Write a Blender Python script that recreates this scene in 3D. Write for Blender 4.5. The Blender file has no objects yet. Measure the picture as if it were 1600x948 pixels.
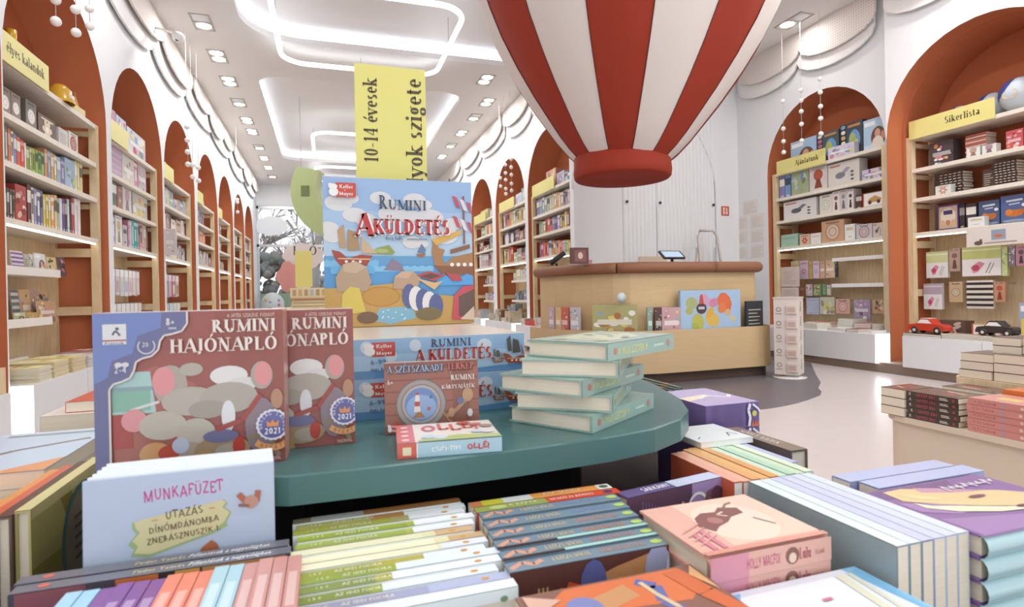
import bpy, bmesh, math, random
from mathutils import Vector, Matrix
D = bpy.data; SC = bpy.context.scene; COL = SC.collection
PI = math.pi

# ------------------------------------------------------------------ camera
FPX, CX, CY = 889.4, 800.0, 459.5
YAW, PITCH, ROLL = 0.3151, -0.0038, 0.0197
CAM = Vector((0, 0, 0.866))
_F = Vector((math.sin(YAW)*math.cos(PITCH), math.cos(YAW)*math.cos(PITCH), math.sin(PITCH)))
_R = Vector((math.cos(YAW), -math.sin(YAW), 0)); _U = _R.cross(_F)
RR = _R*math.cos(ROLL) - _U*math.sin(ROLL); UU = _U*math.cos(ROLL) + _R*math.sin(ROLL)
cam = D.objects.new('camera', D.cameras.new('camera')); COL.objects.link(cam)
cam.data.sensor_width = 36.0; cam.data.lens = FPX/1600*36.0
cam.data.shift_y = -(474.0-CY)/1600.0
cam.data.dof.use_dof = True; cam.data.dof.focus_distance = 2.2; cam.data.dof.aperture_fstop = 8.0
cam.data.clip_start = 0.02; cam.data.clip_end = 200
cam.matrix_world = Matrix(((RR.x, UU.x, -_F.x, CAM.x), (RR.y, UU.y, -_F.y, CAM.y), (RR.z, UU.z, -_F.z, CAM.z), (0, 0, 0, 1)))
SC.camera = cam
# ------------------------------------------------------------------ light, world, exposure
SC.view_settings.view_transform = 'Standard'; SC.view_settings.look = 'None'
SC.view_settings.gamma = 1.0; SC.view_settings.use_curve_mapping = False
SC.view_settings.exposure = 0.55
SC.cycles.use_denoising = True
SC.cycles.max_bounces = 7; SC.cycles.diffuse_bounces = 4; SC.cycles.caustics_reflective = False; SC.cycles.caustics_refractive = False
SC.cycles.sample_clamp_indirect = 6.0
W = D.worlds.new('daylight'); SC.world = W; W.use_nodes = True
nt = W.node_tree; nt.nodes.clear()
wo = nt.nodes.new('ShaderNodeOutputWorld'); wb = nt.nodes.new('ShaderNodeBackground'); nt.links.new(wb.outputs[0], wo.inputs[0])
wb.inputs[0].default_value = (0.9, 0.95, 1.0, 1); wb.inputs[1].default_value = 0.95
def lamp(name, loc, power, size=.15, col=(1, .985, .975)):
    l = D.lights.new(name, 'AREA'); l.shape = 'DISK'; l.size = size; l.energy = power; l.color = col
    o = D.objects.new(name, l); COL.objects.link(o); o.location = loc
    return o
LAMP_W = 6.5

# ------------------------------------------------------------------ helpers
def lin(c):
    return c/12.92 if c <= .04045 else ((c+.055)/1.055)**2.4
def hx(s):
    return tuple(lin(int(s[i:i+2], 16)/255) for i in (0, 2, 4))
def ray(px, py):
    return _F + RR*((px-CX)/FPX) + UU*((CY-py)/FPX)
def atX(px, py, v):
    d = ray(px, py); return CAM + d*((v-CAM.x)/d.x)
def atY(px, py, v):
    d = ray(px, py); return CAM + d*((v-CAM.y)/d.y)
def atZ(px, py, v):
    d = ray(px, py); return CAM + d*((v-CAM.z)/d.z)
def inp(b, n, v):
    if n in b.inputs: b.inputs[n].default_value = v
MATS = {}
def mat(name, col='ffffff', rough=.5, spec=.4, metal=0.0, attr=False, emit=None, coat=0.0, grain=None, bump=None):
    m = D.materials.new(name); m.use_nodes = True; t = m.node_tree; b = t.nodes['Principled BSDF']
    c = hx(col); b.inputs['Base Color'].default_value = (*c, 1); b.inputs['Roughness'].default_value = rough
    inp(b, 'Specular IOR Level', spec); b.inputs['Metallic'].default_value = metal; inp(b, 'Coat Weight', coat); inp(b, 'Coat Roughness', .12)
    if attr:
        a = t.nodes.new('ShaderNodeAttribute'); a.attribute_name = 'Col'; t.links.new(a.outputs['Color'], b.inputs['Base Color'])
    if emit:
        inp(b, 'Emission Color', (*hx(emit[0]), 1)); inp(b, 'Emission Strength', emit[1])
    if grain:   # (scale xyz, colour2, amount)
        tc = t.nodes.new('ShaderNodeTexCoord'); mp = t.nodes.new('ShaderNodeMapping'); mp.inputs['Scale'].default_value = grain[0]
        n = t.nodes.new('ShaderNodeTexNoise'); n.inputs['Scale'].default_value = 6; n.inputs['Detail'].default_value = 4
        mx = t.nodes.new('ShaderNodeMix'); mx.data_type = 'RGBA'; mx.inputs[6].default_value = (*c, 1); mx.inputs[7].default_value = (*hx(grain[1]), 1)
        r = t.nodes.new('ShaderNodeMapRange'); r.inputs[1].default_value = .35; r.inputs[2].default_value = .7; r.inputs[4].default_value = grain[2]
        t.links.new(tc.outputs['Object'], mp.inputs[0]); t.links.new(mp.outputs[0], n.inputs[0]); t.links.new(n.outputs[0], r.inputs[0])
        t.links.new(r.outputs[0], mx.inputs[0]); t.links.new(mx.outputs[2], b.inputs['Base Color'])
    if bump:
        tc = t.nodes.new('ShaderNodeTexCoord'); n = t.nodes.new('ShaderNodeTexNoise'); n.inputs['Scale'].default_value = bump[0]; n.inputs['Detail'].default_value = 3
        bp = t.nodes.new('ShaderNodeBump'); bp.inputs['Strength'].default_value = bump[1]; bp.inputs['Distance'].default_value = .01
        t.links.new(tc.outputs['Object'], n.inputs[0]); t.links.new(n.outputs[0], bp.inputs['Height']); t.links.new(bp.outputs[0], b.inputs['Normal'])
    MATS[name] = m; return m
mat('print', attr=True, rough=.45); mat('gloss', attr=True, rough=.22, spec=.5); mat('matte', attr=True, rough=.8, spec=.2)
mat('wall', 'eef0f2', .85, .2, bump=(60, .05)); mat('ceiling', 'e8e4e1', .9, .15, bump=(40, .03)); mat('orange', 'bb6d48', .75, .25, bump=(80, .06))
mat('wood', 'e6d2ae', .5, .35, grain=((1, 14, 1), 'd3b88c', .8)); mat('shelf', 'efe9dd', .45, .35, grain=((2, 9, 9), 'e2d6c0', .6))
mat('lacquer', 'e9ebee', .35, .4); mat('kick', '8d7c6e', .6, .3); mat('darkkick', '54433a', .55, .3)
mat('floor', 'd2c8c7', .28, .4, grain=((1.5, 1.5, 1), 'ccc1bf', .5)); mat('floordark', '6f6a70', .35, .4, grain=((2, 2, 1), '756f75', .5))
mat('teal', '466c6b', .3, .45, bump=(25, .02)); mat('black', '1d1a19', .6, .3); mat('counter', 'cfb48a', .5, .35, grain=((1, 1, 8), 'c8aa7e', .5))
mat('rim', '8f6249', .55, .3, bump=(30, .05)); mat('metal', 'c9cbcc', .3, .5, .9); mat('dark', '3a3836', .45, .4)
mat('glow', 'ffffff', .5, .3, emit=('f2fbff', 3.2)); mat('ring', 'ffffff', .5, .3, emit=('eef8ff', 2.6)); mat('cove', 'ffffff', .5, .3, emit=('e4ecff', 1.5)); mat('spot', 'ffffff', .5, .3, emit=('fff8ee', 5.0))
mat('strip', 'ffffff', .5, .3, emit=('fff6e8', 3.0)); mat('screen', '222222', .2, .5, emit=('b9cbe0', .8))
mat('balloon', attr=True, rough=.75, spec=.25, bump=(9, .12)); mat('ball', 'fbf8f4', .6, .3); mat('cream', 'd9c8b4', .55, .3)
mat('pages', 'e9dcc8', .8, .15, grain=((1, 1, 160), 'dccdb8', .6)); mat('pages_white', 'f1eeea', .8, .15, grain=((1, 1, 160), 'e3dfdc', .6))
def glass(name):
    m = D.materials.new(name); m.use_nodes = True; t = m.node_tree; t.nodes.clear()
    o = t.nodes.new('ShaderNodeOutputMaterial'); mx = t.nodes.new('ShaderNodeMixShader'); mx.inputs[0].default_value = .08
    a = t.nodes.new('ShaderNodeBsdfTransparent'); g = t.nodes.new('ShaderNodeBsdfGlossy'); g.inputs['Roughness'].default_value = .03
    t.links.new(a.outputs[0], mx.inputs[1]); t.links.new(g.outputs[0], mx.inputs[2]); t.links.new(mx.outputs[0], o.inputs[0]); MATS[name] = m
glass('glass')

class MB:
    """collects coloured polygons; build() links them as one mesh object"""
    def __init__(s, M=None):
        s.v = []; s.f = []; s.c = []; s.mi = []; s.sm = []; s.M = M or Matrix(); s.mats = []
    def mslot(s, m):
        if m not in s.mats: s.mats.append(m)
        return s.mats.index(m)
    def poly(s, pts, col='ffffff', m=None, smooth=False):
        b = len(s.v); s.v += [s.M @ Vector(p) for p in pts]; s.f.append(tuple(range(b, b+len(pts))))
        s.c.append(hx(col) if isinstance(col, str) else col); s.mi.append(m); s.sm.append(smooth)
    def faces(s, pts, fs, col='ffffff', m=None, smooth=False):
        b = len(s.v); s.v += [s.M @ Vector(p) for p in pts]; c = hx(col) if isinstance(col, str) else col
        for f in fs: s.f.append(tuple(b+i for i in f)); s.c.append(c); s.mi.append(m); s.sm.append(smooth)
    def box(s, x0, x1, y0, y1, z0, z1, col='ffffff', m=None):
        p = [(x0, y0, z0), (x1, y0, z0), (x1, y1, z0), (x0, y1, z0), (x0, y0, z1), (x1, y0, z1), (x1, y1, z1), (x0, y1, z1)]
        s.faces(p, [(0, 3, 2, 1), (4, 5, 6, 7), (0, 1, 5, 4), (1, 2, 6, 5), (2, 3, 7, 6), (3, 0, 4, 7)], col, m)
    def rbox(s, x0, x1, y0, y1, z0, z1, r, col='ffffff', m=None, n=4):
        """box with its vertical edges rounded"""
        s.prism(rrect(x0, x1, y0, y1, r, n), z0, z1, col, m)
    def prism(s, pts, z0, z1, col='ffffff', m=None, cap=True, smooth=False):
        n = len(pts); p = [(x, y, z0) for x, y in pts]+[(x, y, z1) for x, y in pts]
        s.faces(p, [(i, (i+1) % n, n+(i+1) % n, n+i) for i in range(n)], col, m, smooth)
        if cap: s.faces(p, [tuple(range(n-1, -1, -1)), tuple(range(n, 2*n))], col, m)
    def lathe(s, prof, n=20, col='ffffff', m=None, o=(0, 0, 0), smooth=True, cols=None):
        k = len(prof); p = [(o[0]+r*math.cos(2*PI*j/n), o[1]+r*math.sin(2*PI*j/n), o[2]+z) for j in range(n) for r, z in prof]
        for j in range(n):
            a = j*k; b = ((j+1) % n)*k
            s.faces([p[a+i] for i in range(k)]+[p[b+i] for i in range(k)], [(i, k+i, k+i+1, i+1) for i in range(k-1)], cols[j % len(cols)] if cols else col, m, smooth)
    def tube(s, pts, r, n=8, col='ffffff', m=None, close=False, cap=True):
        pts = [Vector(p) for p in pts]; N = len(pts); rings = []
        for i, p in enumerate(pts):
            a = pts[(i-1) % N] if (close or i > 0) else p; b = pts[(i+1) % N] if (close or i < N-1) else p
            t = (b-a).normalized(); up = Vector((0, 0, 1)) if abs(t.z) < .9 else Vector((1, 0, 0)); x = t.cross(up).normalized(); y = x.cross(t)
            rings += [p+(x*math.cos(2*PI*j/n)+y*math.sin(2*PI*j/n))*r for j in range(n)]
        f = []
        for i in range(N if close else N-1):
            a = i*n; b = ((i+1) % N)*n
            f += [(a+j, a+(j+1) % n, b+(j+1) % n, b+j) for j in range(n)]
        if cap and not close: f += [tuple(range(n-1, -1, -1)), tuple(range((N-1)*n, N*n))]
        s.faces(rings, f, col, m, True)
    def sphere(s, c, r, col='ffffff', m=None, n=12, k=7, sc=(1, 1, 1)):
        prof = [(r*math.sin(PI*i/k), -r*math.cos(PI*i/k)) for i in range(k+1)]
        p = []
        for j in range(n):
            for q, z in prof: p.append((c[0]+sc[0]*q*math.cos(2*PI*j/n), c[1]+sc[1]*q*math.sin(2*PI*j/n), c[2]+sc[2]*z))
        K = k+1; f = []
        for j in range(n):
            a = j*K; b = ((j+1) % n)*K
            f += [(a+i, b+i, b+i+1, a+i+1) for i in range(k)]
        s.faces(p, f, col, m, True)
    def build(s, name, m='print', parent=None, loc=None, rotz=None, merge=True):
        me = D.meshes.new(name); me.from_pydata([tuple(v) for v in s.v], [], s.f)
        a = me.attributes.new('Col', 'FLOAT_COLOR', 'CORNER'); buf = []
        for f, c in zip(s.f, s.c): buf += [c[0], c[1], c[2], 1.0]*len(f)
        a.data.foreach_set('color', buf)
        names = [m]+[q for q in dict.fromkeys(s.mi) if q and q != m]
        for q in names: me.materials.append(MATS[q])
        me.polygons.foreach_set('material_index', [names.index(q) if q else 0 for q in s.mi])
        me.polygons.foreach_set('use_smooth', s.sm)
        if merge and any(s.sm):
            bm = bmesh.new(); bm.from_mesh(me); bmesh.ops.remove_doubles(bm, verts=bm.verts, dist=1e-5); bm.to_mesh(me); bm.free()
        me.update()
        o = D.objects.new(name, me); COL.objects.link(o)
        if loc is not None: o.location = loc
        if rotz is not None: o.rotation_euler = (0, 0, rotz)
        if parent is not None: o.parent = parent
        return o
def rrect(x0, x1, y0, y1, r, n=4):
    pts = []
    for cx, cy, a0 in ((x1-r, y0+r, -90), (x1-r, y1-r, 0), (x0+r, y1-r, 90), (x0+r, y0+r, 180)):
        for i in range(n+1):
            a = math.radians(a0+90*i/n); pts.append((cx+r*math.cos(a), cy+r*math.sin(a)))
    return pts
def tag(o, label, cat, group=None):
    o['label'] = label; o['category'] = cat
    if group: o['group'] = group
    return o
def struct(o):
    o['kind'] = 'structure'; return o
def thing(name, label, cat, loc=(0, 0, 0), rotz=0, group=None):
    o = D.objects.new(name, None); COL.objects.link(o); o.location = loc; o.rotation_euler = (0, 0, rotz); o.empty_display_size = .05
    return tag(o, label, cat, group)
def frame(o, ex, ey, ez):
    return Matrix(((ex[0], ey[0], ez[0], o[0]), (ex[1], ey[1], ez[1], o[1]), (ex[2], ey[2], ez[2], o[2]), (0, 0, 0, 1)))
ORD = ['first', 'second', 'third', 'fourth', 'fifth', 'sixth', 'seventh', 'eighth', 'ninth', 'tenth', 'eleventh', 'twelfth', 'thirteenth', 'fourteenth', 'fifteenth', 'sixteenth', 'seventeenth', 'eighteenth', 'nineteenth', 'twentieth', 'twenty-first', 'twenty-second', 'twenty-third', 'twenty-fourth', 'twenty-fifth', 'twenty-sixth', 'twenty-seventh', 'twenty-eighth', 'twenty-ninth', 'thirtieth', 'thirty-first', 'thirty-second', 'thirty-third', 'thirty-fourth', 'thirty-fifth']
CN = {'white': 'f2f0ec', 'cream': 'ece0bd', 'grey': '9a9a9a', 'dark grey': '55555a', 'black': '1e1c1c', 'red': 'c8302a', 'dark red': '7e2430', 'coral': 'e8806c', 'pink': 'e6a0b4', 'orange': 'e58a3c', 'yellow': 'e8cf4e', 'lime green': 'b4cc5c', 'green': '5c9a58', 'dark green': '33543f', 'teal': '3f9494', 'mint': 'acd8c4', 'light blue': 'a6cbe2', 'blue': '4a7ec0', 'navy': '2f3f66', 'lilac': 'b8a8d4', 'purple': '7a4c9c', 'brown': '7c5640', 'tan': 'c8a37a'}
def cname(h):
    a = [int(h[i:i+2], 16) for i in (0, 2, 4)]; best = None
    for k, v in CN.items():
        d = sum((x-int(v[i:i+2], 16))**2 for x, i in zip(a, (0, 2, 4)))
        if best is None or d < best[0]: best = (d, k)
    return best[1]
# ------------------------------------------------------------------ lettering (pen strokes) and flat cover art
GL = {
'A': '.74;l .05 0 .38 1 t;l .38 1 .7 0 T;l .17 .33 .56 .33 t;s .05 0;s .7 0', 'B': '.66;l .15 0 .15 1 T;a .2 .76 .28 .24 90 -90;a .2 .26 .36 .26 90 -90;s .12 0;s .12 1',
'C': '.72;a .42 .5 .37 .5 45 315', 'D': '.76;l .15 0 .15 1 T;a .2 .5 .48 .5 90 -90;s .12 0;s .12 1', 'E': '.62;l .15 0 .15 1 T;l .12 .97 .57 .97 t;l .15 .52 .46 .52 t;l .12 .03 .6 .03 t;l .57 .99 .57 .8 t;l .59 .01 .59 .2 t',
'F': '.58;l .15 0 .15 1 T;l .12 .97 .56 .97 t;l .15 .5 .44 .5 t;l .56 .99 .56 .8 t;s .15 0', 'G': '.76;a .42 .5 .37 .5 45 330;l .66 .05 .66 .42 T;s .66 .42', 'H': '.78;l .15 0 .15 1 T;l .63 0 .63 1 T;l .15 .52 .63 .52 t;s .15 0;s .15 1;s .63 0;s .63 1',
'I': '.32;l .16 0 .16 1 T;s .16 0;s .16 1', 'J': '.4;l .24 1 .24 .1 T;a .1 .06 .14 .2 0 -120;s .24 1', 'K': '.74;l .15 0 .15 1 T;l .2 .45 .62 1 t;l .3 .58 .66 0 T;s .15 0;s .15 1;s .62 1;s .66 0',
'L': '.6;l .15 0 .15 1 T;l .12 .03 .57 .03 t;l .56 .01 .56 .22 t;s .15 1', 'M': '.94;l .13 0 .13 1 t;l .13 1 .47 .05 T;l .47 .05 .8 1 t;l .8 0 .8 1 T;s .13 0;s .8 0;s .1 1;s .83 1', 'N': '.8;l .14 0 .14 1 t;l .14 1 .64 0 T;l .64 0 .64 1 t;s .14 0;s .12 1;s .64 1',
'O': '.8;a .4 .5 .36 .5 0 360', 'P': '.62;l .15 0 .15 1 T;a .2 .73 .33 .27 90 -90;s .15 0;s .12 1', 'R': '.72;l .15 0 .15 1 T;a .2 .75 .3 .25 90 -90;l .3 .5 .64 0 T;s .15 0;s .12 1;s .66 0', 'S': '.58;a .3 .74 .21 .26 40 270;a .3 .25 .24 .25 90 -140',
'T': '.66;l .33 0 .33 1 T;l .04 .97 .62 .97 t;l .04 .99 .04 .8 t;l .62 .99 .62 .8 t;s .33 0', 'U': '.76;l .15 1 .15 .3 T;a .38 .3 .23 .3 180 360;l .61 .3 .61 1 t;s .15 1;s .61 1', 'V': '.72;l .05 1 .37 0 T;l .37 0 .67 1 t;s .05 1;s .67 1',
'Y': '.7;l .05 1 .35 .45 T;l .35 .45 .64 1 t;l .35 0 .35 .47 T;s .05 1;s .64 1;s .35 0', 'Z': '.64;l .06 .97 .58 .97 t;l .56 .97 .08 .03 T;l .06 .03 .6 .03 t',
'a': '.54;l .4 0 .4 .5 T;a .26 .48 .15 .2 0 150;a .22 .18 .17 .18 0 360', 'b': '.58;l .13 0 .13 1 T;a .31 .33 .2 .33 0 360;s .08 1', 'd': '.58;l .45 0 .45 1 T;a .27 .33 .2 .33 0 360;s .4 1;s .5 0', 'e': '.52;a .27 .33 .22 .33 0 310;l .06 .36 .48 .36 t',
'f': '.38;l .16 0 .16 .8 T;a .3 .8 .14 .2 180 60;l .03 .64 .34 .64 t;s .16 0', 'g': '.54;a .25 .42 .18 .24 0 360;a .25 -.1 .22 .17 0 360;l .38 .62 .52 .66 t', 'h': '.6;l .13 0 .13 1 T;a .3 .44 .16 .22 150 0;l .46 0 .46 .45 T;s .13 0;s .46 0;s .09 1', 'i': '.3;l .15 0 .15 .64 T;d .15 .88;s .15 0;s .1 .64',
'j': '.3;l .16 -.1 .16 .64 T;a .06 -.1 .1 .16 0 -100;d .16 .88', 'k': '.58;l .13 0 .13 1 T;l .16 .3 .44 .64 t;l .24 .38 .5 0 T;s .13 0;s .09 1;s .5 0;s .44 .64', 'l': '.3;l .15 0 .15 1 T;s .15 0;s .1 1', 'm': '.9;l .13 0 .13 .64 T;a .28 .44 .16 .22 150 0;l .44 0 .44 .45 T;a .6 .44 .16 .22 150 0;l .76 0 .76 .45 T;s .13 0;s .44 0;s .76 0',
'n': '.6;l .13 0 .13 .64 T;a .3 .44 .16 .22 150 0;l .46 0 .46 .45 T;s .13 0;s .46 0;s .09 .64', 'o': '.56;a .28 .33 .23 .33 0 360', 'p': '.58;l .13 -.3 .13 .64 T;a .31 .33 .2 .33 0 360;s .13 -.3;s .09 .64', 'r': '.44;l .13 0 .13 .64 T;a .28 .46 .15 .2 150 60;s .13 0;s .09 .64', 's': '.44;a .22 .48 .15 .17 40 270;a .22 .16 .17 .16 90 -140',
't': '.38;l .16 .12 .16 .86 T;a .27 .13 .11 .13 180 320;l .03 .64 .33 .64 t', 'u': '.6;l .13 .64 .13 .2 T;a .29 .2 .16 .2 180 360;l .45 0 .45 .64 T;s .09 .64;s .42 .64', 'v': '.54;l .05 .64 .27 0 T;l .27 0 .48 .64 t;s .05 .64;s .48 .64', 'y': '.56;l .05 .64 .28 0 T;l .5 .64 .2 -.26 t;d .14 -.24;s .05 .64;s .5 .64', 'z': '.48;l .05 .61 .42 .61 t;l .42 .61 .06 .03 T;l .05 .03 .44 .03 t',
'0': '.58;a .29 .5 .23 .5 0 360', '1': '.42;l .22 0 .22 1 T;l .06 .84 .22 1 t;s .22 0', '2': '.56;a .27 .72 .2 .28 160 -40;l .42 .5 .07 .04 t;l .05 .05 .5 .05 T2', '4': '.6;l .42 0 .42 1 T;l .04 .3 .54 .3 t;l .42 1 .04 .3 t;s .42 0', '6': '.56;a .28 .3 .22 .3 0 360;a .42 .4 .36 .6 110 180', '8': '.56;a .28 .75 .18 .25 0 360;a .28 .26 .22 .26 0 360', '9': '.56;a .28 .7 .22 .3 0 360;a .14 .6 .36 .6 0 -70',
'.': '.22;d .1 .06', '!': '.26;l .13 .3 .13 1 T;d .13 .06', '-': '.4;l .05 .36 .35 .36 t', '+': '.5;l .05 .4 .45 .4 T2;l .25 .2 .25 .6 T', '&': '.6;a .28 .75 .16 .25 0 360;a .26 .25 .22 .25 0 360;l .3 .5 .56 0 T', ':': '.2;d .1 .1;d .1 .55', ' ': '.3'}
ACC = {'á': ('a', "'"), 'é': ('e', "'"), 'í': ('i', "'"), 'ó': ('o', "'"), 'ú': ('u', "'"), 'ö': ('o', ':'), 'ü': ('u', ':'), 'Á': ('A', "'"), 'É': ('E', "'"), 'Í': ('I', "'"), 'Ó': ('O', "'"), 'Ú': ('U', "'"), 'Ü': ('U', ':'), 'Ö': ('O', ':')}
def glyph(ch, TH, TN, serif):
    acc = None
    if ch in ACC: base, acc = ACC[ch]
    else: base = ch
    spec = GL.get(base) or GL.get(base.upper()) or GL['I']
    parts = spec.split(';'); w = float(parts[0]); polys = []
    def ribbon(pts, ws):
        n = len(pts)
        L = []; R_ = []
        for i in range(n):
            a = pts[max(i-1, 0)]; b = pts[min(i+1, n-1)]; dx, dy = b[0]-a[0], b[1]-a[1]; q = math.hypot(dx, dy) or 1
            h = ws[i]/2; L.append((pts[i][0]-dy/q*h, pts[i][1]+dx/q*h)); R_.append((pts[i][0]+dy/q*h, pts[i][1]-dx/q*h))
        for i in range(n-1): polys.append([L[i], R_[i], R_[i+1], L[i+1]])
    for c in parts[1:]:
        t = c.split(); k = t[0]
        if k == 'l':
            x0, y0, x1, y1 = map(float, t[1:5]); ww = TH if t[5][0] == 'T' else TN
            ribbon([(x0, y0), (x1, y1)], [ww, ww])
        elif k == 'a':
            cx, cy, rx, ry, a0, a1 = map(float, t[1:7]); n = max(5, int(abs(a1-a0)/24)); pts = []; ws = []
            for i in range(n+1):
                a = math.radians(a0+(a1-a0)*i/n); rx2 = rx-TH*.35; ry2 = ry-TN*.5
                pts.append((cx+rx2*math.cos(a), cy+ry2*math.sin(a))); dy = abs(math.cos(a)); ws.append(TN+(TH-TN)*dy)
            ribbon(pts, ws)
        elif k == 's' and serif:
            x, y = float(t[1]), float(t[2]); hh = .055; yy = y-hh if y > .4 else y
            polys.append([(x-.15, yy), (x+.15, yy), (x+.15, yy+hh), (x-.15, yy+hh)])
        elif k == 'd':
            x, y = float(t[1]), float(t[2]); r = TH*.62; polys.append([(x+r*math.cos(2*PI*i/8), y+r*math.sin(2*PI*i/8)) for i in range(8)])
    top = 1.0 if base.isupper() else .68
    if acc == "'": x = w*.5; polys.append([(x-.05, top+.08), (x+.05, top+.08), (x+.2, top+.32), (x+.06, top+.32)])
    if acc == ':':
        for x in (w*.5-.13, w*.5+.13): polys.append([(x+.07*math.cos(2*PI*i/6), top+.2+.07*math.sin(2*PI*i/6)) for i in range(6)])
    return w, polys
class Art:
    """flat printed shapes in metres on one face, laid in thin layers; put() adds them to a mesh"""
    def __init__(s): s.p = []; s.l = 0
    def poly(s, pts, c): s.l += 1; s.p.append((pts, c, s.l)); return s
    def rect(s, x0, y0, x1, y1, c): return s.poly([(x0, y0), (x1, y0), (x1, y1), (x0, y1)], c)
    def ell(s, cx, cy, rx, ry, c, n=18, rot=0, a0=0, a1=360):
        q = []
        full = abs(a1-a0) >= 360
        for i in range(n if full else n+1):
            a = math.radians(a0+(a1-a0)*i/n); x, y = rx*math.cos(a), ry*math.sin(a); q.append((cx+x*math.cos(rot)-y*math.sin(rot), cy+x*math.sin(rot)+y*math.cos(rot)))
        return s.poly(q, c)
    def line(s, pts, w, c):
        s.l += 1
        for (x0, y0), (x1, y1) in zip(pts[:-1], pts[1:]):
            q = math.hypot(x1-x0, y1-y0) or 1; a, b = -(y1-y0)/q*w/2, (x1-x0)/q*w/2
            s.p.append(([(x0-a, y0-b), (x1-a, y1-b), (x1+a, y1+b), (x0+a, y0+b)], c, s.l))
        return s
    def ring(s, cx, cy, r, w, c, n=20, a0=0, a1=360, ry=None):
        ry = ry or r; s.l += 1
        for i in range(n):
            a, b = math.radians(a0+(a1-a0)*i/n), math.radians(a0+(a1-a0)*(i+1)/n)
            s.p.append(([(cx+r*math.cos(a), cy+ry*math.sin(a)), (cx+(r+w)*math.cos(a), cy+(ry+w)*math.sin(a)), (cx+(r+w)*math.cos(b), cy+(ry+w)*math.sin(b)), (cx+r*math.cos(b), cy+ry*math.sin(b))], c, s.l))
        return s
    def text(s, t, x, y, h, c, w=None, serif=True, bold=1.0, rot=0, align='l', slant=0, jig=0):
        """baseline start x,y; cap height h; w = total width to fit"""
        s.l += 1; TH, TN = (.17*bold, .055*bold) if serif else (.14*bold, .14*bold)
        gl = []; pen = 0
        for ch in t:
            gw, pl = glyph(ch, TH, TN, serif); gl.append((pen, pl)); pen += gw+.06
        sx = (w/pen) if w else h; pen *= sx
        x0 = x-(pen/2 if align == 'c' else pen if align == 'r' else 0) if not rot else x
        ca, sa = math.cos(rot), math.sin(rot)
        for i, (px, pl) in enumerate(gl):
            dy = jig*h*(.5 if i % 2 else -.5)
            for q in pl:
                pts = []
                for a, b in q:
                    u, v = px*sx+a*sx+slant*b*h, b*h+dy; pts.append((x0+u*ca-v*sa, y+u*sa+v*ca))
                s.p.append((pts, c, s.l))
        return s
    def put(s, mb, M, d=.00012, clip=None):
        for pts, c, l in s.p:
            if clip:
                pts = [(min(max(a, clip[0]), clip[2]), min(max(b, clip[1]), clip[3])) for a, b in pts]
            mb.poly([M @ Vector((a, b, d*l+.0002)) for a, b in pts], c)
        return s
# ------------------------------------------------------------------ room shell
XL, XF, XN, YB, YW, ZC = -1.75, 2.988, 5.519, 6.6, 16.7, 3.9
m = MB(); m.box(-3.2, 6.6, -1.2, 17.0, -.06, 0); struct(m.build('floor', 'floor'))
inlay = [(5.15, 5.03), (4.54, 4.38), (4.2, 4.0), (3.94, 3.78), (3.84, 3.65), (3.7, 3.53), (3.475, 3.426), (3.3, 3.36), (3.133, 3.315), (2.97, 3.287), (2.743, 3.28), (2.4, 3.3), (1.9, 3.4), (1.5, 3.7), (1.35, 4.2), (1.4, 5.2), (1.7, 6.4), (5.15, 6.5)]
m = MB(); m.prism(inlay, 0, .003); struct(m.build('floor_inlay', 'floordark'))
# ceiling with two lit recesses
def ceiling_hole(m, g, x0, x1, y0, y1, r, dz=.2):
    pts = rrect(x0, x1, y0, y1, r, 8); n = len(pts)
    for cx, cy, k in ((x1, y0, 0), (x1, y1, 1), (x0, y1, 2), (x0, y0, 3)):
        a = pts[k*9:(k+1)*9]
        for i in range(8): m.poly([(cx, cy, ZC), (*a[i], ZC), (*a[i+1], ZC)])
    for i in range(n):
        a, b = pts[i], pts[(i+1) % n]
        m.poly([(*a, ZC), (*b, ZC), (*b, ZC+.07), (*a, ZC+.07)])
        g.poly([(*a, ZC+.07), (*b, ZC+.07), (*b, ZC+dz), (*a, ZC+dz)])
    m.poly([(*p, ZC+dz) for p in pts])
m = MB(); g = MB()
H1 = (-.84, 3.1, 2.2, 7.3); H2 = (-.86, 2.06, 8.47, 13.6)
ceiling_hole(m, g, *H1, .62); ceiling_hole(m, g, *H2, .35)
def cq(x0, x1, y0, y1): m.poly([(x0, y0, ZC), (x1, y0, ZC), (x1, y1, ZC), (x0, y1, ZC)])
cq(-3.0, 6.4, -1.2, H1[2]); cq(-3.0, H1[0], H1[2], H1[3]); cq(H1[1], 6.4, H1[2], H1[3])
cq(-3.0, 6.4, H1[3], H2[2]); cq(-3.0, H2[0], H2[2], H2[3]); cq(H2[1], 6.4, H2[2], H2[3]); cq(-3.0, 6.4, H2[3], 17.0)
m.box(-3.0, 6.4, -1.2, 17, ZC+.5, ZC+.55)
struct(m.build('ceiling', 'ceiling')); struct(g.build('trim_1', 'cove'))
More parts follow.
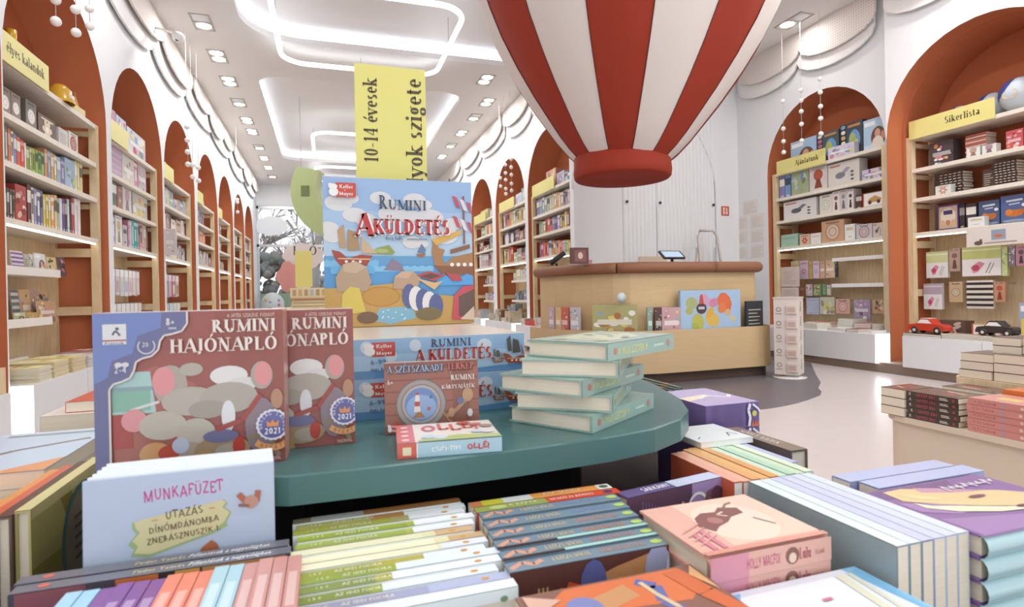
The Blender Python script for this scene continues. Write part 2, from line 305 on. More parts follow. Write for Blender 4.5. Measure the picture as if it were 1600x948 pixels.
# walls with arched openings; lining of each arch
SPR = 2.32
def arch(yc, R, n=20):
    return [(yc-R, 0.0)]+[(yc-R*math.cos(PI*i/n), SPR+R*math.sin(PI*i/n)) for i in range(n+1)]+[(yc+R, 0.0)]
def arched_wall(name, X, y0, y1, niches, depth):
    m = MB(); e = y0
    P = lambda y, z: (X, y, z)
    for yc, R in niches:
        a = arch(yc, R); m.poly([P(e, 0), P(yc-R, 0), P(yc-R, ZC), P(e, ZC)])
        for p, q in zip(a[1:-2], a[2:-1]): m.poly([P(*p), P(*q), P(q[0], ZC), P(p[0], ZC)])
        m.poly([P(yc-R, SPR), P(yc-R, SPR), P(yc-R, ZC)]) if False else None
        e = yc+R
    m.poly([P(e, 0), P(y1, 0), P(y1, ZC), P(e, ZC)])
    s = 1 if X > 0 else -1
    m.box(min(X+s*.7, X+s*.76), max(X+s*.7, X+s*.76), y0, y1, 0, ZC)
    return struct(m.build(name, 'wall'))
TRIM = [1]
def lining(X, yc, R, depth, step=None):
    s = 1 if X > 0 else -1; a = arch(yc, R, 28); m = MB(); xb = X+s*depth
    for p, q in zip(a[:-1], a[1:]): m.poly([(X, *p), (X, *q), (xb, *q), (xb, *p)], smooth=True)
    m.poly([(xb, *p) for p in a])
    if step:   # inner rim set back from the wall face
        b = arch(yc, R-step[1], 28); x1 = X+s*step[0]
        for i in range(len(a)-1):
            m.poly([(x1, *a[i]), (x1, *a[i+1]), (x1, *b[i+1]), (x1, *b[i])]); m.poly([(x1, *b[i]), (x1, *b[i+1]), (xb, *b[i+1]), (xb, *b[i])])
    TRIM[0] += 1; return struct(m.build(f'trim_{TRIM[0]}', 'orange'))
LN = [(3.18, .835), (4.845, .815), (6.585, .81), (8.27, .80), (10.06, .80), (11.76, .80), (13.46, .755), (15.09, .75)]
FN = [(7.46, .83), (9.235, .81), (11.09, .82)]
NN = [(5.215, .83)]; NBIG = (3.405, .825); XP = 5.335
arched_wall('wall_left', XL, -1.2, YW, LN, .42)
arched_wall('wall_hall', XF, YB, YW, FN, .42)
arched_wall('wall_right', XN, 4.232, YB, NN, .42); arched_wall('wall_front_right', XP, -1.2, 4.235, [NBIG], .6)
lining(XL, *LN[0], .42, (.05, .03))
for q in LN[1:]: lining(XL, *q, .42)
for q in FN: lining(XF, *q, .42)
lining(XP, *NBIG, .61, (.2, .03)); lining(XN, *NN[0], .42)
m = MB(); m.poly([(XP, 4.235, 0), (XN+.02, 4.235, 0), (XN+.02, 4.235, ZC), (XP, 4.235, ZC)]); m.poly([(XP-.0, 4.231, .098), (XP, 4.235, .098), (XP, 4.235, SPR), (XP, 4.231, SPR)]); struct(m.build('wall_step', 'wall'))
# wall behind the counter: plain strip, fluted doors under a flat arch outline
m = MB(); m.box(XF, XN+.02, YB, YB+.1, 0, ZC); m.box(XF-.004, XF+.07, YB-.03, YB+.05, 0, ZC)
struct(m.build('wall_back', 'wall'))
def door(n, x0, x1, z1, knob, mesh_y=YB):
    m = MB(); y = mesh_y-.012; m.box(x0, x1, y, mesh_y, .0, z1)
    k = int((x1-x0)/.055); w = (x1-x0)/k
    for i in range(k):
        c = x0+w*(i+.5); pts = [(c+w*.36*math.cos(PI*j/4), y-.012*math.sin(PI*j/4)) for j in range(5)]
        for a, b in zip(pts[:-1], pts[1:]): m.poly([(*a, .02), (*b, .02), (*b, z1), (*a, z1)])
    o = struct(m.build(f'door_{n}', 'wall'))
    if knob:
        k = MB(); k.lathe([(0, -.03), (.016, -.028), (.02, -.018), (.012, -.01), (.008, 0)], 10, m='dark'); b = k.build('door_handle', 'dark', o, (knob, y-.01, 2.01)); b.rotation_euler = (-PI/2, 0, 0)
    return o
door(1, 3.69, 4.17, 3.3, 3.735); door(2, 4.19, 4.66, 1.965, None, YB-.015); door(3, 4.19, 5.1, 3.2, 4.23); 
k = MB(); k.lathe([(0, -.03), (.016, -.028), (.02, -.018), (.012, -.01), (.008, 0)], 10); b = k.build('door_handle', 'dark', D.objects['door_3'], (5.07, YB-.02, 2.005)); b.rotation_euler = (-PI/2, 0, 0)
m = MB(); c0 = 4.05; R = 1.08
pts = [(c0+R, YB-.02, 0)]+[(c0+R*math.cos(PI*i/24), YB-.02, 2.15+1.2*math.sin(PI*i/24)) for i in range(25)]
m.tube(pts, .014, 6, cap=False); struct(m.build('trim_30', 'wall'))
# dark plinth bands along the walls
m = MB(); m.box(XL-.05, -1.66, -1.2, YW, 0, .085); struct(m.build('baseboard_left', 'kick'))
m = MB(); m.box(5.20, XN+.05, -1.2, YB-.05, 0, .098); struct(m.build('baseboard_right', 'kick'))
m = MB(); m.box(2.9, XF+.05, YB+.02, YW, 0, .09); struct(m.build('baseboard_hall', 'kick'))
# far shop window
m = MB(); m.box(-3.0, 6.4, YW, YW+.15, 3.32, ZC+.5); m.box(3.0, 6.4, YW, YW+.15, 0, ZC); m.box(-3.0, XL, YW, YW+.15, 0, ZC); struct(m.build('wall_far', 'wall'))
m = MB()
for x in (XL+.02, -.9+1.0, 1.55, 2.95): m.box(x-.03, x+.03, YW-.03, YW+.05, 0, 3.32)
for z in (.04, 2.25, 3.28): m.box(XL, 2.98, YW-.03, YW+.05, z-.035, z+.035)
w = struct(m.build('window_1', 'metal')); p = MB(); p.poly([(XL, YW+.01, 0), (2.98, YW+.01, 0), (2.98, YW+.01, 3.3), (XL, YW+.01, 3.3)]); p.build('window_pane', 'glass', w)
# street outside
m = MB(); m.box(-25, 25, 17.1, 60, -.2, -.08); struct(m.build('ground_outside', 'floordark'))
rng = random.Random(5)
def bare_tree(x, y, h, label, lean=0):
    t = thing('bare_tree', label, 'tree', (x, y, -.08), 0, 'bare trees in the street'); tr = MB(); tr.tube([(0, 0, 0), (.05*lean, 0, h*.3), (.2*lean, .1, h*.55)], .13, 8, '968f8b'); tr.build('trunk', 'matte', t)
    b = MB()
    def br(p, d, L, r, k):
        q = p+d*L; b.tube([p, p+d*L*.5+Vector((rng.uniform(-.06, .06),)*3), q], r, 5, 'a29c98', cap=False)
        if k: 
            for _ in range(3): br(p+d*L*rng.uniform(.5, 1), (d+Vector((rng.uniform(-.8, .8), rng.uniform(-.5, .5), rng.uniform(-.2, .6)))).normalized(), L*.66, r*.6, k-1)
    for i in range(6): br(Vector((.1*lean, .05, h*(.3+.05*i))), Vector((rng.uniform(-1, 1), rng.uniform(-.4, .4), 1)).normalized(), h*.26, .05, 3)
    b.build('branches', 'matte', t)
for i, (x, y, h, la, le) in enumerate([(-.4, 22, 6.2, 'bare branching tree seen through the far shop window beside the green ring', 1), (-3.0, 25, 5.0, 'thin bare tree at the left edge of the far shop window', -1), (-1.9, 30, 4.6, 'small bare tree further down the street beyond the shop window', 0)]): bare_tree(x, y, h, la, le)
def bushy(x, y, w, h, label, c):
    m = MB()
    for _ in range(160):
        a = rng.uniform(0, 2*PI); u = rng.random()**.5; z = rng.uniform(.1, h); k = w*(1-.4*z/h)*u; m.sphere((k*math.cos(a), k*math.sin(a)*.5, z), rng.uniform(.08, .22), c[_ % len(c)], n=6, k=4)
    tag(m.build('evergreen_bush', 'matte', None, (x, y, -.08)), label, 'bush', 'bushes in the street')
bushy(-2.6, 24, 1.6, 2.6, 'dark bush outside behind the lower left of the far window', ['7c8480', '8a8884', '6f7672']); bushy(-.9, 29, 1.5, 2.3, 'grey brown bush outside the far window behind the pink figure', ['93908e', '85827f', 'a09a98']); bushy(1.5, 25.5, 1.4, 2.4, 'dull green bush outside the far window beside the yellow sign', ['80877f', '908f8a'])
# downlights
rngl = random.Random(2)
def downlight(x, y, lab, two=True, pw=None):
    t = thing('recessed_downlight', lab, 'ceiling light', (x, y, ZC), 0, 'recessed ceiling downlights')
    f = MB(); 
    for a, b, c, d in ((-.1, -.085, -.2, .2), (.085, .1, -.2, .2), (-.085, .085, -.2, -.185), (-.085, .085, .185, .2), (-.085, .085, -.006, .006)): f.box(a, b, c, d, -.008, .004, 'b9b4ae')
    f.build('frame', 'matte', t)
    lamp('downlight_lamp', (x, y, ZC-.02), pw or LAMP_W, .15)
    for k, yy in enumerate((-.095, .095)):
        l = MB(); l.lathe([(0, -.004), (.06, -.006), (.075, -.002), (.08, .004)], 14); l.build('lamp', 'spot' if (k or two) else 'lacquer', t, (0, yy, 0))
WN = ['first', 'second', 'third', 'fourth', 'fifth', 'sixth', 'seventh', 'eighth', 'ninth', 'tenth']
for i, y in enumerate((7.0, 7.94, 8.82, 9.74, 10.7, 11.41, 12.55, 13.52, 14.5, 15.5)): downlight(-1.24, y, f'twin ceiling downlight, {WN[i]} from the front in the row by the left wall', i % 3 != 0)
for i, y in enumerate((8.75, 9.55, 10.57, 11.5, 12.5)): downlight(2.5, y, f'twin ceiling downlight, {WN[i]} from the front in the row over the hall bookcases', i % 2 == 0)
downlight(1.62+.6, 7.83, 'single twin downlight in the ceiling just beyond the square light ring'); downlight(5.14, 5.18, 'twin downlight in the ceiling between the balloon and the right wall', False, 2.5)
for i, (x, y) in enumerate([(a, b) for b in (.2, 1.7) for a in (-.9, .6, 2.1, 3.6, 5.0)]+[(3.9, 3.2), (5.0, 3.2), (5.1, 1.0), (-1.24, 3.6), (-1.24, 5.3), (3.8, 4.9)]):  # out-of-view downlights added as fill for the front and right side
    downlight(x, y, f'twin downlight in the front ceiling over the entrance, {ORD[i]} of the front lamps', True, 10 if x > 3.4 else None)
# suspended square light rings
def light_ring(x0, x1, y0, y1, z, lab):
    t = thing('square_light_ring', lab, 'light ring', ((x0+x1)/2, (y0+y1)/2, z), 0, 'square light rings')
    a, b = (x1-x0)/2, (y1-y0)/2; q = [(x, y, 0) for x, y in rrect(-a, a, -b, b, .3, 8)]
    m = MB(); m.tube(q, .028, 8, close=True); m.build('light_tube', 'ring', t)
    for x, y in ((-a, 0), (a, 0), (0, -b), (0, b)):
        s = MB(); top = ZC+.2 if any(h[0] < (x0+x1)/2+x < h[1] and h[2] < (y0+y1)/2+y < h[3] for h in (H1, H2)) else ZC
        s.tube([(x, y, .02), (x, y, top-z-.004)], .004, 6, 'b8b8b8'); s.build('suspension_rod', 'matte', t)
light_ring(-.46, 1.42, 5.62, 7.52, 3.75, 'big glowing square ring light hanging in front of the yellow banner'); light_ring(-.18, 1.7, 10.58, 12.55, 3.75, 'second glowing square ring light farther back in the hall ceiling'); light_ring(-.18, 1.7, 13.38, 15.1, 3.75, 'last glowing square ring light deepest in the hall')
for i, (x, y) in enumerate(((.55, 9.4), (.5, 11.9))):
    m = MB(); m.lathe([(.0, .0), (.05, -.004), (.05, -.012), (.09, -.012), (.09, -.002), (.12, -.002), (.12, -.012), (.16, -.01), (.17, .004)], 22, 'a9a29c'); tag(m.build('round_air_vent', 'matte', None, (x, y, ZC+.348 if 8.5 < y < 13.5 else ZC)), ['round grey air vent in the recessed ceiling left of the banner, upper one', 'round grey air vent inside the second square light ring'][i], 'air vent')
# security camera in the ceiling corner
t = thing('security_camera', 'white dome security camera with dark lens by the ceiling on the left', 'camera', (-1.42, 6.72, 3.58))
m = MB(); m.lathe([(.0, .05), (.05, .05), (.055, .02), (.05, -.02)], 14, 'eeebe8'); o = m.build('housing', 'print', t); o.rotation_euler = (.9, 0, .3)
m = MB(); m.sphere((0, 0, 0), .034, '2a2624'); m.build('lens', 'gloss', t, (.0, -.02, -.01)); m = MB(); m.tube([(0, 0, .03), (-.1, .1, .1), (-.33, .12, .16)], .012, 8, 'e6e2de'); m.build('bracket', 'print', t)
# ------------------------------------------------------------------ bookcases inside the arches
S1, S2, S3, S4, BASE = 2.325, 2.003, 1.712, 1.372, .375
SHELF = {1: S1, 2: S2, 3: S3, 4: S4}
class Niche:
    """frame: x along the wall (larger = farther from the entrance), y into the niche, z up"""
    def __init__(s, X, yc, R, rec, name, front):
        s.X, s.yc, s.R, s.rec, s.name, s.front = X, yc, R, rec, name, front
        s.s = 1 if X > 0 else -1; s.M = frame((X, yc, 0), (0, 1, 0), (s.s, 0, 0), (0, 0, 1)); s.n = {}
    def plane(s, y): return s.X+s.s*y
    def ypx(s, px, py, y): return atX(px, py, s.plane(y))
def bookcase(N, label, lower_back=True, rails=(1.26, .78)):
    t = thing('arch_bookcase', label, 'bookcase', (N.X, N.yc, 0), 0, 'bookcases in the arches'); r0 = N.rec; w = N.R-.035; pw = .055; dep = .36
    M = frame((0, 0, 0), (0, 1, 0), (N.s, 0, 0), (0, 0, 1))
    for sx in (-1, 1):
        a, b = sorted((sx*w, sx*(w-pw)))
        m = MB(M); m.box(a, b, r0, r0+pw, BASE, S1+.0); m.build('post', 'wood', t)
        m = MB(M); m.box(a, b, r0+dep-pw, r0+dep, BASE, S1); m.build('post', 'wood', t)
        for z in rails: 
            m = MB(M); m.box(a+.01, b-.01, r0+pw, r0+dep-pw, z-.035, z+.035); m.build('side_rail', 'wood', t)
        for z in (S2-.05, S3-.05, S1-.06):
            m = MB(M); m.box(a+.01, b-.01, r0+pw, r0+dep-pw, z-.04, z); m.build('side_rail', 'wood', t)
    for k, z in SHELF.items():
        m = MB(M); m.box(-w+pw, w-pw, r0+.003, r0+dep, z-.036, z); m.build('shelf', 'shelf', t)
    m = MB(M); m.box(-w+pw+.02, w-pw-.02, r0+.012, r0+.03, S4-.046, S4-.036); m.build('light_strip', 'strip', t)
    m = MB(M); m.box(-w+pw, w-pw, r0+dep-.02, r0+dep, BASE, S4-.036); m.build('back_panel', 'wood', t)
    return t
def base_cabinet(N, label, x0, x1, y0, y1=.36, lit=.055):
    t = thing('base_cabinet', label, 'cabinet', (N.X, N.yc, 0), 0, 'white base cabinets under the bookcases'); M = frame((0, 0, 0), (0, 1, 0), (N.s, 0, 0), (0, 0, 1))
    m = MB(M); q = N.R-.012; m.box(x0+.012, x1, y0, -.004, .086, BASE); m.box(max(x0+.012, -q), min(x1, q), -.004, y1, .086, BASE); m.box((x0+x1)/2-.002, (x0+x1)/2+.002, y0-.001, y0, .09, BASE-.004, 'b9b9bb', 'print'); m.build('body', 'lacquer', t)
    m = MB(M); m.box(x0, x0+.012, y0+.004, -.006, .088, BASE-.002); m.build('light_panel', 'glow', t)  # end panel set to emit, brighter than the cabinet body
    return t
def sign(N, text, px0, px1, label, tx=.5, h=.18, z0=None, yoff=-.012):
    z0 = z0 if z0 is not None else S1-.03
    a, b = sorted((px0, px1)); t = thing('shelf_sign', label, 'sign', (N.plane(N.rec+yoff), 0, z0), 0, 'yellow shelf signs')
    m = MB(frame((0, 0, 0), (0, 1, 0), (N.s, 0, 0), (0, 0, 1))); m.box(a, b, 0, .006, 0, h, 'e9e08f'); m.build('board', 'print', t)
    if text:
        ar = Art(); ar.text(text, 0, 0, .062, '57492c', align='c'); q = MB(); L = b-a
        # lettering reads towards the room
        if N.s < 0: Mx = frame((.0005, a+L*tx, h*.38), (0, 1, 0), (0, 0, 1), (1, 0, 0))
        else: Mx = frame((-.0005, a+L*tx, h*.38), (0, -1, 0), (0, 0, 1), (-1, 0, 0))
        ar.put(q, Mx); q.build('sign_lettering', 'print', t)
    return t
rs = random.Random(11)
SHN = {1: 'top shelf', 2: 'second shelf', 3: 'third shelf', 4: 'lit lower shelf'}
def dark(h, k=.6):
    return ''.join(f'{min(255, int(int(h[i:i+2], 16)*k)):02x}' for i in (0, 2, 4))
def light(h, k=.5):
    return ''.join(f'{int(int(h[i:i+2], 16)*(1-k)+255*k):02x}' for i in (0, 2, 4))
def spine_book(N, yw, t, d, h, z, col, y=.06, name='paperback', label='', group=None, band=None, lean=0):
    """book standing on a shelf, spine to the room; yw = world Y of its middle"""
    m = MB(frame((0, 0, 0), (0, 1, 0), (N.s, 0, 0), (0, 0, 1))); e = t/2-.0007; bt = min(.0025, t*.15)
    m.box(-e, -e+bt, 0, d, 0, h, col); m.box(e-bt, e, 0, d, 0, h, col); m.box(-e, e, 0, .002, 0, h, col); m.box(-e+bt, e-bt, .002, d-.004, .003, h-.004, 'efe8da')
    bc = band or rs.choice([light(col, .7), dark(col, .5), 'f3efe6', light(col, .45)])
    q = rs.random()
    if q < .45: m.box(-e*.9, e*.9, -.0006, 0, h*.55, h*.86, bc)
    elif q < .75: m.box(-e*.45, e*.45, -.0006, 0, h*.2, h*.8, bc)
    else: m.box(-e, e, -.0006, 0, h*.82, h*.93, bc); m.box(-e*.5, e*.5, -.0006, 0, h*.3, h*.7, bc)
    m.box(-e*.5, e*.5, -.0006, 0, h*.05, h*.12, light(col, .6))
    o = m.build(name, 'print', None, (N.plane(N.rec+y), yw, z+.0006))
    if lean: o.rotation_euler = (lean, 0, 0)
    return tag(o, label, 'book', group)
def facart(a, st, w, h, c, c2, rng):
    """cover prints used on boxes and face-out books"""
    R = lambda q: rng.choice(q)
    if st == 'globe': a.rect(0, 0, w*.28, h, dark(c, .7)); [a.ell(w*.14, h*(.12+.16*i), w*.1, h*.06, R(['c06a8a', 'd9b070', '7fa6c8', 'e8e4dc'])) for i in range(6)]; a.ell(w*.64, h*.45, w*.26, h*.32, '6f9fd0'); a.ell(w*.56, h*.5, w*.14, h*.18, 'b9c463'); a.ell(w*.72, h*.36, w*.1, h*.12, 'd8cf7a'); a.rect(w*.36, h*.86, w*.9, h*.93, 'c98d4c')
    elif st == 'photo': a.rect(0, 0, w, h*.18, light(c, .4)); a.rect(w*.05, h*.78, w*.5, h*.92, 'f4f6f8'); a.ell(w*.62, h*.38, w*.3, h*.34, '6b5348'); a.ell(w*.6, h*.5, w*.12, h*.15, 'd9a48a'); a.ell(w*.6, h*.2, w*.24, h*.22, 'e9ded2'); a.ell(w*.84, h*.42, w*.1, h*.13, 'cf9a80')
    elif st == 'circle': a.ell(w*.5, h*.48, w*.34, w*.34, c2); a.ell(w*.5, h*.48, w*.27, w*.27, light(c2, .5)); a.ring(w*.5, h*.48, w*.15, w*.02, dark(c2)); a.rect(w*.2, h*.86, w*.8, h*.93, dark(c, .7))
    elif st == 'flower': 
        for i in range(6): a.ell(w*(.5+.16*math.cos(i*1.05)), h*.42+w*.16*math.sin(i*1.05), w*.12, w*.08, c2, rot=i*1.05)
        a.ell(w*.5, h*.42, w*.08, w*.08, light(c2, .7)); a.rect(w*.15, h*.8, w*.85, h*.88, c2)
    elif st == 'stripes':
        for i in range(5): a.rect(0, h*(.08+.19*i), w, h*(.17+.19*i), c2)
    elif st == 'fox': a.text('Barátságok', w*.5, h*.78, h*.085, 'e8e6ea', w=w*.66, serif=False, align='c') if False else a.line([(w*.2, h*.8), (w*.8, h*.82)], h*.07, 'dfe4ee'); a.line([(w*.3, h*.68), (w*.7, h*.7)], h*.04, 'cfd6e6'); a.ell(w*.5, h*.36, w*.34, h*.12, 'd07a3a'); a.ell(w*.3, h*.42, w*.13, h*.1, 'dd8b46'); a.ell(w*.74, h*.4, w*.12, h*.09, 'c9722f'); a.ell(w*.5, h*.1, w*.45, h*.05, light(c, .4)); a.ell(w*.86, h*.62, w*.1, h*.06, 'e9ecf2')
    elif st == 'car': a.rect(w*.03, h*.06, w*.97, h*.94, 'f3f0ec'); a.poly([(w*.2, h*.3), (w*.3, h*.55), (w*.55, h*.75), (w*.85, h*.5), (w*.8, h*.28)], 'c99a5c'); a.ell(w*.33, h*.3, w*.08, h*.14, '4a4240'); a.ell(w*.72, h*.3, w*.08, h*.14, '4a4240'); a.rect(0, 0, w*.06, h, 'c8502c')
    elif st == 'dots':
        for i in range(14): a.ell(rng.uniform(.1, .9)*w, rng.uniform(.08, .9)*h, w*rng.uniform(.05, .13), w*rng.uniform(.04, .1), R([c2, light(c2, .4), 'e8d27a', 'd98a9c', '8fb4d8', 'f2efe8', dark(c, .7)]))
        a.rect(w*.12, h*.4, w*.88, h*.56, light(c, .6))
    elif st == 'frame': a.rect(w*.06, h*.08, w*.94, h*.94, c2); a.ell(w*.5, h*.55, w*.36, h*.34, light(c2, .5)); a.rect(w*.28, h*.62, w*.72, h*.78, dark(c, .8)); [a.ell(w*(.25+.25*i), h*.3, w*.12, h*.11, R(['c98a5c', 'b98a6a', 'd8b48c'])) for i in range(3)]
    elif st == 'tool': a.poly([(w*.25, h*.35), (w*.6, h*.75), (w*.72, h*.7), (w*.4, h*.3)], c2); a.ell(w*.4, h*.45, w*.16, h*.13, dark(c2, .8)); [a.ell(w*.78, h*(.2+.16*i), w*.05, h*.045, '5a5a60') for i in range(3)]; a.rect(w*.06, h*.84, w*.4, h*.9, 'b86a5a')
    elif st == 'figure': a.ell(w*.5, h*.68, w*.26, w*.26, c2); a.poly([(w*.4, h*.5), (w*.6, h*.5), (w*.72, h*.12), (w*.28, h*.12)], dark(c2, .75)); a.rect(w*.15, h*.9, w*.85, h*.96, dark(c, .8))
    elif st == 'lines':
        for i in range(6): a.rect(w*.12, h*(.16+.11*i), w*rng.uniform(.55, .88), h*(.19+.11*i), c2)
    elif st == 'kit': a.rect(0, h*.58, w, h, c2); a.rect(0, h*.86, w, h*.92, light(c2, .5)); a.poly([(w*.3, h*.1), (w*.22, h*.3), (w*.45, h*.5), (w*.6, h*.42), (w*.42, h*.14)], 'd990a8'); a.ell(w*.36, h*.28, w*.1, h*.1, 'c0506a'); a.line([(w*.62, h*.1), (w*.75, h*.44)], w*.02, '6a6a66'); a.line([(w*.7, h*.08), (w*.83, h*.42)], w*.02, '8a8a86')
    elif st == 'blobs': 
        for i in range(9): a.ell(rng.uniform(.1, .9)*w, rng.uniform(.1, .85)*h, w*rng.uniform(.08, .2), h*rng.uniform(.05, .14), R([c2, light(c, .4), dark(c, .75), light(c2, .4)]), rot=rng.uniform(0, 3))
    else: a.rect(w*.15, h*.62, w*.85, h*.8, c2); a.rect(w*.3, h*.2, w*.7, h*.26, c2)
    return a
def face_box(N, ya, yb, d, h, z, col, st='title', c2='c06a5a', y=.05, name='boxed_game', cat='box', label='', group=None, side=None, tilt=0, lift=.0006):
    """box or face-out book with its printed front to the room, between world Y ya..yb"""
    w = abs(yb-ya)-.002; yc = (ya+yb)/2; m = MB(frame((0, 0, 0), (0, 1, 0), (N.s, 0, 0), (0, 0, 1)))
    m.box(-w/2, w/2, 0, d, 0, h, side or dark(col, .9)); m.box(-w/2, w/2, -.0005, 0, 0, h, col)
    Mx = frame((.0008, -w/2, 0), (0, 1, 0), (0, 0, 1), (1, 0, 0)) if N.s < 0 else frame((-.0008, w/2, 0), (0, -1, 0), (0, 0, 1), (-1, 0, 0))
    m.M = Matrix(); a = facart(Art(), st, w, h, col, c2, rs); a.put(m, Mx, clip=(0, 0, w, h))
    o = m.build(name, 'print', None, (N.plane(N.rec+y), yc, z+lift))
    if tilt: o.rotation_euler = (0, -N.s*tilt if False else N.s*tilt, 0)
    return tag(o, label, cat, group)
def span(N, x0, x1, y, py=300):
    a, b = N.ypx(x0, py, y).y, N.ypx(x1, py, y).y
    return (min(a, b), max(a, b))
KIND = {'p': ('paperback', 'paperback'), 'h': ('hardcover', 'hardcover'), 'g': ('boxed_game', 'boxed game'), 'q': ('gift_box', 'gift box'), 'f': ('picture_book', 'face-out picture book'), 'c': ('keepsake_box', 'small box')}
def row(N, sh, items, y=.05, depth=.15):
    """items: (px0, px1, py_top, kind, colour[, style, colour2]); kind 'p','h' stand spine out, others face out. ordinals count along the shelf as seen"""
    z = SHELF[sh] if sh in SHELF else sh; k = 0
    for it in sorted(items, key=lambda q: q[0]):
        x0, x1, yt, kd, col = it[:5]; st = it[5] if len(it) > 5 else 'title'; c2 = it[6] if len(it) > 6 else light(col, .55)
        yy = y+(it[7] if len(it) > 7 else 0)
        a, b = span(N, x0, x1, yy, (yt+10)); lo, hi = N.yc-N.R+.095, N.yc+N.R-.095; a, b = max(a, lo), min(b, hi)
        if b-a < .006: continue
        h = N.ypx((x0+x1)/2, yt, yy).z-z
        h = max(h, .02); h = min(h, {2: .282, 3: .251, 4: .3}.get(sh, 1)); k += 1; nm, words_ = KIND[kd]
        o = ORD[k-1]
        lab = f'{cname(col)} {words_}, {o} from left on {SHN.get(sh, "shelf")} of {N.name}'
        grp = f'{words_}s on the {SHN.get(sh, "shelf")} of {N.name}'
        if kd in 'ph': spine_book(N, (a+b)/2, b-a, depth, h, z, col, yy, nm, lab, grp, it[6] if len(it) > 6 else None)
        else: face_box(N, a, b, it[8] if len(it) > 8 else min(.12, depth), h, z, col, st, c2, yy, nm, 'book' if kd == 'f' else 'box', lab, grp)
def run(x0, x1, y0, y1, kind, cols, jit=0):
    """n books between two pixels, tops interpolated"""
    n = len(cols); out = []
    ws = [rs.uniform(.75, 1.25) for _ in cols]; t = sum(ws); e = 0
    for i, c in enumerate(cols):
        a = x0+(x1-x0)*e/t; e += ws[i]; b = x0+(x1-x0)*e/t
        out.append((a, b, y0+(y1-y0)*(e-ws[i]/2)/t+rs.uniform(-jit, jit), kind, c))
    return out
# ---------------- niches
L1 = Niche(XL, *LN[1], .045, 'front left bookcase', -1); L2 = Niche(XL, *LN[2], .045, 'second left bookcase', -1); L3 = Niche(XL, *LN[3], .045, 'third left bookcase', -1)
L4 = Niche(XL, *LN[4], .045, 'fourth left bookcase', -1); L5 = Niche(XL, *LN[5], .045, 'fifth left bookcase', -1); L6 = Niche(XL, *LN[6], .045, 'sixth left bookcase', -1); L7 = Niche(XL, *LN[7], .045, 'farthest left bookcase', -1)
FC = Niche(XF, *FN[0], .045, 'hall bookcase beside the counter', 1); FB = Niche(XF, *FN[1], .045, 'middle hall bookcase', 1); FA = Niche(XF, *FN[2], .045, 'far hall bookcase', 1)
NB = Niche(XP, *NBIG, .215, 'big right bookcase', 1); NM = Niche(XN, *NN[0], .045, 'small right bookcase', 1)
for N, la in ((L1, 'front birch bookcase on the left wall holding novels and mugs'), (L2, 'second birch bookcase along the left wall, full of pale games and hanging packets'), (L3, 'third birch bookcase along the left wall, with a white display box at its lower shelf'), (L4, 'fourth birch bookcase along the left wall with an orange box on its third shelf'), (L5, 'fifth birch bookcase along the left wall'), (L6, 'sixth birch bookcase along the left wall'), (L7, 'farthest birch bookcase on the left wall beside the shop window'),
              (FC, 'birch bookcase in the hall arch next to the counter and balloon'), (FB, 'middle birch bookcase in the hall behind the white bead garlands'), (FA, 'far birch bookcase in the hall, seen just past the tall blue game box'), (NB, 'birch bookcase in the biggest right arch under the Sikerlista sign'), (NM, 'birch bookcase in the smaller right arch under the Ajánlatunk sign')): bookcase(N, la)
for N, la in ((L1, 'white base cabinet with glowing end under the front left bookcase'), (L2, 'white base cabinet under the second left bookcase'), (L3, 'white base cabinet under the third left bookcase'), (L4, 'white base cabinet under the fourth left bookcase'), (L5, 'white base cabinet under the fifth left bookcase'), (L6, 'white base cabinet under the sixth left bookcase'), (L7, 'white base cabinet under the farthest left bookcase')):
    base_cabinet(N, la, -N.R, N.R-.02, -.108)
for N, la in ((FC, 'white base cabinet in the hall next to the counter'), (FB, 'white base cabinet under the middle hall bookcase'), (FA, 'white base cabinet under the far hall bookcase')): base_cabinet(N, la, -N.R+.02, N.R-.02, -.25)
base_cabinet(NM, 'white base cabinet with bright end under the smaller right bookcase', -.97, .82, -.35); base_cabinet(NB, 'white base cabinet under the big right bookcase beyond the cream table', -.81, .57, -.167, .55)
# ---------------- left wall, first bookcase
row(L1, 2, [(13, 30, 137, 'c', '8c7a6c', 'circle', 'e6e2da'), (31, 45, 148, 'c', '8f7a70', 'circle', 'eae4da'), (53, 69, 160, 'c', '7a7468', 'circle', 'e2dcd2'), (72, 98, 184, 'g', '6d554a', 'flower', 'e8d8b8'), (103, 117, 203, 'q', 'd9d6d2', 'lines', '9a9aa0'), (118, 132, 209, 'q', 'e4ded0', 'circle', '9c2f2f')], depth=.1)
row(L1, 3, run(16, 26, 183, 200, 'p', ['e8e6ea', '6a6658']) + run(26, 51, 200, 223, 'p', ['e0703c', 'efe6d6', '8f8ab8', 'd4563a', 'dd4a2e']) + [(51, 54, 224, 'p', 'f4ede0')] + run(54, 81, 228, 240, 'p', ['8a9a3c', 'a0b058', 'a9bf4e', '93b85c', '8db25e', '9abb62']) + run(81, 112, 232, 252, 'h', ['cf9060', '8c98a8', 'd8a86e', 'c7b48a', '9fb6c4', '8a7cb0']) + [(112, 127, 250, 'f', 'a8c0dc', 'blobs', '8fae5c')] + run(127, 139, 251, 258, 'p', ['e6dca0', 'e0d690', 'e8dfa8']), depth=.17)
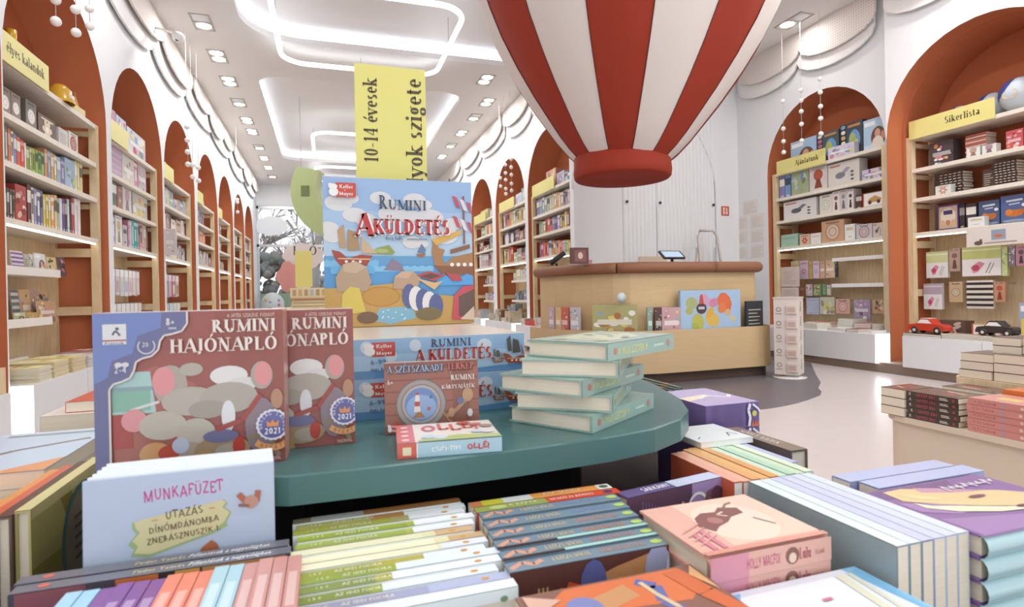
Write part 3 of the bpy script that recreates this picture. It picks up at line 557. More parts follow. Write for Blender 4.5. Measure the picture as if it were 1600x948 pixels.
row(L1, 4, run(17, 37, 290, 298, 'p', ['7c5a44', '5c5c4a', '6a584a', '4f4a42', '8a6a4c'], .5) + [(37, 54, 290, 'f', 'b84a40', 'blobs', 'dcc0b0'), (55, 61, 289, 'h', '6a3a30')] + run(61, 79, 292, 300, 'h', ['d8d2d4', '9a96b4', '6f6f9c', '7a7aa6']) + run(79, 101, 304, 306, 'p', ['e2cc58', 'c9b04c', 'e9cf7a', 'e0a468', 'e8c890']) + run(101, 122, 310, 312, 'p', ['b8d4c8', 'e6e6ea', '6f4a8a', '3a3e4a', 'c8d0d0', '4a4a54']) + run(122, 136, 309, 313, 'h', ['c0463a', 'e8e4ea', 'f0ece8']), depth=.17)
sign(L1, 'élyes kalandok', 4.02, 4.70-.0, 'yellow shelf sign with dark lettering on the front left bookcase', tx=.55)
# ---------------- left wall, second bookcase
row(L2, 1, [(176, 189, 170, 'g', 'b9829c', 'dots', '6a6fa8'), (190, 205, 185, 'g', 'a8bcd8', 'dots', 'c86a80'), (207, 234, 209, 'g', 'd6d4dc', 'dots', 'c8505c')])
row(L2, 2, run(177, 183, 222, 226, 'p', ['e6dcae', 'e2d8a4']) + [(183, 198, 232, 'g', 'd8b4c0', 'stripes', 'b8a6cc'), (199, 217, 244, 'g', 'dcd6d0', 'dots', 'b9c4b0'), (217, 222, 244, 'p', 'd890a4'), (223, 235, 254, 'g', 'd0c4cc', 'dots', 'c88a90')])
row(L2, 3, [(176, 182, 276, 'p', '4c4a44'), (183, 191, 279, 'p', '6a7068'), (192, 199, 292, 'q', 'a87868', 'flower', 'd8a090'), (200, 213, 292, 'q', 'e2d9dc', 'figure', 'c6a8b4'), (215, 237, 304, 'g', 'c8c6c0', 'dots', 'a8b4a0')])
row(L2, 4, run(177, 188, 332, 338, 'h', ['c87a92', 'b4b6d6', 'aeb8da']) + [(189, 199, 338, 'q', 'efece8', 'figure', 'd8c08c'), (200, 207, 352, 'q', 'c6c2ca', 'title', '5a5a60')] + run(208, 224, 344, 346, 'h', ['d88aa4', 'c8d0dc', '5fb0ae', '4aa4a4', '58acac']) + run(224, 238, 346, 356, 'p', ['d86a94', 'd8b4a8', 'd0b0a4', 'd4b8aa', '5a3a34']))
sign(L2, '', 5.84, 6.36, 'plain yellow shelf sign on the second left bookcase')
# ---------------- hall bookcase C and B, A
row(FC, 1, [(849, 864, 265, 'f', 'd8a888', 'blobs', 'd8c878'), (865, 877, 268, 'f', 'c9c2d4', 'flower', 'b09ab8'), (878, 882, 268, 'h', 'c6d4da'), (882, 886, 267, 'h', '5a7090')])
row(FC, 2, run(834, 893, 312, 292, 'p', ['8a8ca8', '9aa0b0', '8c98a4', 'a0a89c', 'b8b4a4', 'c8bea0', 'c4b48c', 'c8ae84', 'd09a58', 'd8b888', 'c8a088', '8a86a8', 'a8a4b0', 'd0a894', 'c8b4a0', 'b06a58'], 1.2))
row(FC, 3, run(838, 895, 348, 325, 'p', ['7a8c78', '9aa48c', 'c8a85c', 'c06a5c', 'd05a58', 'd46a64', '8a8c9c', '6a5a8a', 'b9a0cc', '8a7a50', 'c8b050', 'd0b864', '9a4a44', 'a05048', 'a8bcae', '9cb4ae'], 1.5))
row(FC, 4, run(839, 853, 380, 378, 'p', ['9a4a70', 'a8587c', 'd05a58', 'd8624c', 'c8504a'], 1) + [(853, 857, 376, 'p', 'c8d0e0')] + run(857, 896, 378, 372, 'p', ['c8a060', 'd0905a', 'c07a50', 'e0b090', 'd89a7c', 'c86a58', 'd88a6c', 'c8a0b8', '8cae70', 'a0bc68', 'd8b048', 'd0605c', 'b8ac9c', 'a0b4cc', 'd06a60'], 1))
row(FB, 1, [(802, 811, 302, 'f', 'd0d4e4', 'blobs', 'a8b4d0'), (811, 821, 292, 'f', 'b4c0b8', 'blobs', '8ca0a0'), (793, 800, 309, 'p', 'd8b0a4')])
row(FB, 2, run(783, 821, 334, 320, 'p', ['b4a0b4', 'c88a84', 'd0806c', 'd88a70', 'd8c070', 'c8ba9c', 'b8b8b0', 'c8c060', 'c8a878', 'd8a090', 'b8c480', 'a8c0a8'], 1))
row(FB, 3, [(784, 793, 364, 'q', '5a4a58', 'circle', 'e0d8d8'), (793, 800, 362, 'q', '584a5a', 'circle', 'd8d0d0'), (801, 808, 358, 'q', '8a6058', 'dots', 'c89080'), (808, 814, 360, 'q', 'b08470', 'dots', 'd8b898'), (815, 821, 354, 'q', '9a5a50', 'dots', 'd0a890')])
row(FB, 4, run(784, 792, 390, 388, 'p', ['d0b87c', 'c8ac74', 'b8985c']) + run(792, 798, 385, 386, 'h', ['c8483c', 'd0503c']) + [(799, 804, 394, 'q', 'c8d0a8', 'dots', 'a0b080'), (804, 811, 388, 'q', 'b0a8a0', 'dots', '8a9a70'), (811, 816, 394, 'q', 'c86a50', 'dots', '9ab070'), (816, 822, 386, 'q', 'b8c4dc', 'dots', '8ab078')])
row(FA, 1, [(748, 759, 328, 'c', 'd8d098', 'lines', 'a8a070'), (762, 766, 327, 'h', 'a8a4a8'), (766, 770, 312, 'h', '4a5a54')])
row(FA, 2, [(749, 755, 356, 'q', 'b0bca0', 'dots', '7a9a78'), (755, 763, 351, 'q', 'e4d8c0', 'figure', 'd8945c'), (763, 770, 348, 'q', 'd89858', 'blobs', 'e8b878')])
row(FA, 3, [(746, 753, 378, 'q', '8a4a38', 'dots', 'c8c0b8'), (753, 761, 383, 'q', 'b89a90', 'dots', '6a5a54'), (762, 771, 368, 'q', 'a8b0b0', 'blobs', 'd8d4d0')])
row(FA, 4, run(746, 760, 398, 396, 'p', ['d8d0c4', 'c8b8c0', 'd0b4b0', 'b89ca0']) + run(761, 771, 395, 392, 'p', ['b0887c', 'c8b4b0', 'd8d4d0']))
sign(FC, '', atX(866, 290, FC.plane(.04)).y, 8.18, 'plain yellow sign on the hall bookcase next to the counter'); sign(FB, '', atX(803, 310, FB.plane(.04)).y, 9.93, 'plain yellow sign on the middle hall bookcase'); sign(FA, '', atX(759, 335, FA.plane(.04)).y, 11.8, 'plain yellow sign on the far hall bookcase')
# ---------------- right wall, smaller arch
row(NM, 1, [(1231, 1271, 217, 'g', 'a9c6e2', 'photo', 'e8e4e0'), (1272, 1306, 206, 'g', '4f5a5e', 'globe', '8ab0d0'), (1308, 1343, 191, 'g', '474f58', 'globe', '8ab0d0'), (1344, 1384, 183, 'g', 'b4d2e8', 'photo', 'e8e4e0'), (1289, 1330, 226, 'q', 'd8d4e2', 'dots', 'c8a0c4', -.085)], y=.1, depth=.07)
row(NM, 2, [(1213, 1222, 273, 'h', '8a8cc0'), (1222, 1231, 272, 'h', '7fa0cc'), (1232, 1259, 268, 'f', 'a8b48c', 'blobs', '7fa8d0'), (1260, 1288, 261, 'q', 'ded6d2', 'figure', 'b8583c'), (1289, 1338, 252, 'g', 'dcd8d0', 'tool', 'a8a0b0'), (1342, 1382, 262, 'g', 'd4c8d4', 'dots', '8a5ab0')])
row(NM, 3, [(1220, 1271, 312, 'g', 'e8e4e2', 'tool', '7a7c8a'), (1276, 1296, 304, 'q', 'e2dcd4', 'circle', 'c8d0b0'), (1296, 1307, 299, 'q', 'ece6e2', 'figure', '8a5a50'), (1307, 1319, 296, 'q', 'd8d0ce', 'figure', '9a98a0'), (1319, 1329, 295, 'q', 'e6deda', 'figure', '4a4850'), (1332, 1342, 304, 'h', '5a3c2c'), (1343, 1382, 299, 'g', '8c7c78', 'car', 'd8a070')])
row(NM, 4, [(1216, 1242, 366, 'q', 'a9cdbb', 'plain', '9cc0b0'), (1245, 1261, 366, 'q', 'd8c4a8', 'flower', 'c8503c'), (1262, 1278, 364, 'q', 'efece6', 'title', 'e0d4c8'), (1279, 1314, 344, 'g', 'cfa684', 'circle', 'c09470'), (1315, 1331, 350, 'q', 'eef0ee', 'title', 'e0c8a0'), (1333, 1358, 350, 'g', 'd0cad0', 'circle', 'a88a88'), (1359, 1374, 348, 'q', 'd4ccc4', 'tool', '8a7a70'), (1376, 1383, 341, 'h', '7fa8a8')])
sign(NM, 'Ajánlatunk', atX(1289, 240, NM.plane(.03)).y, atX(1213, 260, NM.plane(.03)).y, 'yellow Ajánlatunk sign on the smaller right bookcase', tx=.36)
# ---------------- right wall, big arch
row(NB, 2, [(1428, 1464, 218, 'f', '54484c', 'dots', 'd88a4c'), (1484, 1505, 228, 'q', 'e6eae4', 'figure', 'c8a090', -.075, .06), (1508, 1530, 223, 'q', 'e4e8e0', 'figure', 'b890a0', -.075, .06), (1545, 1572, 200, 'f', 'd4616a', 'dots', 'e8a8a0'), (1573, 1600, 190, 'f', 'd86a70', 'stripes', 'e89a98')], y=.1)
row(NB, 3, [(1436, 1460, 288, 'q', 'e0e6e0', 'flower', 'd0a48c', -.075, .06), (1509, 1528, 262, 'f', '574440', 'lines', 'c8bcb0'), (1592, 1606, 268, 'q', 'dce8e6', 'title', 'c89080', -.075, .06)], y=.1)
row(NB, 4, [(1440, 1472, 319, 'g', '5d4a86', 'frame', 'c8b494'), (1473, 1482, 318, 'h', '3f3636'), (1483, 1500, 317, 'h', '4a4042'), (1486, 1512, 338, 'q', 'e8ecea', 'title', 'd8c0a8', -.075, .06), (1503, 1535, 312, 'f', '55648a', 'fox', 'd07a3a'), (1537, 1580, 303, 'f', '5a6c9c', 'fox', 'd07a3a'), (1594, 1606, 327, 'q', 'e8ecea', 'title', 'd8c0a8', -.075, .06)], y=.1)
sign(NB, 'Sikerlista', atX(1555, 170, NB.plane(.21)).y, atX(1421, 210, NB.plane(.21)).y, 'yellow Sikerlista sign on the big right bookcase', tx=.35)
def clampN(N, a, b): return max(a, N.yc-N.R+.095), min(b, N.yc+N.R-.095)
# ------------------------------------------------------------------ more things on and under the shelves
PAST = ['e6dde0', 'd8c4cc', 'c8ccd8', 'e2d4c4', 'd0a8b4', 'b8c8d0', 'c9b4a0', 'efe8e2', 'a8b8a8', 'd8b098', 'c08a80', 'b0a4bc', 'e8d8a8', '9aa8b8', '8a7a78', 'd8d4cc']
ORG = ['c8603c', 'd87848', 'b85038', 'e0a468']
def fill_row(N, sh, n, kinds, pal, hmin, hmax, depth=.14, y=.05, a=None, b=None):
    z = SHELF[sh]; lo, hi = N.yc-N.R+.1, N.yc+N.R-.1; lo = lo+(hi-lo)*(a or 0); hi = lo+(hi-lo)*(b or 1); e = lo; items = []
    while e < hi-.02 and len(items) < n:
        kd = rs.choice(kinds); w = rs.uniform(.02, .045) if kd in 'ph' else rs.uniform(.1, .24)
        if e+w > hi: w = hi-e
        items.append((e, e+w, kd)); e += w+(0 if rs.random() < .8 else .03)
    for k, (p, q, kd) in enumerate(items):
        col = rs.choice(pal); h = rs.uniform(hmin, hmax); nm, wd = KIND[kd]
        nm, wd = ('storybook', 'storybook') if kd == 'p' else (nm, wd)  # these are plain paperbacks too, only named differently
        lab = f'{cname(col)} {wd}, {ORD[k]} from left on {SHN[sh]} of {N.name}'; grp = f'{wd}s on the {SHN[sh]} of {N.name}'
        if kd in 'ph': spine_book(N, (p+q)/2, q-p, depth, h, z, col, y, nm, lab, grp)
        else: face_box(N, p, q, .1, h, z, col, rs.choice(['dots', 'figure', 'title', 'blobs', 'circle', 'lines']), rs.choice(pal), y, nm, 'box', lab, grp)
fill_row(L3, 1, 2, 'ph', ['e8e6d4', 'dcd8c0'], .2, .24, a=.24, b=.34)
fill_row(L3, 2, 12, 'pgq', PAST, .15, .24); fill_row(L3, 3, 12, 'qgp', PAST, .14, .22); fill_row(L3, 4, 14, 'pq', PAST, .13, .2)
fill_row(L4, 1, 3, 'q', ['9a9088', 'b8b0a8'], .08, .11, a=.35); fill_row(L4, 2, 22, 'p', ['7a8a9c', 'a8acc4', '5a5a68', 'd0a098', 'c8ccd8', 'b8b4c8'], .2, .25); fill_row(L4, 3, 5, 'g', ORG, .17, .22); fill_row(L4, 4, 16, 'pq', PAST, .15, .23)
fill_row(L5, 1, 5, 'q', ['c8d0a0', 'd8d4a8', 'a8b890'], .12, .2, a=0, b=.75); fill_row(L5, 2, 18, 'p', PAST+ORG, .18, .23); fill_row(L5, 3, 18, 'p', ['d88a80', 'e0a090', 'c8706a', 'b8b0c0', 'e8e0dc'], .17, .22); fill_row(L5, 4, 10, 'pq', PAST+ORG, .14, .22)
fill_row(L6, 1, 2, 'q', ['d8d8c8'], .1, .16, b=.4); fill_row(L6, 2, 10, 'pq', PAST+ORG, .15, .22); fill_row(L6, 3, 16, 'p', PAST, .17, .22); fill_row(L6, 4, 14, 'p', ['d88a70', 'c8a090', 'd8b0a0', 'b87a68'], .18, .23)
fill_row(L7, 1, 3, 'q', ['d8a8a0', 'c8c0b8'], .14, .22, b=.5); fill_row(L7, 2, 9, 'pq', PAST, .16, .22); fill_row(L7, 3, 9, 'pq', PAST, .15, .22); fill_row(L7, 4, 8, 'q', PAST, .12, .2)
for N, i in ((L3, 'third'), (L4, 'fourth'), (L5, 'fifth')):
    sign(N, '', N.yc-N.R+.12, N.yc-N.R+.6, f'plain yellow shelf sign on the {i} left bookcase')
# things on top of the first left bookcase
z = S1+.001
p = L1.ypx(17, 65, .16); t = thing('toy_lantern', 'tall black toy lantern with yellow cap behind the yellow sign on the front left bookcase', 'toy', (p.x, p.y, z)); m = MB(); m.lathe([(0, 0), (.045, 0), (.045, .2), (.03, .23)], 14, '2c2a26'); m.build('body', 'gloss', t); m = MB(); m.lathe([(.031, .23), (.033, .3), (.0, .31)], 14, 'd8a830'); m.build('cap', 'gloss', t)
p = Vector((L1.plane(.27), 4.33, 0)); t = thing('toy_house', 'small toy house with yellow roof on top of the front left bookcase', 'toy', (p.x, p.y, z)); m = MB(); m.box(-.06, .06, -.07, .07, 0, .14, 'c8b080'); m.build('walls', 'print', t); m = MB(); m.faces([(-.08, -.09, .14), (.08, -.09, .14), (.08, .09, .14), (-.08, .09, .14), (0, -.09, .21), (0, .09, .21)], [(0, 1, 4), (2, 3, 5), (1, 2, 5, 4), (3, 0, 4, 5), (0, 3, 2, 1)], 'd9b24a'); m.build('roof', 'print', t)
row(L1, 1, [(74, 83, 103, 'q', '7a68b0', 'dots', 'c8b0d8')], y=.1, depth=.1)
p = L1.ypx(94, 152, .09); t = thing('toy_helmet', 'yellow toy helmet on top of the front left bookcase beside the purple box', 'toy', (p.x, p.y, z)); m = MB(); m.lathe([(.09, 0), (.09, .02), (.075, .03), (.07, .09), (.04, .13), (0, .14)], 18, 'd0a02c'); m.build('shell', 'gloss', t); m = MB(); m.box(.05, .08, -.03, .03, .03, .06, 'f0ead8'); m.build('badge', 'gloss', t)
p = L1.ypx(119, 170, .09); t = thing('toy_boat', 'flat yellow and white toy boat on top of the front left bookcase', 'toy', (p.x, p.y, z)); m = MB(); m.prism([(-.03, -.12), (.03, -.12), (.04, .06), (0, .15), (-.04, .06)], 0, .05, 'e8d9a0'); m.build('hull', 'print', t); m = MB(); m.poly([(0, -.02, .05), (0, .09, .05), (0, -.02, .16)], 'd8a04c'); m.tube([(0, -.02, .05), (0, -.02, .17)], .004, 6, 'a08050'); m.build('sail', 'print', t)
# magazine racks under the lit shelf of the first two left bookcases
def rack(N, px0, px1, pyz, label, y=.16, depth=.1, lip='shelf'):
    """white ledge screwed to the back panel"""
    a, b = clampN(N, *span(N, px0, px1, y, pyz)); z = N.ypx((px0+px1)/2, pyz, y).z
    t = thing('magazine_ledge', label, 'ledge', (N.plane(N.rec+.339), (a+b)/2, z), 0, 'magazine ledges')
    M = frame((0, 0, 0), (0, 1, 0), (N.s, 0, 0), (0, 0, 1)); m = MB(M); w = (b-a)/2; m.box(-w, w, -(.34-y), 0, -.012, 0, 'efeae2'); m.build('ledge', 'print', t)
    m = MB(M); m.box(-w, w, -(.34-y)-.006, -(.34-y), -.012, .045, 'f2eee8'); m.build('front_lip', 'print', t)
    return z
def leaflet(N, px0, px1, ytop, z, col, st, c2, y, label, group, name='magazine', cat='magazine', tilt=.1, th=.006):
    a, b = clampN(N, *span(N, px0, px1, y, ytop+20)); h = N.ypx((px0+px1)/2, ytop, y).z-z
    return face_box(N, a, b, th, max(h, .03), z, col, st, c2, y-N.rec, name, cat, label, group, tilt=tilt, side=light(col, .4))
z = rack(L1, 20, 104, 428, 'upper white magazine ledge under the lit shelf of the front left bookcase', .13)
for i, (x0, x1, yt, c, st, c2) in enumerate([(20, 39, 392, 'd8d4e0', 'stripes', '8a5a9c'), (41, 47, 397, 'b8b4a4', 'lines', '6a665c'), (48, 56, 397, 'ccc8c0', 'blobs', '8a8a80'), (57, 74, 396, 'e0dfe6', 'photo', 'a0a0a8'), (76, 90, 402, 'd8c48c', 'blobs', '5a5048'), (92, 104, 402, '5c4048', 'blobs', 'b87880')]):
    leaflet(L1, x0, x1, yt, z, c, st, c2, .186, f'{cname(c)} magazine, {ORD[i]} from left on the upper ledge, front left bookcase', 'magazines on the upper ledge')
z = rack(L1, 22, 92, 507, 'lower white magazine ledge above the stacks in the front left bookcase', .13)
for i, (x0, x1, yt, c, st, c2) in enumerate([(22, 34, 453, '6a6a6c', 'stripes', 'c8c4bc'), (36, 52, 452, 'd0a878', 'dots', 'c87868'), (53, 65, 452, 'b89480', 'dots', '6a74a8'), (66, 79, 453, 'c8a080', 'blobs', '3a3430'), (24, 42, 488, 'c8cc98', 'photo', '8a8860'), (44, 60, 488, 'c8a858', 'blobs', 'd88a5c'), (61, 90, 470, 'c89c78', 'dots', 'd8c0a0')]):
    leaflet(L1, x0, x1, yt, z, c, st, c2, (.24 if i < 4 else .192), f'{cname(c)} comic magazine, {ORD[i % 4]} from left in the {"rear" if i < 4 else "front"} row of the lower ledge', 'comic magazines on the lower ledge')
m = MB(frame((0, 0, 0), (0, 1, 0), (-1, 0, 0), (0, 0, 1))); 
# stacks of magazines lying on the base cabinets
def flat_stack(N, yc, yo, w, d, z, n, th, cols, label, cat='magazine', name='magazine', group=None, jit=.006, spine=None):
    """n things lying on one another; w along the wall, d into the niche, yo = offset of the front edge"""
    for i in range(n):
        m = MB(frame((0, 0, 0), (0, 1, 0), (N.s, 0, 0), (0, 0, 1))); c = cols[i % len(cols)]; b = min(.002, th*.2)
        m.box(-w/2, w/2, 0, d, 0, b, c); m.box(-w/2, w/2, 0, d, th-b, th-.0006, c); m.box(-w/2+.002, w/2-.002, .001, d-.002, b, th-b, spine or 'ece6da')
        if i == n-1:
            for k in range(4): m.box(rs.uniform(-.35, .1)*w, rs.uniform(.12, .42)*w, d*(.12+.2*k), d*(.24+.2*k), th-.0004, th+.0004, rs.choice([light(c, .5), dark(c, .75), 'd88a70', 'f4efe6']))
        o = m.build(name, 'print', None, (N.plane(yo)+rs.uniform(-jit, jit)*.6, yc+rs.uniform(-jit, jit), z+i*th), rs.uniform(-.02, .02))
        tag(o, f'{cname(c)} {label}, {ORD[i]} from the bottom', cat, group or label)
yellow = ['e8d480', 'e2c96a', 'ecdc98']
flat_stack(L1, 4.24, -.09, .17, .27, BASE, 10, .009, ['e6e2a0', 'dcd8cc', 'e8e4d8'], 'thin magazine in the pale stack by the glowing cabinet end')
flat_stack(L1, 4.47, -.09, .22, .28, BASE, 12, .0085, yellow, 'magazine in the first yellow stack, front left cabinet')
flat_stack(L1, 4.75, -.09, .22, .28, BASE, 12, .0085, ['e4cc70', 'dcb850', 'e8d888'], 'magazine in the second yellow stack, front left cabinet')
flat_stack(L1, 5.03, -.09, .24, .28, BASE, 10, .009, ['d8d6d8', 'c8c6cc', 'e4e2e4'], 'magazine in the white stack, front left cabinet')
flat_stack(L1, 5.34, -.09, .26, .28, BASE, 11, .009, ['e4d8d4', 'b0605c', 'f0e8e4'], 'magazine in the red edged stack, front left cabinet')
flat_stack(L1, 4.6, .2, .28, .12, BASE, 6, .02, ['d8a8a0', 'e8e4de', 'c8c4c8'], 'booklet in the back pile, front left cabinet')
# packets hanging on hooks in the second and third left bookcases
def packets(N, y0, y1, ztop, h, n, cols, where, yy=.2, spread=.14):
    for i in range(n):
        yc = y0+(y1-y0)*(i+.5)/n; w = (y1-y0)/n*.84; c = cols[i % len(cols)]
        t = thing('hanging_packet', f'{cname(c)} hanging packet, {ORD[i]} from left in {where}', 'packet', (N.plane(yy), yc, ztop), 0, f'packets hanging in {where}')
        m = MB(frame((0, 0, 0), (0, 1, 0), (N.s, 0, 0), (0, 0, 1))); dx = rs.uniform(-.005, .005)
        for k in range(3): m.box(-w/2+dx*k, w/2+dx*k, k*.02, k*.02+.006, -h+rs.uniform(0, .015), -.012, [c, light(c, .4), dark(c, .85)][k])
        m.box(-w/2, w/2, -.001, 0, -h*.3, -.014, light(c, .6)); m.box(-w*.3, w*.3, -.0012, 0, -h*.85, -h*.45, rs.choice(PAST)); m.build('pouch', 'gloss', t)
        m = MB(frame((0, 0, 0), (0, 1, 0), (N.s, 0, 0), (0, 0, 1))); m.tube([(0, -.03, .004), (0, -.028, -.006), (0, .05, -.006), (0, N.rec+.338-yy, -.006)], .003, 6, 'c8c6c2'); m.build('hook', 'metal', t)
pinks = ['e0d2d6', 'd8cfc8', 'dcc8cc', 'c8c2cc', 'd8ccc0', 'd0dcd8', 'e2c8c4']
packets(L2, 5.90, 7.0, 1.17, .27, 9, pinks, 'upper row, second left bookcase', .14); packets(L2, 5.90, 7.05, .84, .36, 9, ['dccfcf', 'd2c2ba', 'd8c8c0', 'c8b8ae', 'd8d0c8'], 'lower row, second left bookcase', .14)
packets(L3, 7.6, 8.7, 1.18, .3, 6, ['b8c8c0', '4a4a52', 'b49ac8', 'd8a8c4', 'c0607c', 'd8c8c0'], 'upper row, third left bookcase', .14); packets(L3, 7.6, 8.75, .82, .36, 6, ['d8d4cc', 'd8a0a4', '8a9a80', 'a8c4d8', 'b8ccc0', 'd8d8d4'], 'lower row, third left bookcase', .14)
packets(L4, 9.5, 10.1, 1.2, .36, 3, ['b0a8b4', 'c8a0ac', 'a8b0b8'], 'the fourth left bookcase', .16); packets(L5, 11.2, 11.8, 1.2, .38, 3, ['c8605c', 'd8d0cc', 'c87870'], 'the fifth left bookcase', .16)
flat_stack(L4, 9.75, .0, .5, .25, BASE, 3, .03, ['d0d4dc', 'c4c8d0'], 'pale box lying on the fourth left cabinet', 'box', 'gift_box'); flat_stack(L5, 11.5, .0, .45, .25, BASE, 3, .03, ['5a4a5c', 'c8c0c4'], 'dark box lying on the fifth left cabinet', 'box', 'gift_box')
flat_stack(L6, 13.2, .0, .45, .25, BASE, 3, .03, ['e0c080', 'd8d0c4'], 'tan box lying on the sixth left cabinet', 'box', 'gift_box'); face_box(L7, 14.7, 15.3, .14, .42, BASE, '6a6484', 'dots', 'a8a0c0', .05, 'boxed_game', 'box', 'dotted violet box standing on the farthest left cabinet')
# white display frame fixed to the end of the second bookcase
t = thing('display_box', 'white framed display box sticking out between the second and third left bookcases', 'box', (XL, 7.43, 1.5)); m = MB(); m.box(.0, .12, -.02, .02, -.13, .17, 'dcd2d4'); m.build('case', 'print', t)
m = MB(); a = facart(Art(), 'dots', .1, .26, 'd8ccd0', 'b8a8b8', rs); a.put(m, frame((.01, -.0205, -.11), (1, 0, 0), (0, 0, 1), (0, -1, 0)), clip=(0, 0, .1, .26)); m.build('label_print', 'print', t)
# cream crate on the front cabinet at the left edge
t = thing('cream_crate', 'cream wooden crate with a round hole standing at the left edge beside the white cabinet', 'crate', (-1.76, 3.46, .375)); m = MB(); m.box(-.13, .11, -.3, .3, 0, .012); m.box(-.13, -.118, -.3, .3, .012, .14); m.box(.098, .11, -.3, .3, .012, .14); m.box(-.118, .098, -.3, -.288, .012, .14); m.box(-.118, .098, .288, .3, .012, .14); m.build('body', 'wood', t); m = MB(); m.lathe([(0, .0008), (.016, .0008), (.017, 0)], 14, '3a2a20'); o = m.build('grip_hole', 'matte', t, (.1101, -.0, .09)); o.rotation_euler = (0, PI/2, 0)
m = MB(); m.box(-1.745, -1.636, 2.4, 3.77, .086, .374); m.box(-2.1, -1.745, 2.4, 3.77, .086, .374); tag(m.build('base_cabinet', 'lacquer'), 'white base cabinet at the left edge under the cream crate', 'cabinet', 'white base cabinets under the bookcases')
m = MB(); m.box(-.1, .08, -.12, .26, 0, .13, 'ece8dc'); tag(m.build('paper_pad', 'print', None, (-1.76, 3.44, .3874)), 'white paper pad lying in the cream crate', 'paper')
# ---------------- hall bookcases: shelves below the lit one
for N, rows_ in ((FC, [(1.02, 7.55, 8.1), (.8, 7.6, 8.15)]), (FB, [(1.06, 8.75, 9.6), (.72, 8.7, 9.6)]), (FA, [(1.02, 10.5, 11.5), (.7, 10.5, 11.5)])):
    for k, (z, a, b) in enumerate(rows_):
        t = thing('display_ledge', f'{["upper", "lower"][k]} short white ledge under the lit shelf of the {N.name}', 'ledge', (N.plane(N.rec+.339), (a+b)/2, z), 0, 'short ledges in the hall bookcases'); M = frame((0, 0, 0), (0, 1, 0), (1, 0, 0), (0, 0, 1)); m = MB(M); w = (b-a)/2; m.box(-w, w, -.24, 0, -.015, 0, 'f0e9df'); m.build('ledge', 'print', t); m = MB(M); m.box(-w, w, -.247, -.24, -.03, .01, 'f4eee6'); m.build('front_lip', 'print', t)
        e = a+.02; i = 0
        while e < b-.12:
            w = rs.uniform(.12, .24); c = rs.choice(['d8d4dc', 'c8a0a8', 'e8e0d4', '8a94a8', 'd8d8c8', 'b8a0c0', '5a6468']); hg = rs.uniform(.12, .24) if k == 0 else rs.uniform(.12, .18)
            face_box(N, e, min(e+w, b), .1, hg, z, c, rs.choice(['dots', 'figure', 'blobs']), rs.choice(PAST), .13, 'gift_box', 'box', f'{cname(c)} boxed gift, {ORD[i]} from the front, {["upper", "lower"][k]} ledge, {N.name}', f'boxed gifts on the {N.name}'); e += w+.01; i += 1
def base_things(N, y0, y1, yo, n, pal, where, hm=.2):
    e = y0; i = 0
    while e < y1-.08 and i < n:
        w = rs.uniform(.12, .26); c = rs.choice(pal); h = rs.uniform(.06, hm)
        if e+w > y1: w = y1-e
        face_box(N, e, e+w, .14, h, BASE, c, rs.choice(['dots', 'blobs', 'lines', 'figure', 'title']), rs.choice(pal), yo-N.rec, 'boxed_game', 'box', f'{cname(c)} box, {ORD[i]} from the front on {where}', f'boxes on {where}'); e += w+.008; i += 1
base_things(FC, 6.85, 8.15, -.2, 7, ['d8503c', 'c84838', 'd8c8c0', 'd8604c'], 'the hall cabinet next to the counter', .2); base_things(FB, 8.5, 9.95, -.2, 8, ['8a6a54', 'c8c0b0', 'b8a88c', '6a7068', 'e0d4c8', 'd8b080'], 'the middle hall cabinet', .22); base_things(FA, 10.3, 11.8, -.2, 7, ['b8b4b4', 'd0a890', 'a8a8a8', 'd8c4b4'], 'the far hall cabinet', .18)
base_things(FC, 6.9, 8.1, .02, 6, ['8aa890', 'a8b8c4', 'c04848', 'b8c0c8'], 'the back of the hall cabinet by the counter', .25); base_things(FB, 8.6, 9.9, .03, 6, ['c8a880', '8a9070', '98a4a8', 'd0b090'], 'the back row of the middle hall cabinet', .3)
# ---------------- right wall, smaller arch: rails, notebooks, poster cards and base top
def label_rail(N, px0, px1, py, label, y=.2):
    a, b = clampN(N, *span(N, px0, px1, y, py)); z = N.ypx((px0+px1)/2, py, y).z
    t = thing('display_rail', label, 'rail', (N.plane(N.rec+.339), (a+b)/2, z), 0, 'white display rails'); M = frame((0, 0, 0), (0, 1, 0), (N.s, 0, 0), (0, 0, 1)); m = MB(M); w = (b-a)/2
    m.box(-w, w, -(.34-y+N.rec)+.0, 0, -.01, .005, 'efeae4'); m.build('ledge', 'print', t); m = MB(M); m.box(-w, w, -(.34-y+N.rec)-.008, -(.34-y+N.rec), -.03, .012, 'f6f6f8'); m.build('price_strip', 'print', t)
label_rail(NM, 1301, 1383, 402, 'upper empty white display rail in the smaller right bookcase'); label_rail(NM, 1300, 1383, 444, 'lower empty white display rail in the smaller right bookcase')
def hung(N, lst, where, y=.2, cat='notebook', name='notebook', th=.012):
    """face-out things hanging on pegs: px0, px1, py top, py bottom, colour, style, colour2"""
    for i, (x0, x1, yt, yb, c, st, c2) in enumerate(lst):
        a, b = clampN(N, *span(N, x0, x1, y, yt+10)); q = (x0+x1)/2; z = N.ypx(q, yb, y).z; h = N.ypx(q, yt, y).z-z
        o = face_box(N, a, b, th, h, z, c, st, c2, y-N.rec, name, cat, f'{cname(c)} {name.replace("_", " ")}, {ORD[i]} from left in {where}', f'{name.replace("_", " ")}s in {where}')
        w = (b-a)/2; m = MB(frame((0, 0, 0), (0, 1, 0), (N.s, 0, 0), (0, 0, 1))); d = N.rec+.338-y
        px_ = w*.88 if name == 'leaflet' else 0; m.tube([(px_, -.02, h-.015), (px_, d, h-.015)], .003, 6, 'c0bdb8'); m.build('peg', 'metal', o)
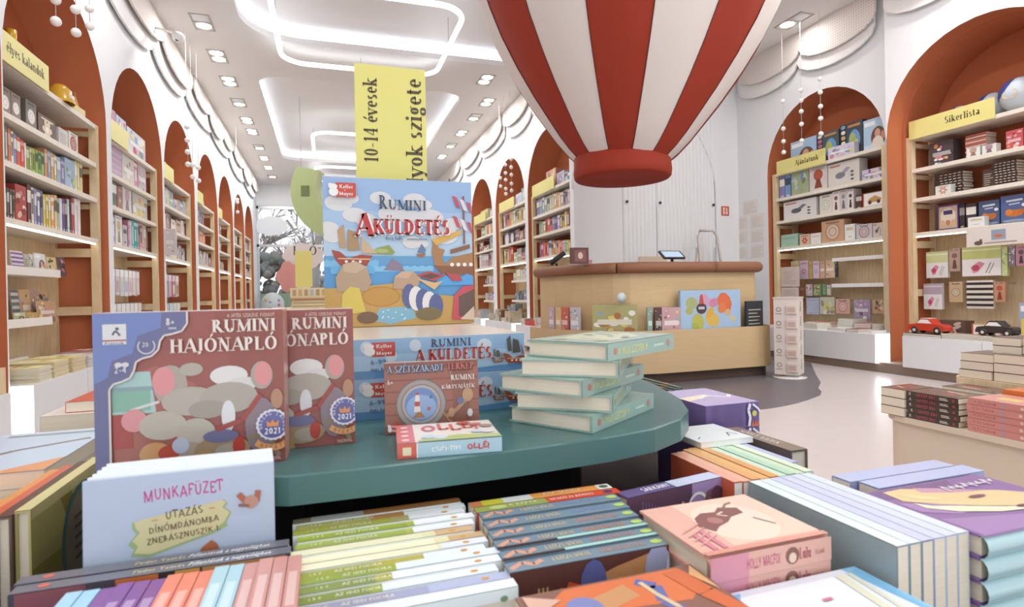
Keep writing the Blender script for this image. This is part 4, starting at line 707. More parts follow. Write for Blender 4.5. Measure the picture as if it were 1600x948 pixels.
hung(NM, [(1236, 1248, 408, 436, 'd8cc9c', 'plain', 'c8b080'), (1249, 1263, 407, 436, 'd4c0cc', 'flower', 'c88ab0'), (1264, 1269, 408, 436, 'c8a868', 'plain', 'b89858'), (1270, 1280, 408, 435, 'd8c4d4', 'flower', 'a8a0c8'), (1281, 1289, 407, 435, 'd0a890', 'dots', 'c87860'), (1290, 1304, 407, 434, 'd8c0a0', 'dots', 'c8905c'), (1305, 1309, 409, 433, '3c4448', 'plain', '54605c')], 'the upper peg row, smaller right arch')
hung(NM, [(1249, 1258, 448, 462, 'a06a50', 'plain', 'c89080'), (1259, 1269, 444, 462, 'd8d4d0', 'blobs', 'c86a84'), (1271, 1283, 444, 462, '8a9a68', 'blobs', 'd0c8a8'), (1285, 1291, 444, 461, '6f9a70', 'lines', 'a8c8a4'), (1292, 1298, 445, 461, 'd0ccc0', 'plain', 'b8b4a8')], 'the middle peg row, smaller right arch', .22)
hung(NM, [(1221, 1231, 467, 495, 'd4ccc8', 'figure', '9a9490'), (1233, 1254, 466, 495, 'd0bca8', 'lines', 'b8a08c'), (1260, 1280, 465, 491, 'b4bcd4', 'lines', 'd8dce8'), (1281, 1304, 464, 491, 'c8ccb8', 'blobs', 'b8b838'), (1306, 1328, 467, 490, 'd8b0a0', 'circle', 'c88a7c'), (1334, 1360, 468, 500, 'a898b4', 'dots', 'c8a8c0'), (1363, 1382, 468, 490, 'c8a884', 'blobs', '6a5040')], 'the lower peg row, smaller right arch', .2)
for i, (x0, x1, yt, yb) in enumerate(((1215, 1249, 417, 448), (1214, 1248, 449, 464))):
    hung(NM, [(x0, x1, yt, yb, 'd9cbc4', 'lines', 'c0aaa4')], ['upper leaflet spot, smaller right arch', 'lower leaflet spot, smaller right arch'][i], [.1, .1][i], 'leaflet', 'leaflet', .004)
def lay(N, px0, px1, n, th, cols, label, yo, d=.2, name='notebook', cat='notebook', z=BASE):
    a, b = span(N, px0, px1, yo+.05, 515); flat_stack(N, (a+b)/2, yo, b-a, d, z, n, th, cols, label, cat, name)
lay(NM, 1258, 1282, 4, .018, ['e8e4e0', 'b8c8b8', 'd8d8cc'], 'pad in the mint stack, smaller right cabinet', -.3); lay(NM, 1264, 1296, 5, .014, ['e0a880', 'd8906c', 'e8c8b0'], 'pad in the peach stack, smaller right cabinet', -.04)
lay(NM, 1298, 1326, 3, .012, ['e8e8ea', 'd8d8dc'], 'thin white pad on the smaller right cabinet', -.3); lay(NM, 1328, 1345, 3, .012, ['8a3a48', 'e0d8d8', '9a4450'], 'dark red pad on the smaller right cabinet', -.3); lay(NM, 1314, 1338, 6, .02, ['b8d0c4', 'c8d8cc', 'a8c8ba'], 'pad in the mint pile, smaller right cabinet', -.04)
lay(NM, 1340, 1366, 4, .018, ['d8a0a8', 'e0b0b4', 'c88a94'], 'pad in the pink pile, smaller right cabinet', -.04); lay(NM, 1346, 1368, 2, .014, ['e8e2e0', 'dcd8d8'], 'pale pad at the bright cabinet end, right wall', -.3); lay(NM, 1368, 1376, 4, .02, ['a8a8a4', 'b8b4ac'], 'grey pad in the stack by the orange pillar', -.04)
# ---------------- right wall, big arch
def ball_toy(px, py, r, label, y):
    p = NB.ypx(px, py, y); t = thing('plush_globe', label, 'toy', (p.x, p.y, S1+r+.001), 0, None); m = MB(); m.sphere((0, 0, 0), r, 'c8d2da', n=18, k=10); m.build('ball', 'print', t); m = MB()
    m.M = Matrix.Rotation(-.9, 4, 'X') @ Matrix.Rotation(-.4, 4, 'Y'); m.lathe([(r*math.sin(a)*1.02, r*math.cos(a)*1.02) for a in (0, .3, .6, .85)], 18, '3a4a92'); m.build('cap', 'print', t)
    m = MB(); a = Art(); a.ell(0, 0, r*.4, r*.3, 'd8c89c'); a.ell(r*.1, -r*.05, r*.2, r*.15, 'd8a888'); a.put(m, frame((-r*.93, 0, -.05*r), (0, -1, 0), (0, 0, 1), (-1, 0, 0)), d=.0006); m.build('print_patch', 'print', t)
ball_toy(1500, 190, .11, 'round blue and white plush globe half hidden behind the Sikerlista sign', .42); ball_toy(1551, 170, .125, 'round blue and white plush globe at the right end of the Sikerlista sign', .42); ball_toy(1594, 160, .145, 'blue and white plush globe standing clear to the right of the Sikerlista sign', .34)
def lying_stack(N, sh, px0, px1, ytop, th, col, label, y=.1, d=.14, name='hardcover', cols=None, lettered=True):
    z = SHELF.get(sh, sh); a, b = span(N, px0, px1, y+N.rec, ytop+10); H = N.ypx((px0+px1)/2, ytop, y+N.rec).z-z; n = max(1, round(H/th)); th = H/n
    for i in range(n):
        c = (cols or [col])[i % len(cols or [col])]; w = b-a-.004; m = MB(frame((0, 0, 0), (0, 1, 0), (N.s, 0, 0), (0, 0, 1)))
        m.box(-w/2, w/2, 0, d, 0, .002, c); m.box(-w/2, w/2, 0, d, th-.0025, th-.0005, c); m.box(-w/2, w/2, 0, .002, 0, th-.0005, c); m.box(-w/2+.003, w/2-.003, .002, d-.003, .002, th-.0025, 'e4d8c8')
        if lettered:
            for k in range(5): m.box(-w*.42+w*.17*k, -w*.42+w*.17*k+w*.1, -.0006, 0, th*.35, th*.65, 'd8cec2')
        tag(m.build(name, 'print', None, (N.plane(N.rec+y)+rs.uniform(-.003, .003), (a+b)/2+rs.uniform(-.004, .004), z+i*th+.0004)), f'{label}, {ORD[i]} from the bottom', 'book', label)
lying_stack(NB, 3, 1463, 1505, 270, .024, '51413c', 'brown hardcover in the first lettered stack, big right bookcase'); lying_stack(NB, 3, 1549, 1589, 252, .024, '54443f', 'brown hardcover in the second lettered stack, big right bookcase')
lying_stack(NB, 2, 1508, 1541, 209, .02, 'c8705c', 'red edged book in the striped stack under the Sikerlista sign', cols=['c86a58', 'e0c0b4'], lettered=False); lying_stack(NB, 2, 1475, 1484, 236, .018, '8a7468', 'small brown book lying behind the white boxes under the Sikerlista sign', lettered=False, y=.12, d=.1)
lying_stack(NB, 4, 1425, 1440, 362, .012, '6a5aa0', 'thin purple box lying under the framed purple game', lettered=False, y=.03, d=.1) if False else None
# printed shelf board hung from the lit shelf
a, b = span(NB, 1509, 1640, .2, 370); t = thing('promo_board', 'white printed promotion board with small fox book picture hung under the lit right shelf', 'board', (NB.plane(.208), b, 1.19)); w = b-a
m = MB(); m.box(0, .006, -w, 0, 0, .17, 'e4dcd4'); m.build('board', 'print', t); m = MB(); ar = Art(); ar.rect(.2, .04, .32, .14, 'd0d4dc'); ar.rect(.205, .05, .315, .135, '98a4b4'); ar.ell(.26, .08, .035, .014, 'd07a4a'); ar.ell(.1, .03, .035, .02, '6a5a50'); ar.ell(.12, .05, .012, .016, '6a5a50'); ar.rect(.15, .02, .4, .03, 'a89080')
for i in range(4): ar.rect(.45, .05+.024*i, .45+rs.uniform(.12, .22), .056+.024*i, '9a8c84')
ar.put(m, frame((-.0006, 0, 0), (0, -1, 0), (0, 0, 1), (-1, 0, 0)), clip=(0, 0, w, .17)); m.build('print_sheet', 'print', t)
hung(NB, [(1447, 1481, 393, 434, 'e6e6e8', 'kit', 'c8d09a'), (1483, 1500, 388, 424, 'b89c8c', 'figure', '8a6a60'), (1503, 1564, 385, 431, 'eceaea', 'kit', 'c2cc84'), (1565, 1574, 386, 431, 'cad694', 'blobs', 'a8b870'), (1576, 1586, 384, 416, '8a8690', 'blobs', 'd8d0d8'), (1587, 1604, 384, 415, 'c890a8', 'figure', '6a6068')], 'the upper peg row, big right arch', .34, 'craft kit', 'craft_kit', .03)
hung(NB, [(1441, 1472, 443, 483, 'e8e6e6', 'kit', 'b8a8b8'), (1483, 1504, 440, 472, 'c8b08c', 'circle', 'a89068'), (1510, 1552, 438, 482, 'e6e2d8', 'stripes', '3a3434'), (1553, 1571, 440, 472, 'c89c7c', 'figure', 'c8604c')], 'the lower peg row, big right arch', .34, 'craft kit', 'craft_kit', .03)
face_box(NB, *span(NB, 1506, 1552, -.0, 500), .12, .13, BASE, 'd8b088', 'car', 'c8502c', -.12, 'boxed_game', 'toy box', 'orange and white box picturing a tan toy car on the big right cabinet'); face_box(NB, *span(NB, 1456, 1500, .05, 500), .12, .15, BASE, '6a5048', 'blobs', 'b08a78', -.1, 'boxed_game', 'toy box', 'brown toy box behind the red toy car on the big right cabinet')
face_box(NB, *span(NB, 1564, 1584, .05, 500), .1, .1, BASE, '7a5850', 'lines', 'd8d0cc', -.1, 'boxed_game', 'toy box', 'small brown and white box behind the black toy car'); face_box(NB, *span(NB, 1585, 1640, .02, 490), .03, .32, BASE, 'a8b4cc', 'photo', '4a5a88', -.14, 'picture_book', 'book', 'tall pale blue book standing at the right edge of the big right cabinet'); face_box(NB, *span(NB, 1593, 1640, -.1, 490), .02, .2, BASE, 'd8c460', 'lines', '3a3a34', -.3, 'picture_book', 'book', 'yellow and black book leaning in front of the tall pale blue one')
def toy_car(px0, px1, body, label, yo, z):
    a, b = span(NB, px0, px1, yo, 515); L = b-a; t = thing('toy_car', label, 'toy car', (NB.plane(yo), (a+b)/2, z)); H = L*.3
    m = MB(); pr = [(-.5, .09), (-.5, .2), (-.42, .26), (-.2, .28), (-.08, .42), (.14, .42), (.26, .28), (.46, .25), (.5, .16), (.5, .09)]; w = L*.17
    for sx in (-1, 1): m.poly([(sx*w, x*L, y*L) for x, y in pr], body)
    for (x0, y0), (x1, y1) in zip(pr, pr[1:]+pr[:1]): m.poly([(-w, x0*L, y0*L), (w, x0*L, y0*L), (w, x1*L, y1*L), (-w, x1*L, y1*L)], body)
    m.build('body', 'gloss', t); m = MB()
    for sx in (-1, 1): m = MB(); m.poly([(sx*(w+.001), x*L, y*L) for x, y in ((-.18, .29), (-.07, .395), (.13, .395), (.23, .29))], 'f0eeea'); m.build('car_window', 'gloss', t)
    m = MB()
    m.box(-w*.9, w*.9, -.08*L, .14*L, .42*L, .43*L, 'f0eeea' if body == 'c8402c' else '4a4444'); m.build('car_roof', 'gloss', t)
    for x in (-.32, .3):
        for sx in (-1, 1): k = MB(); k.lathe([(0, .02*L), (.05*L, .02*L), (.07*L, .015*L), (.1*L, .01*L), (.1*L, -.03*L), (0, -.03*L)], 16, '2e2a28', cols=None); k.lathe([(0, .022*L), (.045*L, .0205*L)], 12, 'd8d4cc'); o = k.build('wheel', 'gloss', t, (sx*w, x*L, .1*L)); o.rotation_euler = (0, sx*PI/2, 0)
lay(NB, 1416, 1475, 2, .016, ['6a6a66', '7a7a74'], 'grey flat box under the red toy car', -.15, .16, 'boxed_game', 'box'); lay(NB, 1476, 1600, 4, .012, ['a8a690', 'b8b4a0'], 'long olive flat box on the big right cabinet', -.14, .14, 'boxed_game', 'box')
toy_car(1425, 1482, 'c8402c', 'red toy car with white roof on the big right cabinet by the orange pillar', -.07, BASE+.033); toy_car(1530, 1592, '3a3434', 'black toy car with pale windows on the big right cabinet', -.07, BASE+.049)
# white bead garlands hanging from the ceiling clouds
def garland(x, y, zs, r, label, ztop=ZC-.003):
    t = thing('bead_garland', label, 'garland', (x, y, 0), 0, 'white ball garlands'); m = MB(); m.tube([(0, 0, min(zs)), (0, 0, ztop)], .0022, 5, 'd8d4d0'); m.build('cord', 'print', t)
    for z in zs: m = MB(); m.sphere((0, 0, z), r, n=14, k=9); m.build('ball', 'ball', t)
def gar_px(px, pys, X, r, label):
    ps = [atX(px, q, X) for q in pys]; garland(X, sum(p.y for p in ps)/len(ps), [p.z for p in ps], r, label)
gar_px(87, (0, 33), -1.45, .028, 'white ball garland leftmost before the front left arch'); gar_px(118, (-20, 15, 50), -1.45, .028, 'white ball garland second from left before the front left arch'); gar_px(140, (14, 41), -1.45, .026, 'white ball garland right of the front left arch')
gar_px(293, (199, 219, 237, 256), -1.45, .03, 'white ball garland over the third left arch'); gar_px(301, (258, 276), -1.45, .03, 'short white ball garland between the third and fourth left arches'); gar_px(310, (262, 282), -1.45, .03, 'white ball garland at the edge of the fourth left arch'); gar_px(371, (312, 316, 331), -1.45, .03, 'white ball garland at the sixth left arch')
gar_px(782, (278, 291), 2.68, .028, 'left short white ball garland before the middle hall arch'); gar_px(790, (257, 270, 281, 295, 303), 2.68, .028, 'middle white ball garland before the middle hall arch'); gar_px(799, (248, 261, 273, 287, 298), 2.68, .028, 'right white ball garland before the middle hall arch')
gar_px(1224, (158, 201, 221, 238), 5.2, .026, 'left white ball garland before the smaller right arch'); gar_px(1252, (141, 157, 174, 194, 220), 5.2, .026, 'middle white ball garland before the smaller right arch'); gar_px(1282, (123, 144, 166, 185, 209), 5.2, .026, 'right white ball garland before the smaller right arch')
# ------------------------------------------------------------------ cloud shaped perforated panels along the ceiling edge
def cloud_mat():
    m = D.materials.new('perforated'); m.use_nodes = True; t = m.node_tree; b = t.nodes['Principled BSDF']; b.inputs['Roughness'].default_value = .8
    tc = t.nodes.new('ShaderNodeTexCoord'); mp = t.nodes.new('ShaderNodeMapping'); mp.inputs['Scale'].default_value = (1, 34, 34); v = t.nodes.new('ShaderNodeTexVoronoi'); v.inputs['Scale'].default_value = 1.0; v.inputs['Randomness'].default_value = 0
    r = t.nodes.new('ShaderNodeMapRange'); r.inputs[1].default_value = .22; r.inputs[2].default_value = .3; mx = t.nodes.new('ShaderNodeMix'); mx.data_type = 'RGBA'; mx.inputs[6].default_value = (*hx('cfc6be'), 1); mx.inputs[7].default_value = (*hx('ece5df'), 1)
    t.links.new(tc.outputs['Object'], mp.inputs[0]); t.links.new(mp.outputs[0], v.inputs[0]); t.links.new(v.outputs['Distance'], r.inputs[0]); t.links.new(r.outputs[0], mx.inputs[0]); t.links.new(mx.outputs[2], b.inputs['Base Color']); MATS['perforated'] = m
cloud_mat(); mat('cloudwhite', 'f0eeec', .85, .2)
rc = random.Random(4)
def cloud(X, y0, y1, zb, label, matn, lump=.5, th=.022):
    """wavy panel hung parallel to the wall, lumps along its lower edge"""
    n = max(2, round((y1-y0)/lump)); w = (y1-y0)/n; pts = [(y1, ZC-.002), (y0, ZC-.002)]; 
    for i in range(n):
        r = rc.uniform(.75, 1.2)
        for k in range(9):
            a = PI*k/8; pts.append((y0+w*(i+.5)-w/2*math.cos(a), min(ZC-.1, zb+.16-r*.17*math.sin(a)+.14*math.sin(PI*(i+.5)/n)*-1+.1)))
    m = MB(); m.faces([(-th/2, y, z) for y, z in pts]+[(th/2, y, z) for y, z in pts], [tuple(range(len(pts))), tuple(range(2*len(pts)-1, len(pts)-1, -1))]+[(i, (i+1) % len(pts), len(pts)+(i+1) % len(pts), len(pts)+i) for i in range(len(pts))])
    tag(m.build('ceiling_cloud', matn, None, (X, 0, 0)), label, 'ceiling decoration', 'cloud shaped ceiling panels')
for i, (a, b, z) in enumerate([(2.2, 5.6, 3.42), (5.7, 8.6, 3.42), (8.7, 12.2, 3.42), (12.3, 16.4, 3.4)]): cloud(-1.66, a, b, z+.16, f'inner perforated cloud panel, {WN[i]} from the front under the ceiling along the left wall', 'perforated', 1.25); cloud(-1.715, a-.2, b-.15, z-.0, f'outer white cloud panel, {WN[i]} from the front under the ceiling along the left wall', 'cloudwhite', 1.8)
for i, (a, b, z) in enumerate([(6.75, 9.2, 3.4), (9.3, 12.4, 3.4), (12.5, 16.2, 3.4)]): cloud(2.9, a, b, z+.16, f'inner perforated cloud panel, {WN[i]} from the counter under the ceiling of the hall', 'perforated', 1.25); cloud(2.955, a, b-.05, z+.0, f'outer white cloud panel, {WN[i]} from the counter under the ceiling of the hall', 'cloudwhite', 1.8)
cloud(5.22, 2.6, 4.15, 3.6, 'inner perforated cloud panel over the big right arch', 'perforated', 1.0); cloud(5.43, 4.4, 6.4, 3.52, 'inner perforated cloud panel over the smaller right arch', 'perforated', 1.0); cloud(5.29, 2.4, 4.2, 3.44, 'outer white cloud panel over the big right arch', 'cloudwhite', 1.1); cloud(5.475, 4.45, 6.5, 3.4, 'outer white cloud panel over the smaller right arch', 'cloudwhite', 1.1)
# ------------------------------------------------------------------ hot air balloon
BZ = 5.0
def at_depth(px, py, d): return CAM + ray(px, py)*d
bc = at_depth(972, 266, BZ); bx, by = bc.x, bc.y
K = BZ/889.4
t = thing('hot_air_balloon', 'big red and white striped fabric balloon hanging from the ceiling above the counter', 'balloon', (bx, by, 0))
zs = lambda py: .866+(452-py)*K
prof = [(.405, zs(252)), (.48, zs(240)), (.57, zs(222)), (.68, zs(196)), (.81, zs(165)), (.96, zs(125)), (1.1, zs(82)), (1.21, zs(40)), (1.29, zs(2)), (1.325, zs(-20)), (1.33, 3.74), (1.31, 3.79), (1.2, 3.815), (0, 3.82)]
NG = 14; rot0 = math.atan2(-by, -bx)-.03-PI/NG
m = MB()
for g in range(NG):
    c = '943422' if g % 2 == 0 else 'd8cdc7'; sub = 6
    for s_ in range(sub):
        a0, a1 = rot0+2*PI*(g+s_/sub)/NG, rot0+2*PI*(g+(s_+1)/sub)/NG
        for (r0, z0), (r1, z1) in zip(prof[:-1], prof[1:]):
            bl = lambda u: 1+.018*math.sin(PI*u)
            k0, k1 = bl(s_/sub), bl((s_+1)/sub)
            m.poly([(r0*k0*math.cos(a0), r0*k0*math.sin(a0), z0), (r0*k1*math.cos(a1), r0*k1*math.sin(a1), z0), (r1*k1*math.cos(a1), r1*k1*math.sin(a1), z1), (r1*k0*math.cos(a0), r1*k0*math.sin(a0), z1)], c, smooth=True)
m.build('envelope', 'balloon', t)
m = MB()
for g in range(NG):
    a = rot0+2*PI*g/NG; m.tube([(r*1.004*math.cos(a), r*1.004*math.sin(a), z) for r, z in prof[:-3]], .004, 5, '6a3a34')
m.build('seam_piping', 'matte', t)
m = MB(); R0 = .425; zt, zb = 1.965, 1.835
m.lathe([(.38, zs(238)), (.42, zs(246)), (R0*.985, zt-.012), (R0*1.0, (zt+zb)/2), (R0*.985, zb+.015), (R0*.95, zb), (R0*.85, zb-.006), (R0*.4, zb+.004), (0, zb+.006)], 40, '943422'); m.build('skirt', 'balloon', t)
for ch in [o for o in COL.objects if o.parent == t and o.name != 'skirt']:   # the envelope hangs slightly tilted
    pv = Vector((0, 0, 1.95)); ch.matrix_basis = Matrix.Translation(pv) @ Matrix.Rotation(.045, 4, Vector((_F.x, _F.y, 0))) @ Matrix.Translation(-pv)
# ------------------------------------------------------------------ counter
cpt = [(4.02, 4.5), (3.3, 4.49), (2.85, 4.49), (2.62, 4.54), (2.45, 4.66), (2.3, 4.86), (2.18, 5.1), (2.1, 5.4), (2.07, 5.75)]
def offset(pts, d):
    out = []
    for i, p in enumerate(pts):
        a = pts[max(i-1, 0)]; b = pts[min(i+1, len(pts)-1)]; tx, ty = b[0]-a[0], b[1]-a[1]; q = math.hypot(tx, ty); out.append((p[0]+ty/q*d, p[1]-tx/q*d))
    return out
end = [(4.24-.12*math.cos(PI/2*i/5)+.0, 4.5+.22*(1-math.cos(PI/2*i/5))) for i in range(6)]
low = list(reversed(cpt)); low = low+[(4.02+.2*math.sin(PI/2*i/6), 4.5+.2*(1-math.cos(PI/2*i/6))) for i in range(1, 7)]+[(4.22, 5.75)]
def closed(d):
    o = offset(low, d); return o
t = thing('sales_counter', 'curved beige sales counter with brown padded rim standing on the dark floor patch', 'counter', (0, 0, 0))
m = MB(); m.prism(closed(-.045), .003, .1); m.build('plinth', 'darkkick', t)
m = MB(); p0 = closed(0); p1 = closed(-.13); n = len(p0)
for i in range(n-1):
    m.poly([(*p0[i], .1), (*p0[i+1], .1), (*p0[i+1], .49), (*p0[i], .49)], smooth=False); m.poly([(*p0[i], .49), (*p0[i+1], .49), (*closed(-.015)[i+1], .49), (*closed(-.015)[i], .49)]); m.poly([(*closed(-.015)[i], .49), (*closed(-.015)[i+1], .49), (*closed(-.015)[i+1], .42), (*closed(-.015)[i], .42)]); m.poly([(*closed(-.015)[i], .42), (*closed(-.015)[i+1], .42), (*p1[i+1], .42), (*p1[i], .42)])
m.build('display_pocket', 'counter', t)
m = MB(); m.prism(p1, .42, 1.03); m.build('front_panel', 'counter', t)
m = MB(); m.prism(closed(-.12), 1.02, 1.06); m.build('worktop', 'rim', t)
q = closed(-.10)
cuts = [0, 5, 11, n-1] if n > 12 else [0, n//2, n-1]
def seg_path(pts, a, b):
    L = [0]
    for (x0, y0), (x1, y1) in zip(pts[:-1], pts[1:]): L.append(L[-1]+math.hypot(x1-x0, y1-y0))
    tot = L[-1]; out = []
    def P(s):
        for i in range(len(L)-1):
            if L[i+1] >= s or i == len(L)-2:
                u = (s-L[i])/(L[i+1]-L[i] or 1); return (pts[i][0]+(pts[i+1][0]-pts[i][0])*u, pts[i][1]+(pts[i+1][1]-pts[i][1])*u)
    k = 14
    return [P(tot*(a+(b-a)*i/k)) for i in range(k+1)]
for a, b in ((0, .3), (.302, .56), (.562, .76), (.762, 1)):
    m = MB(); pts = seg_path(q, a, b); sec = [(.05*math.cos(2*PI*j/12), .052*math.sin(2*PI*j/12)) for j in range(12)]; off = [offset(pts, s[0]) for s in sec]; N_ = len(pts); v = []
    for i in range(N_): v += [(off[j][i][0], off[j][i][1], 1.068+sec[j][1]) for j in range(12)]
    f = [(i*12+j, i*12+(j+1) % 12, (i+1)*12+(j+1) % 12, (i+1)*12+j) for i in range(N_-1) for j in range(12)]+[tuple(range(11, -1, -1)), tuple(range((N_-1)*12, N_*12))]
    m.faces(v, f, smooth=True); m.build('padded_rim', 'rim', t)
m = MB(); m.lathe([(0, 0), (.048, .001), (.05, .004), (0, .006)], 18, 'c8d4d2'); o = m.build('round_sticker', 'print', t, (0, 0, 0)); pp = atZ(971, 465, .78); pp = atY(971, 465, 4.622); o.location = (pp.x, pp.y, pp.z); o.rotation_euler = (PI/2, 0, 0)
# things in the counter pocket
def proj(p):
    d = Vector(p)-CAM; z = d.dot(_F); return CX+FPX*d.dot(RR)/z, CY-FPX*d.dot(UU)/z
PC = seg_path(offset(low, -.035), 0, 1); PC = [(PC[i][0]+(PC[i+1][0]-PC[i][0])*k/12, PC[i][1]+(PC[i+1][1]-PC[i][1])*k/12) for i in range(len(PC)-1) for k in range(12)]
def on_curve(px): return min((q for q in PC if q[1] < 5.6 and not (q[0] > 3 and q[1] > 4.62)), key=lambda q: abs(proj((q[0], q[1], .55))[0]-px))
def pocket(px0, px1, pyt, y, c, st, c2, label, name='picture_book', cat='book', th=.02, zb=.4215, lean=0):
    A, B = on_curve(px0), on_curve(px1); w = math.hypot(B[0]-A[0], B[1]-A[1]); rz = math.atan2(B[1]-A[1], B[0]-A[0]); cm = ((A[0]+B[0])/2, (A[1]+B[1])/2, .55); h = .55+(proj(cm)[1]-pyt)/FPX*((Vector(cm)-CAM).dot(_F))-zb
    m = MB(); m.box(0, w, 0, th, 0, h, c); ar = facart(Art(), st, w, h, c, c2, rs); ar.put(m, frame((0, -.0006, 0), (1, 0, 0), (0, 0, 1), (0, -1, 0)), clip=(0, 0, w, h)); o = m.build(name, 'print', None, (A[0], A[1], zb), rz); o['w'] = w; o['h'] = h; return tag(o, label, cat, 'things in the counter pocket')
PK = 4.525
pocket(927, 995, 476, PK+.03, 'b4b07c', 'dots', 'b0784c', 'green and brown puzzle box with black round badge in the counter pocket', 'boxed_game', 'box', .016)
pocket(1012, 1021, 480, PK, '8aa89c', 'dots', 'a86a6c', 'green and red slim book left of the dark one in the counter pocket'); pocket(1022, 1033, 480, PK, '5a4442', 'dots', '6aa08c', 'dark slim book with green spots in the counter pocket'); pocket(1034, 1064, 480, PK, 'c8a0a4', 'dots', '88b0a4', 'pink flowered book beside the world map box in the counter pocket')
o = pocket(1062, 1158, 453, PK+.045, 'a4c0d8', 'plain', 'b8d0e0', 'big world map puzzle box with rounded corners in the counter pocket', 'boxed_game', 'box', .03)
def map_art():
    w, h = o['w'], o['h']; ar = Art(); ar.rect(.0, .0, w, h, 'a4c0dc')
    for cx, cy, rx, ry, c in ((.18, .72, .1, .14, 'a8b07c'), (.14, .55, .05, .1, 'b0b060'), (.28, .3, .1, .2, 'b8b85c'), (.24, .2, .05, .12, 'a8b050'), (.52, .35, .1, .2, 'd8b45c'), (.48, .5, .09, .08, 'd8a848'), (.42, .78, .12, .1, 'c8a0b8'), (.55, .72, .09, .1, 'c888a0'), (.73, .72, .15, .18, 'd8704c'), (.68, .6, .08, .1, 'd8804c'), (.86, .36, .07, .06, 'c8c09c'), (.78, .5, .05, .08, 'd8a878')): ar.ell(cx*w, cy*h, rx*w, ry*h, c, 9, rs.uniform(0, 3))
    ar.rect(.58*w, .04*h, .76*w, .12*h, 'd0604c'); ar.ell(.86*w, .1*h, .06*w, .05*h, 'd8804c'); ar.ell(.34*w, .6*h, .085*w, .12*h, '4a4044'); ar.poly([(.3*w, .7*h), (.38*w, .7*h), (.36*w, .9*h), (.32*w, .9*h)], 'c8504c'); ar.rect(.29*w, .58*h, .39*w, .64*h, 'c8c0c0')
    m = MB(); ar.put(m, frame((0, -.0025, 0), (1, 0, 0), (0, 0, 1), (0, -1, 0))); m.build('map_print', 'print', o)
map_art()
pocket(1165, 1192, 470, PK+.02, '3a3e44', 'lines', 'c8c4b4', 'dark book with white lettering at the right end of the counter pocket')
for i, (px0, px1, c, c2, y) in enumerate(((857, 865.5, 'c8b0bc', 'e0d8d8', 5.12), (867, 876, 'd8b888', 'c89860', 5.02), (878, 889.5, 'c8705c', 'e8d8d0', 4.92), (891, 907, 'c8c4cc', '8ab0a8', 4.84))):
    o = pocket(px0, px1, 480, y, c, 'dots', c2, f'{cname(c)} slim card box, {ORD[i]} from left at the curved end of the counter pocket', 'card_box', 'box', .02)
# things on the counter
p = atY(1050, 405, 5.1); t = thing('payment_tablet', 'small dark touch screen on a stand on the counter', 'tablet', (p.x, 5.1, 1.0605)); m = MB(); m.lathe([(0, 0), (.05, 0), (.05, .012), (.016, .02), (.014, .13), (.0, .13)], 14); m.build('stand', 'dark', t)
m = MB(frame((0, 0, .16), (1, 0, 0), (0, .6, .45), (0, -.6, .8))); m.rbox(-.13, .13, -.09, .09, -.012, .006, .015); o = m.build('casing', 'dark', t); m = MB(frame((0, 0, .16), (1, 0, 0), (0, .6, .45), (0, -.6, .8))); m.poly([(-.11, -.07, .0075), (.11, -.07, .0075), (.11, .07, .0075), (-.11, .07, .0075)]); m.build('touch_screen', 'screen', o)
p = atY(1017, 410, 5.7); t = thing('office_chair', 'pale grey office chair whose backrest shows above the counter rim', 'chair', (p.x+.4, 6.28, 0)); m = MB(); m.rbox(-.2, .2, .0, .05, .78, 1.28, .02); m.build('backrest', 'cream', t); m = MB(); m.rbox(-.22, .22, -.42, .0, .46, .54, .06); m.build('seat', 'cream', t); m = MB(); m.tube([(0, -.2, .08), (0, -.2, .46)], .025, 10); m.tube([(0, -.18, .46), (0, .06, .46), (0, .07, .9)], .018, 8); m.build('column', 'dark', t)
for k in range(5):
    a = 2*PI*k/5; m = MB(); m.tube([(0, -.2, .1), (.26*math.cos(a), -.2+.26*math.sin(a), .05)], .018, 8); m.sphere((.26*math.cos(a), -.2+.26*math.sin(a), .03), .03); m.build('leg', 'dark', t)
# step ladder leaning by the back wall
p0 = atY(1098, 405, 6.3); t = thing('step_ladder', 'cream folding step ladder standing behind the counter before the fluted doors', 'ladder', (atY(1108, 380, 6.25).x, 6.25, 0)); W2 = .185
m = MB(); m.tube([(-W2-.03, -.2, 0), (-W2+.04, .03, 1.55), (-W2+.08, .05, 1.62), (W2-.08, .05, 1.62), (W2-.04, .03, 1.55), (W2+.03, -.2, 0)], .017, 8, 'd8cfc4'); m.build('front_frame', 'gloss', t)
m = MB(); m.tube([(-W2, .25, 0), (-W2+.05, .07, 1.4)], .014, 8, 'cfc6bc'); m.tube([(W2, .25, 0), (W2-.05, .07, 1.4)], .014, 8, 'cfc6bc'); m.tube([(-W2, .2, .4), (W2, .2, .4)], .01, 6, 'cfc6bc'); m.build('rear_frame', 'gloss', t)
for k, z in enumerate((.25, .5, .75, 1.1)): m = MB(); m.box(-W2+.0, W2-.0, -.17+.1*k*.8-.03, -.03+.1*k*.6, z, z+.03, 'ddd8d2' if k < 3 else '3a3430'); m.build('tread', 'print', t)
m = MB(); m.box(-W2-.05, W2+.05, -.14, .02, 1.165, 1.195, '3c342f'); m.build('tool_tray', 'print', t)
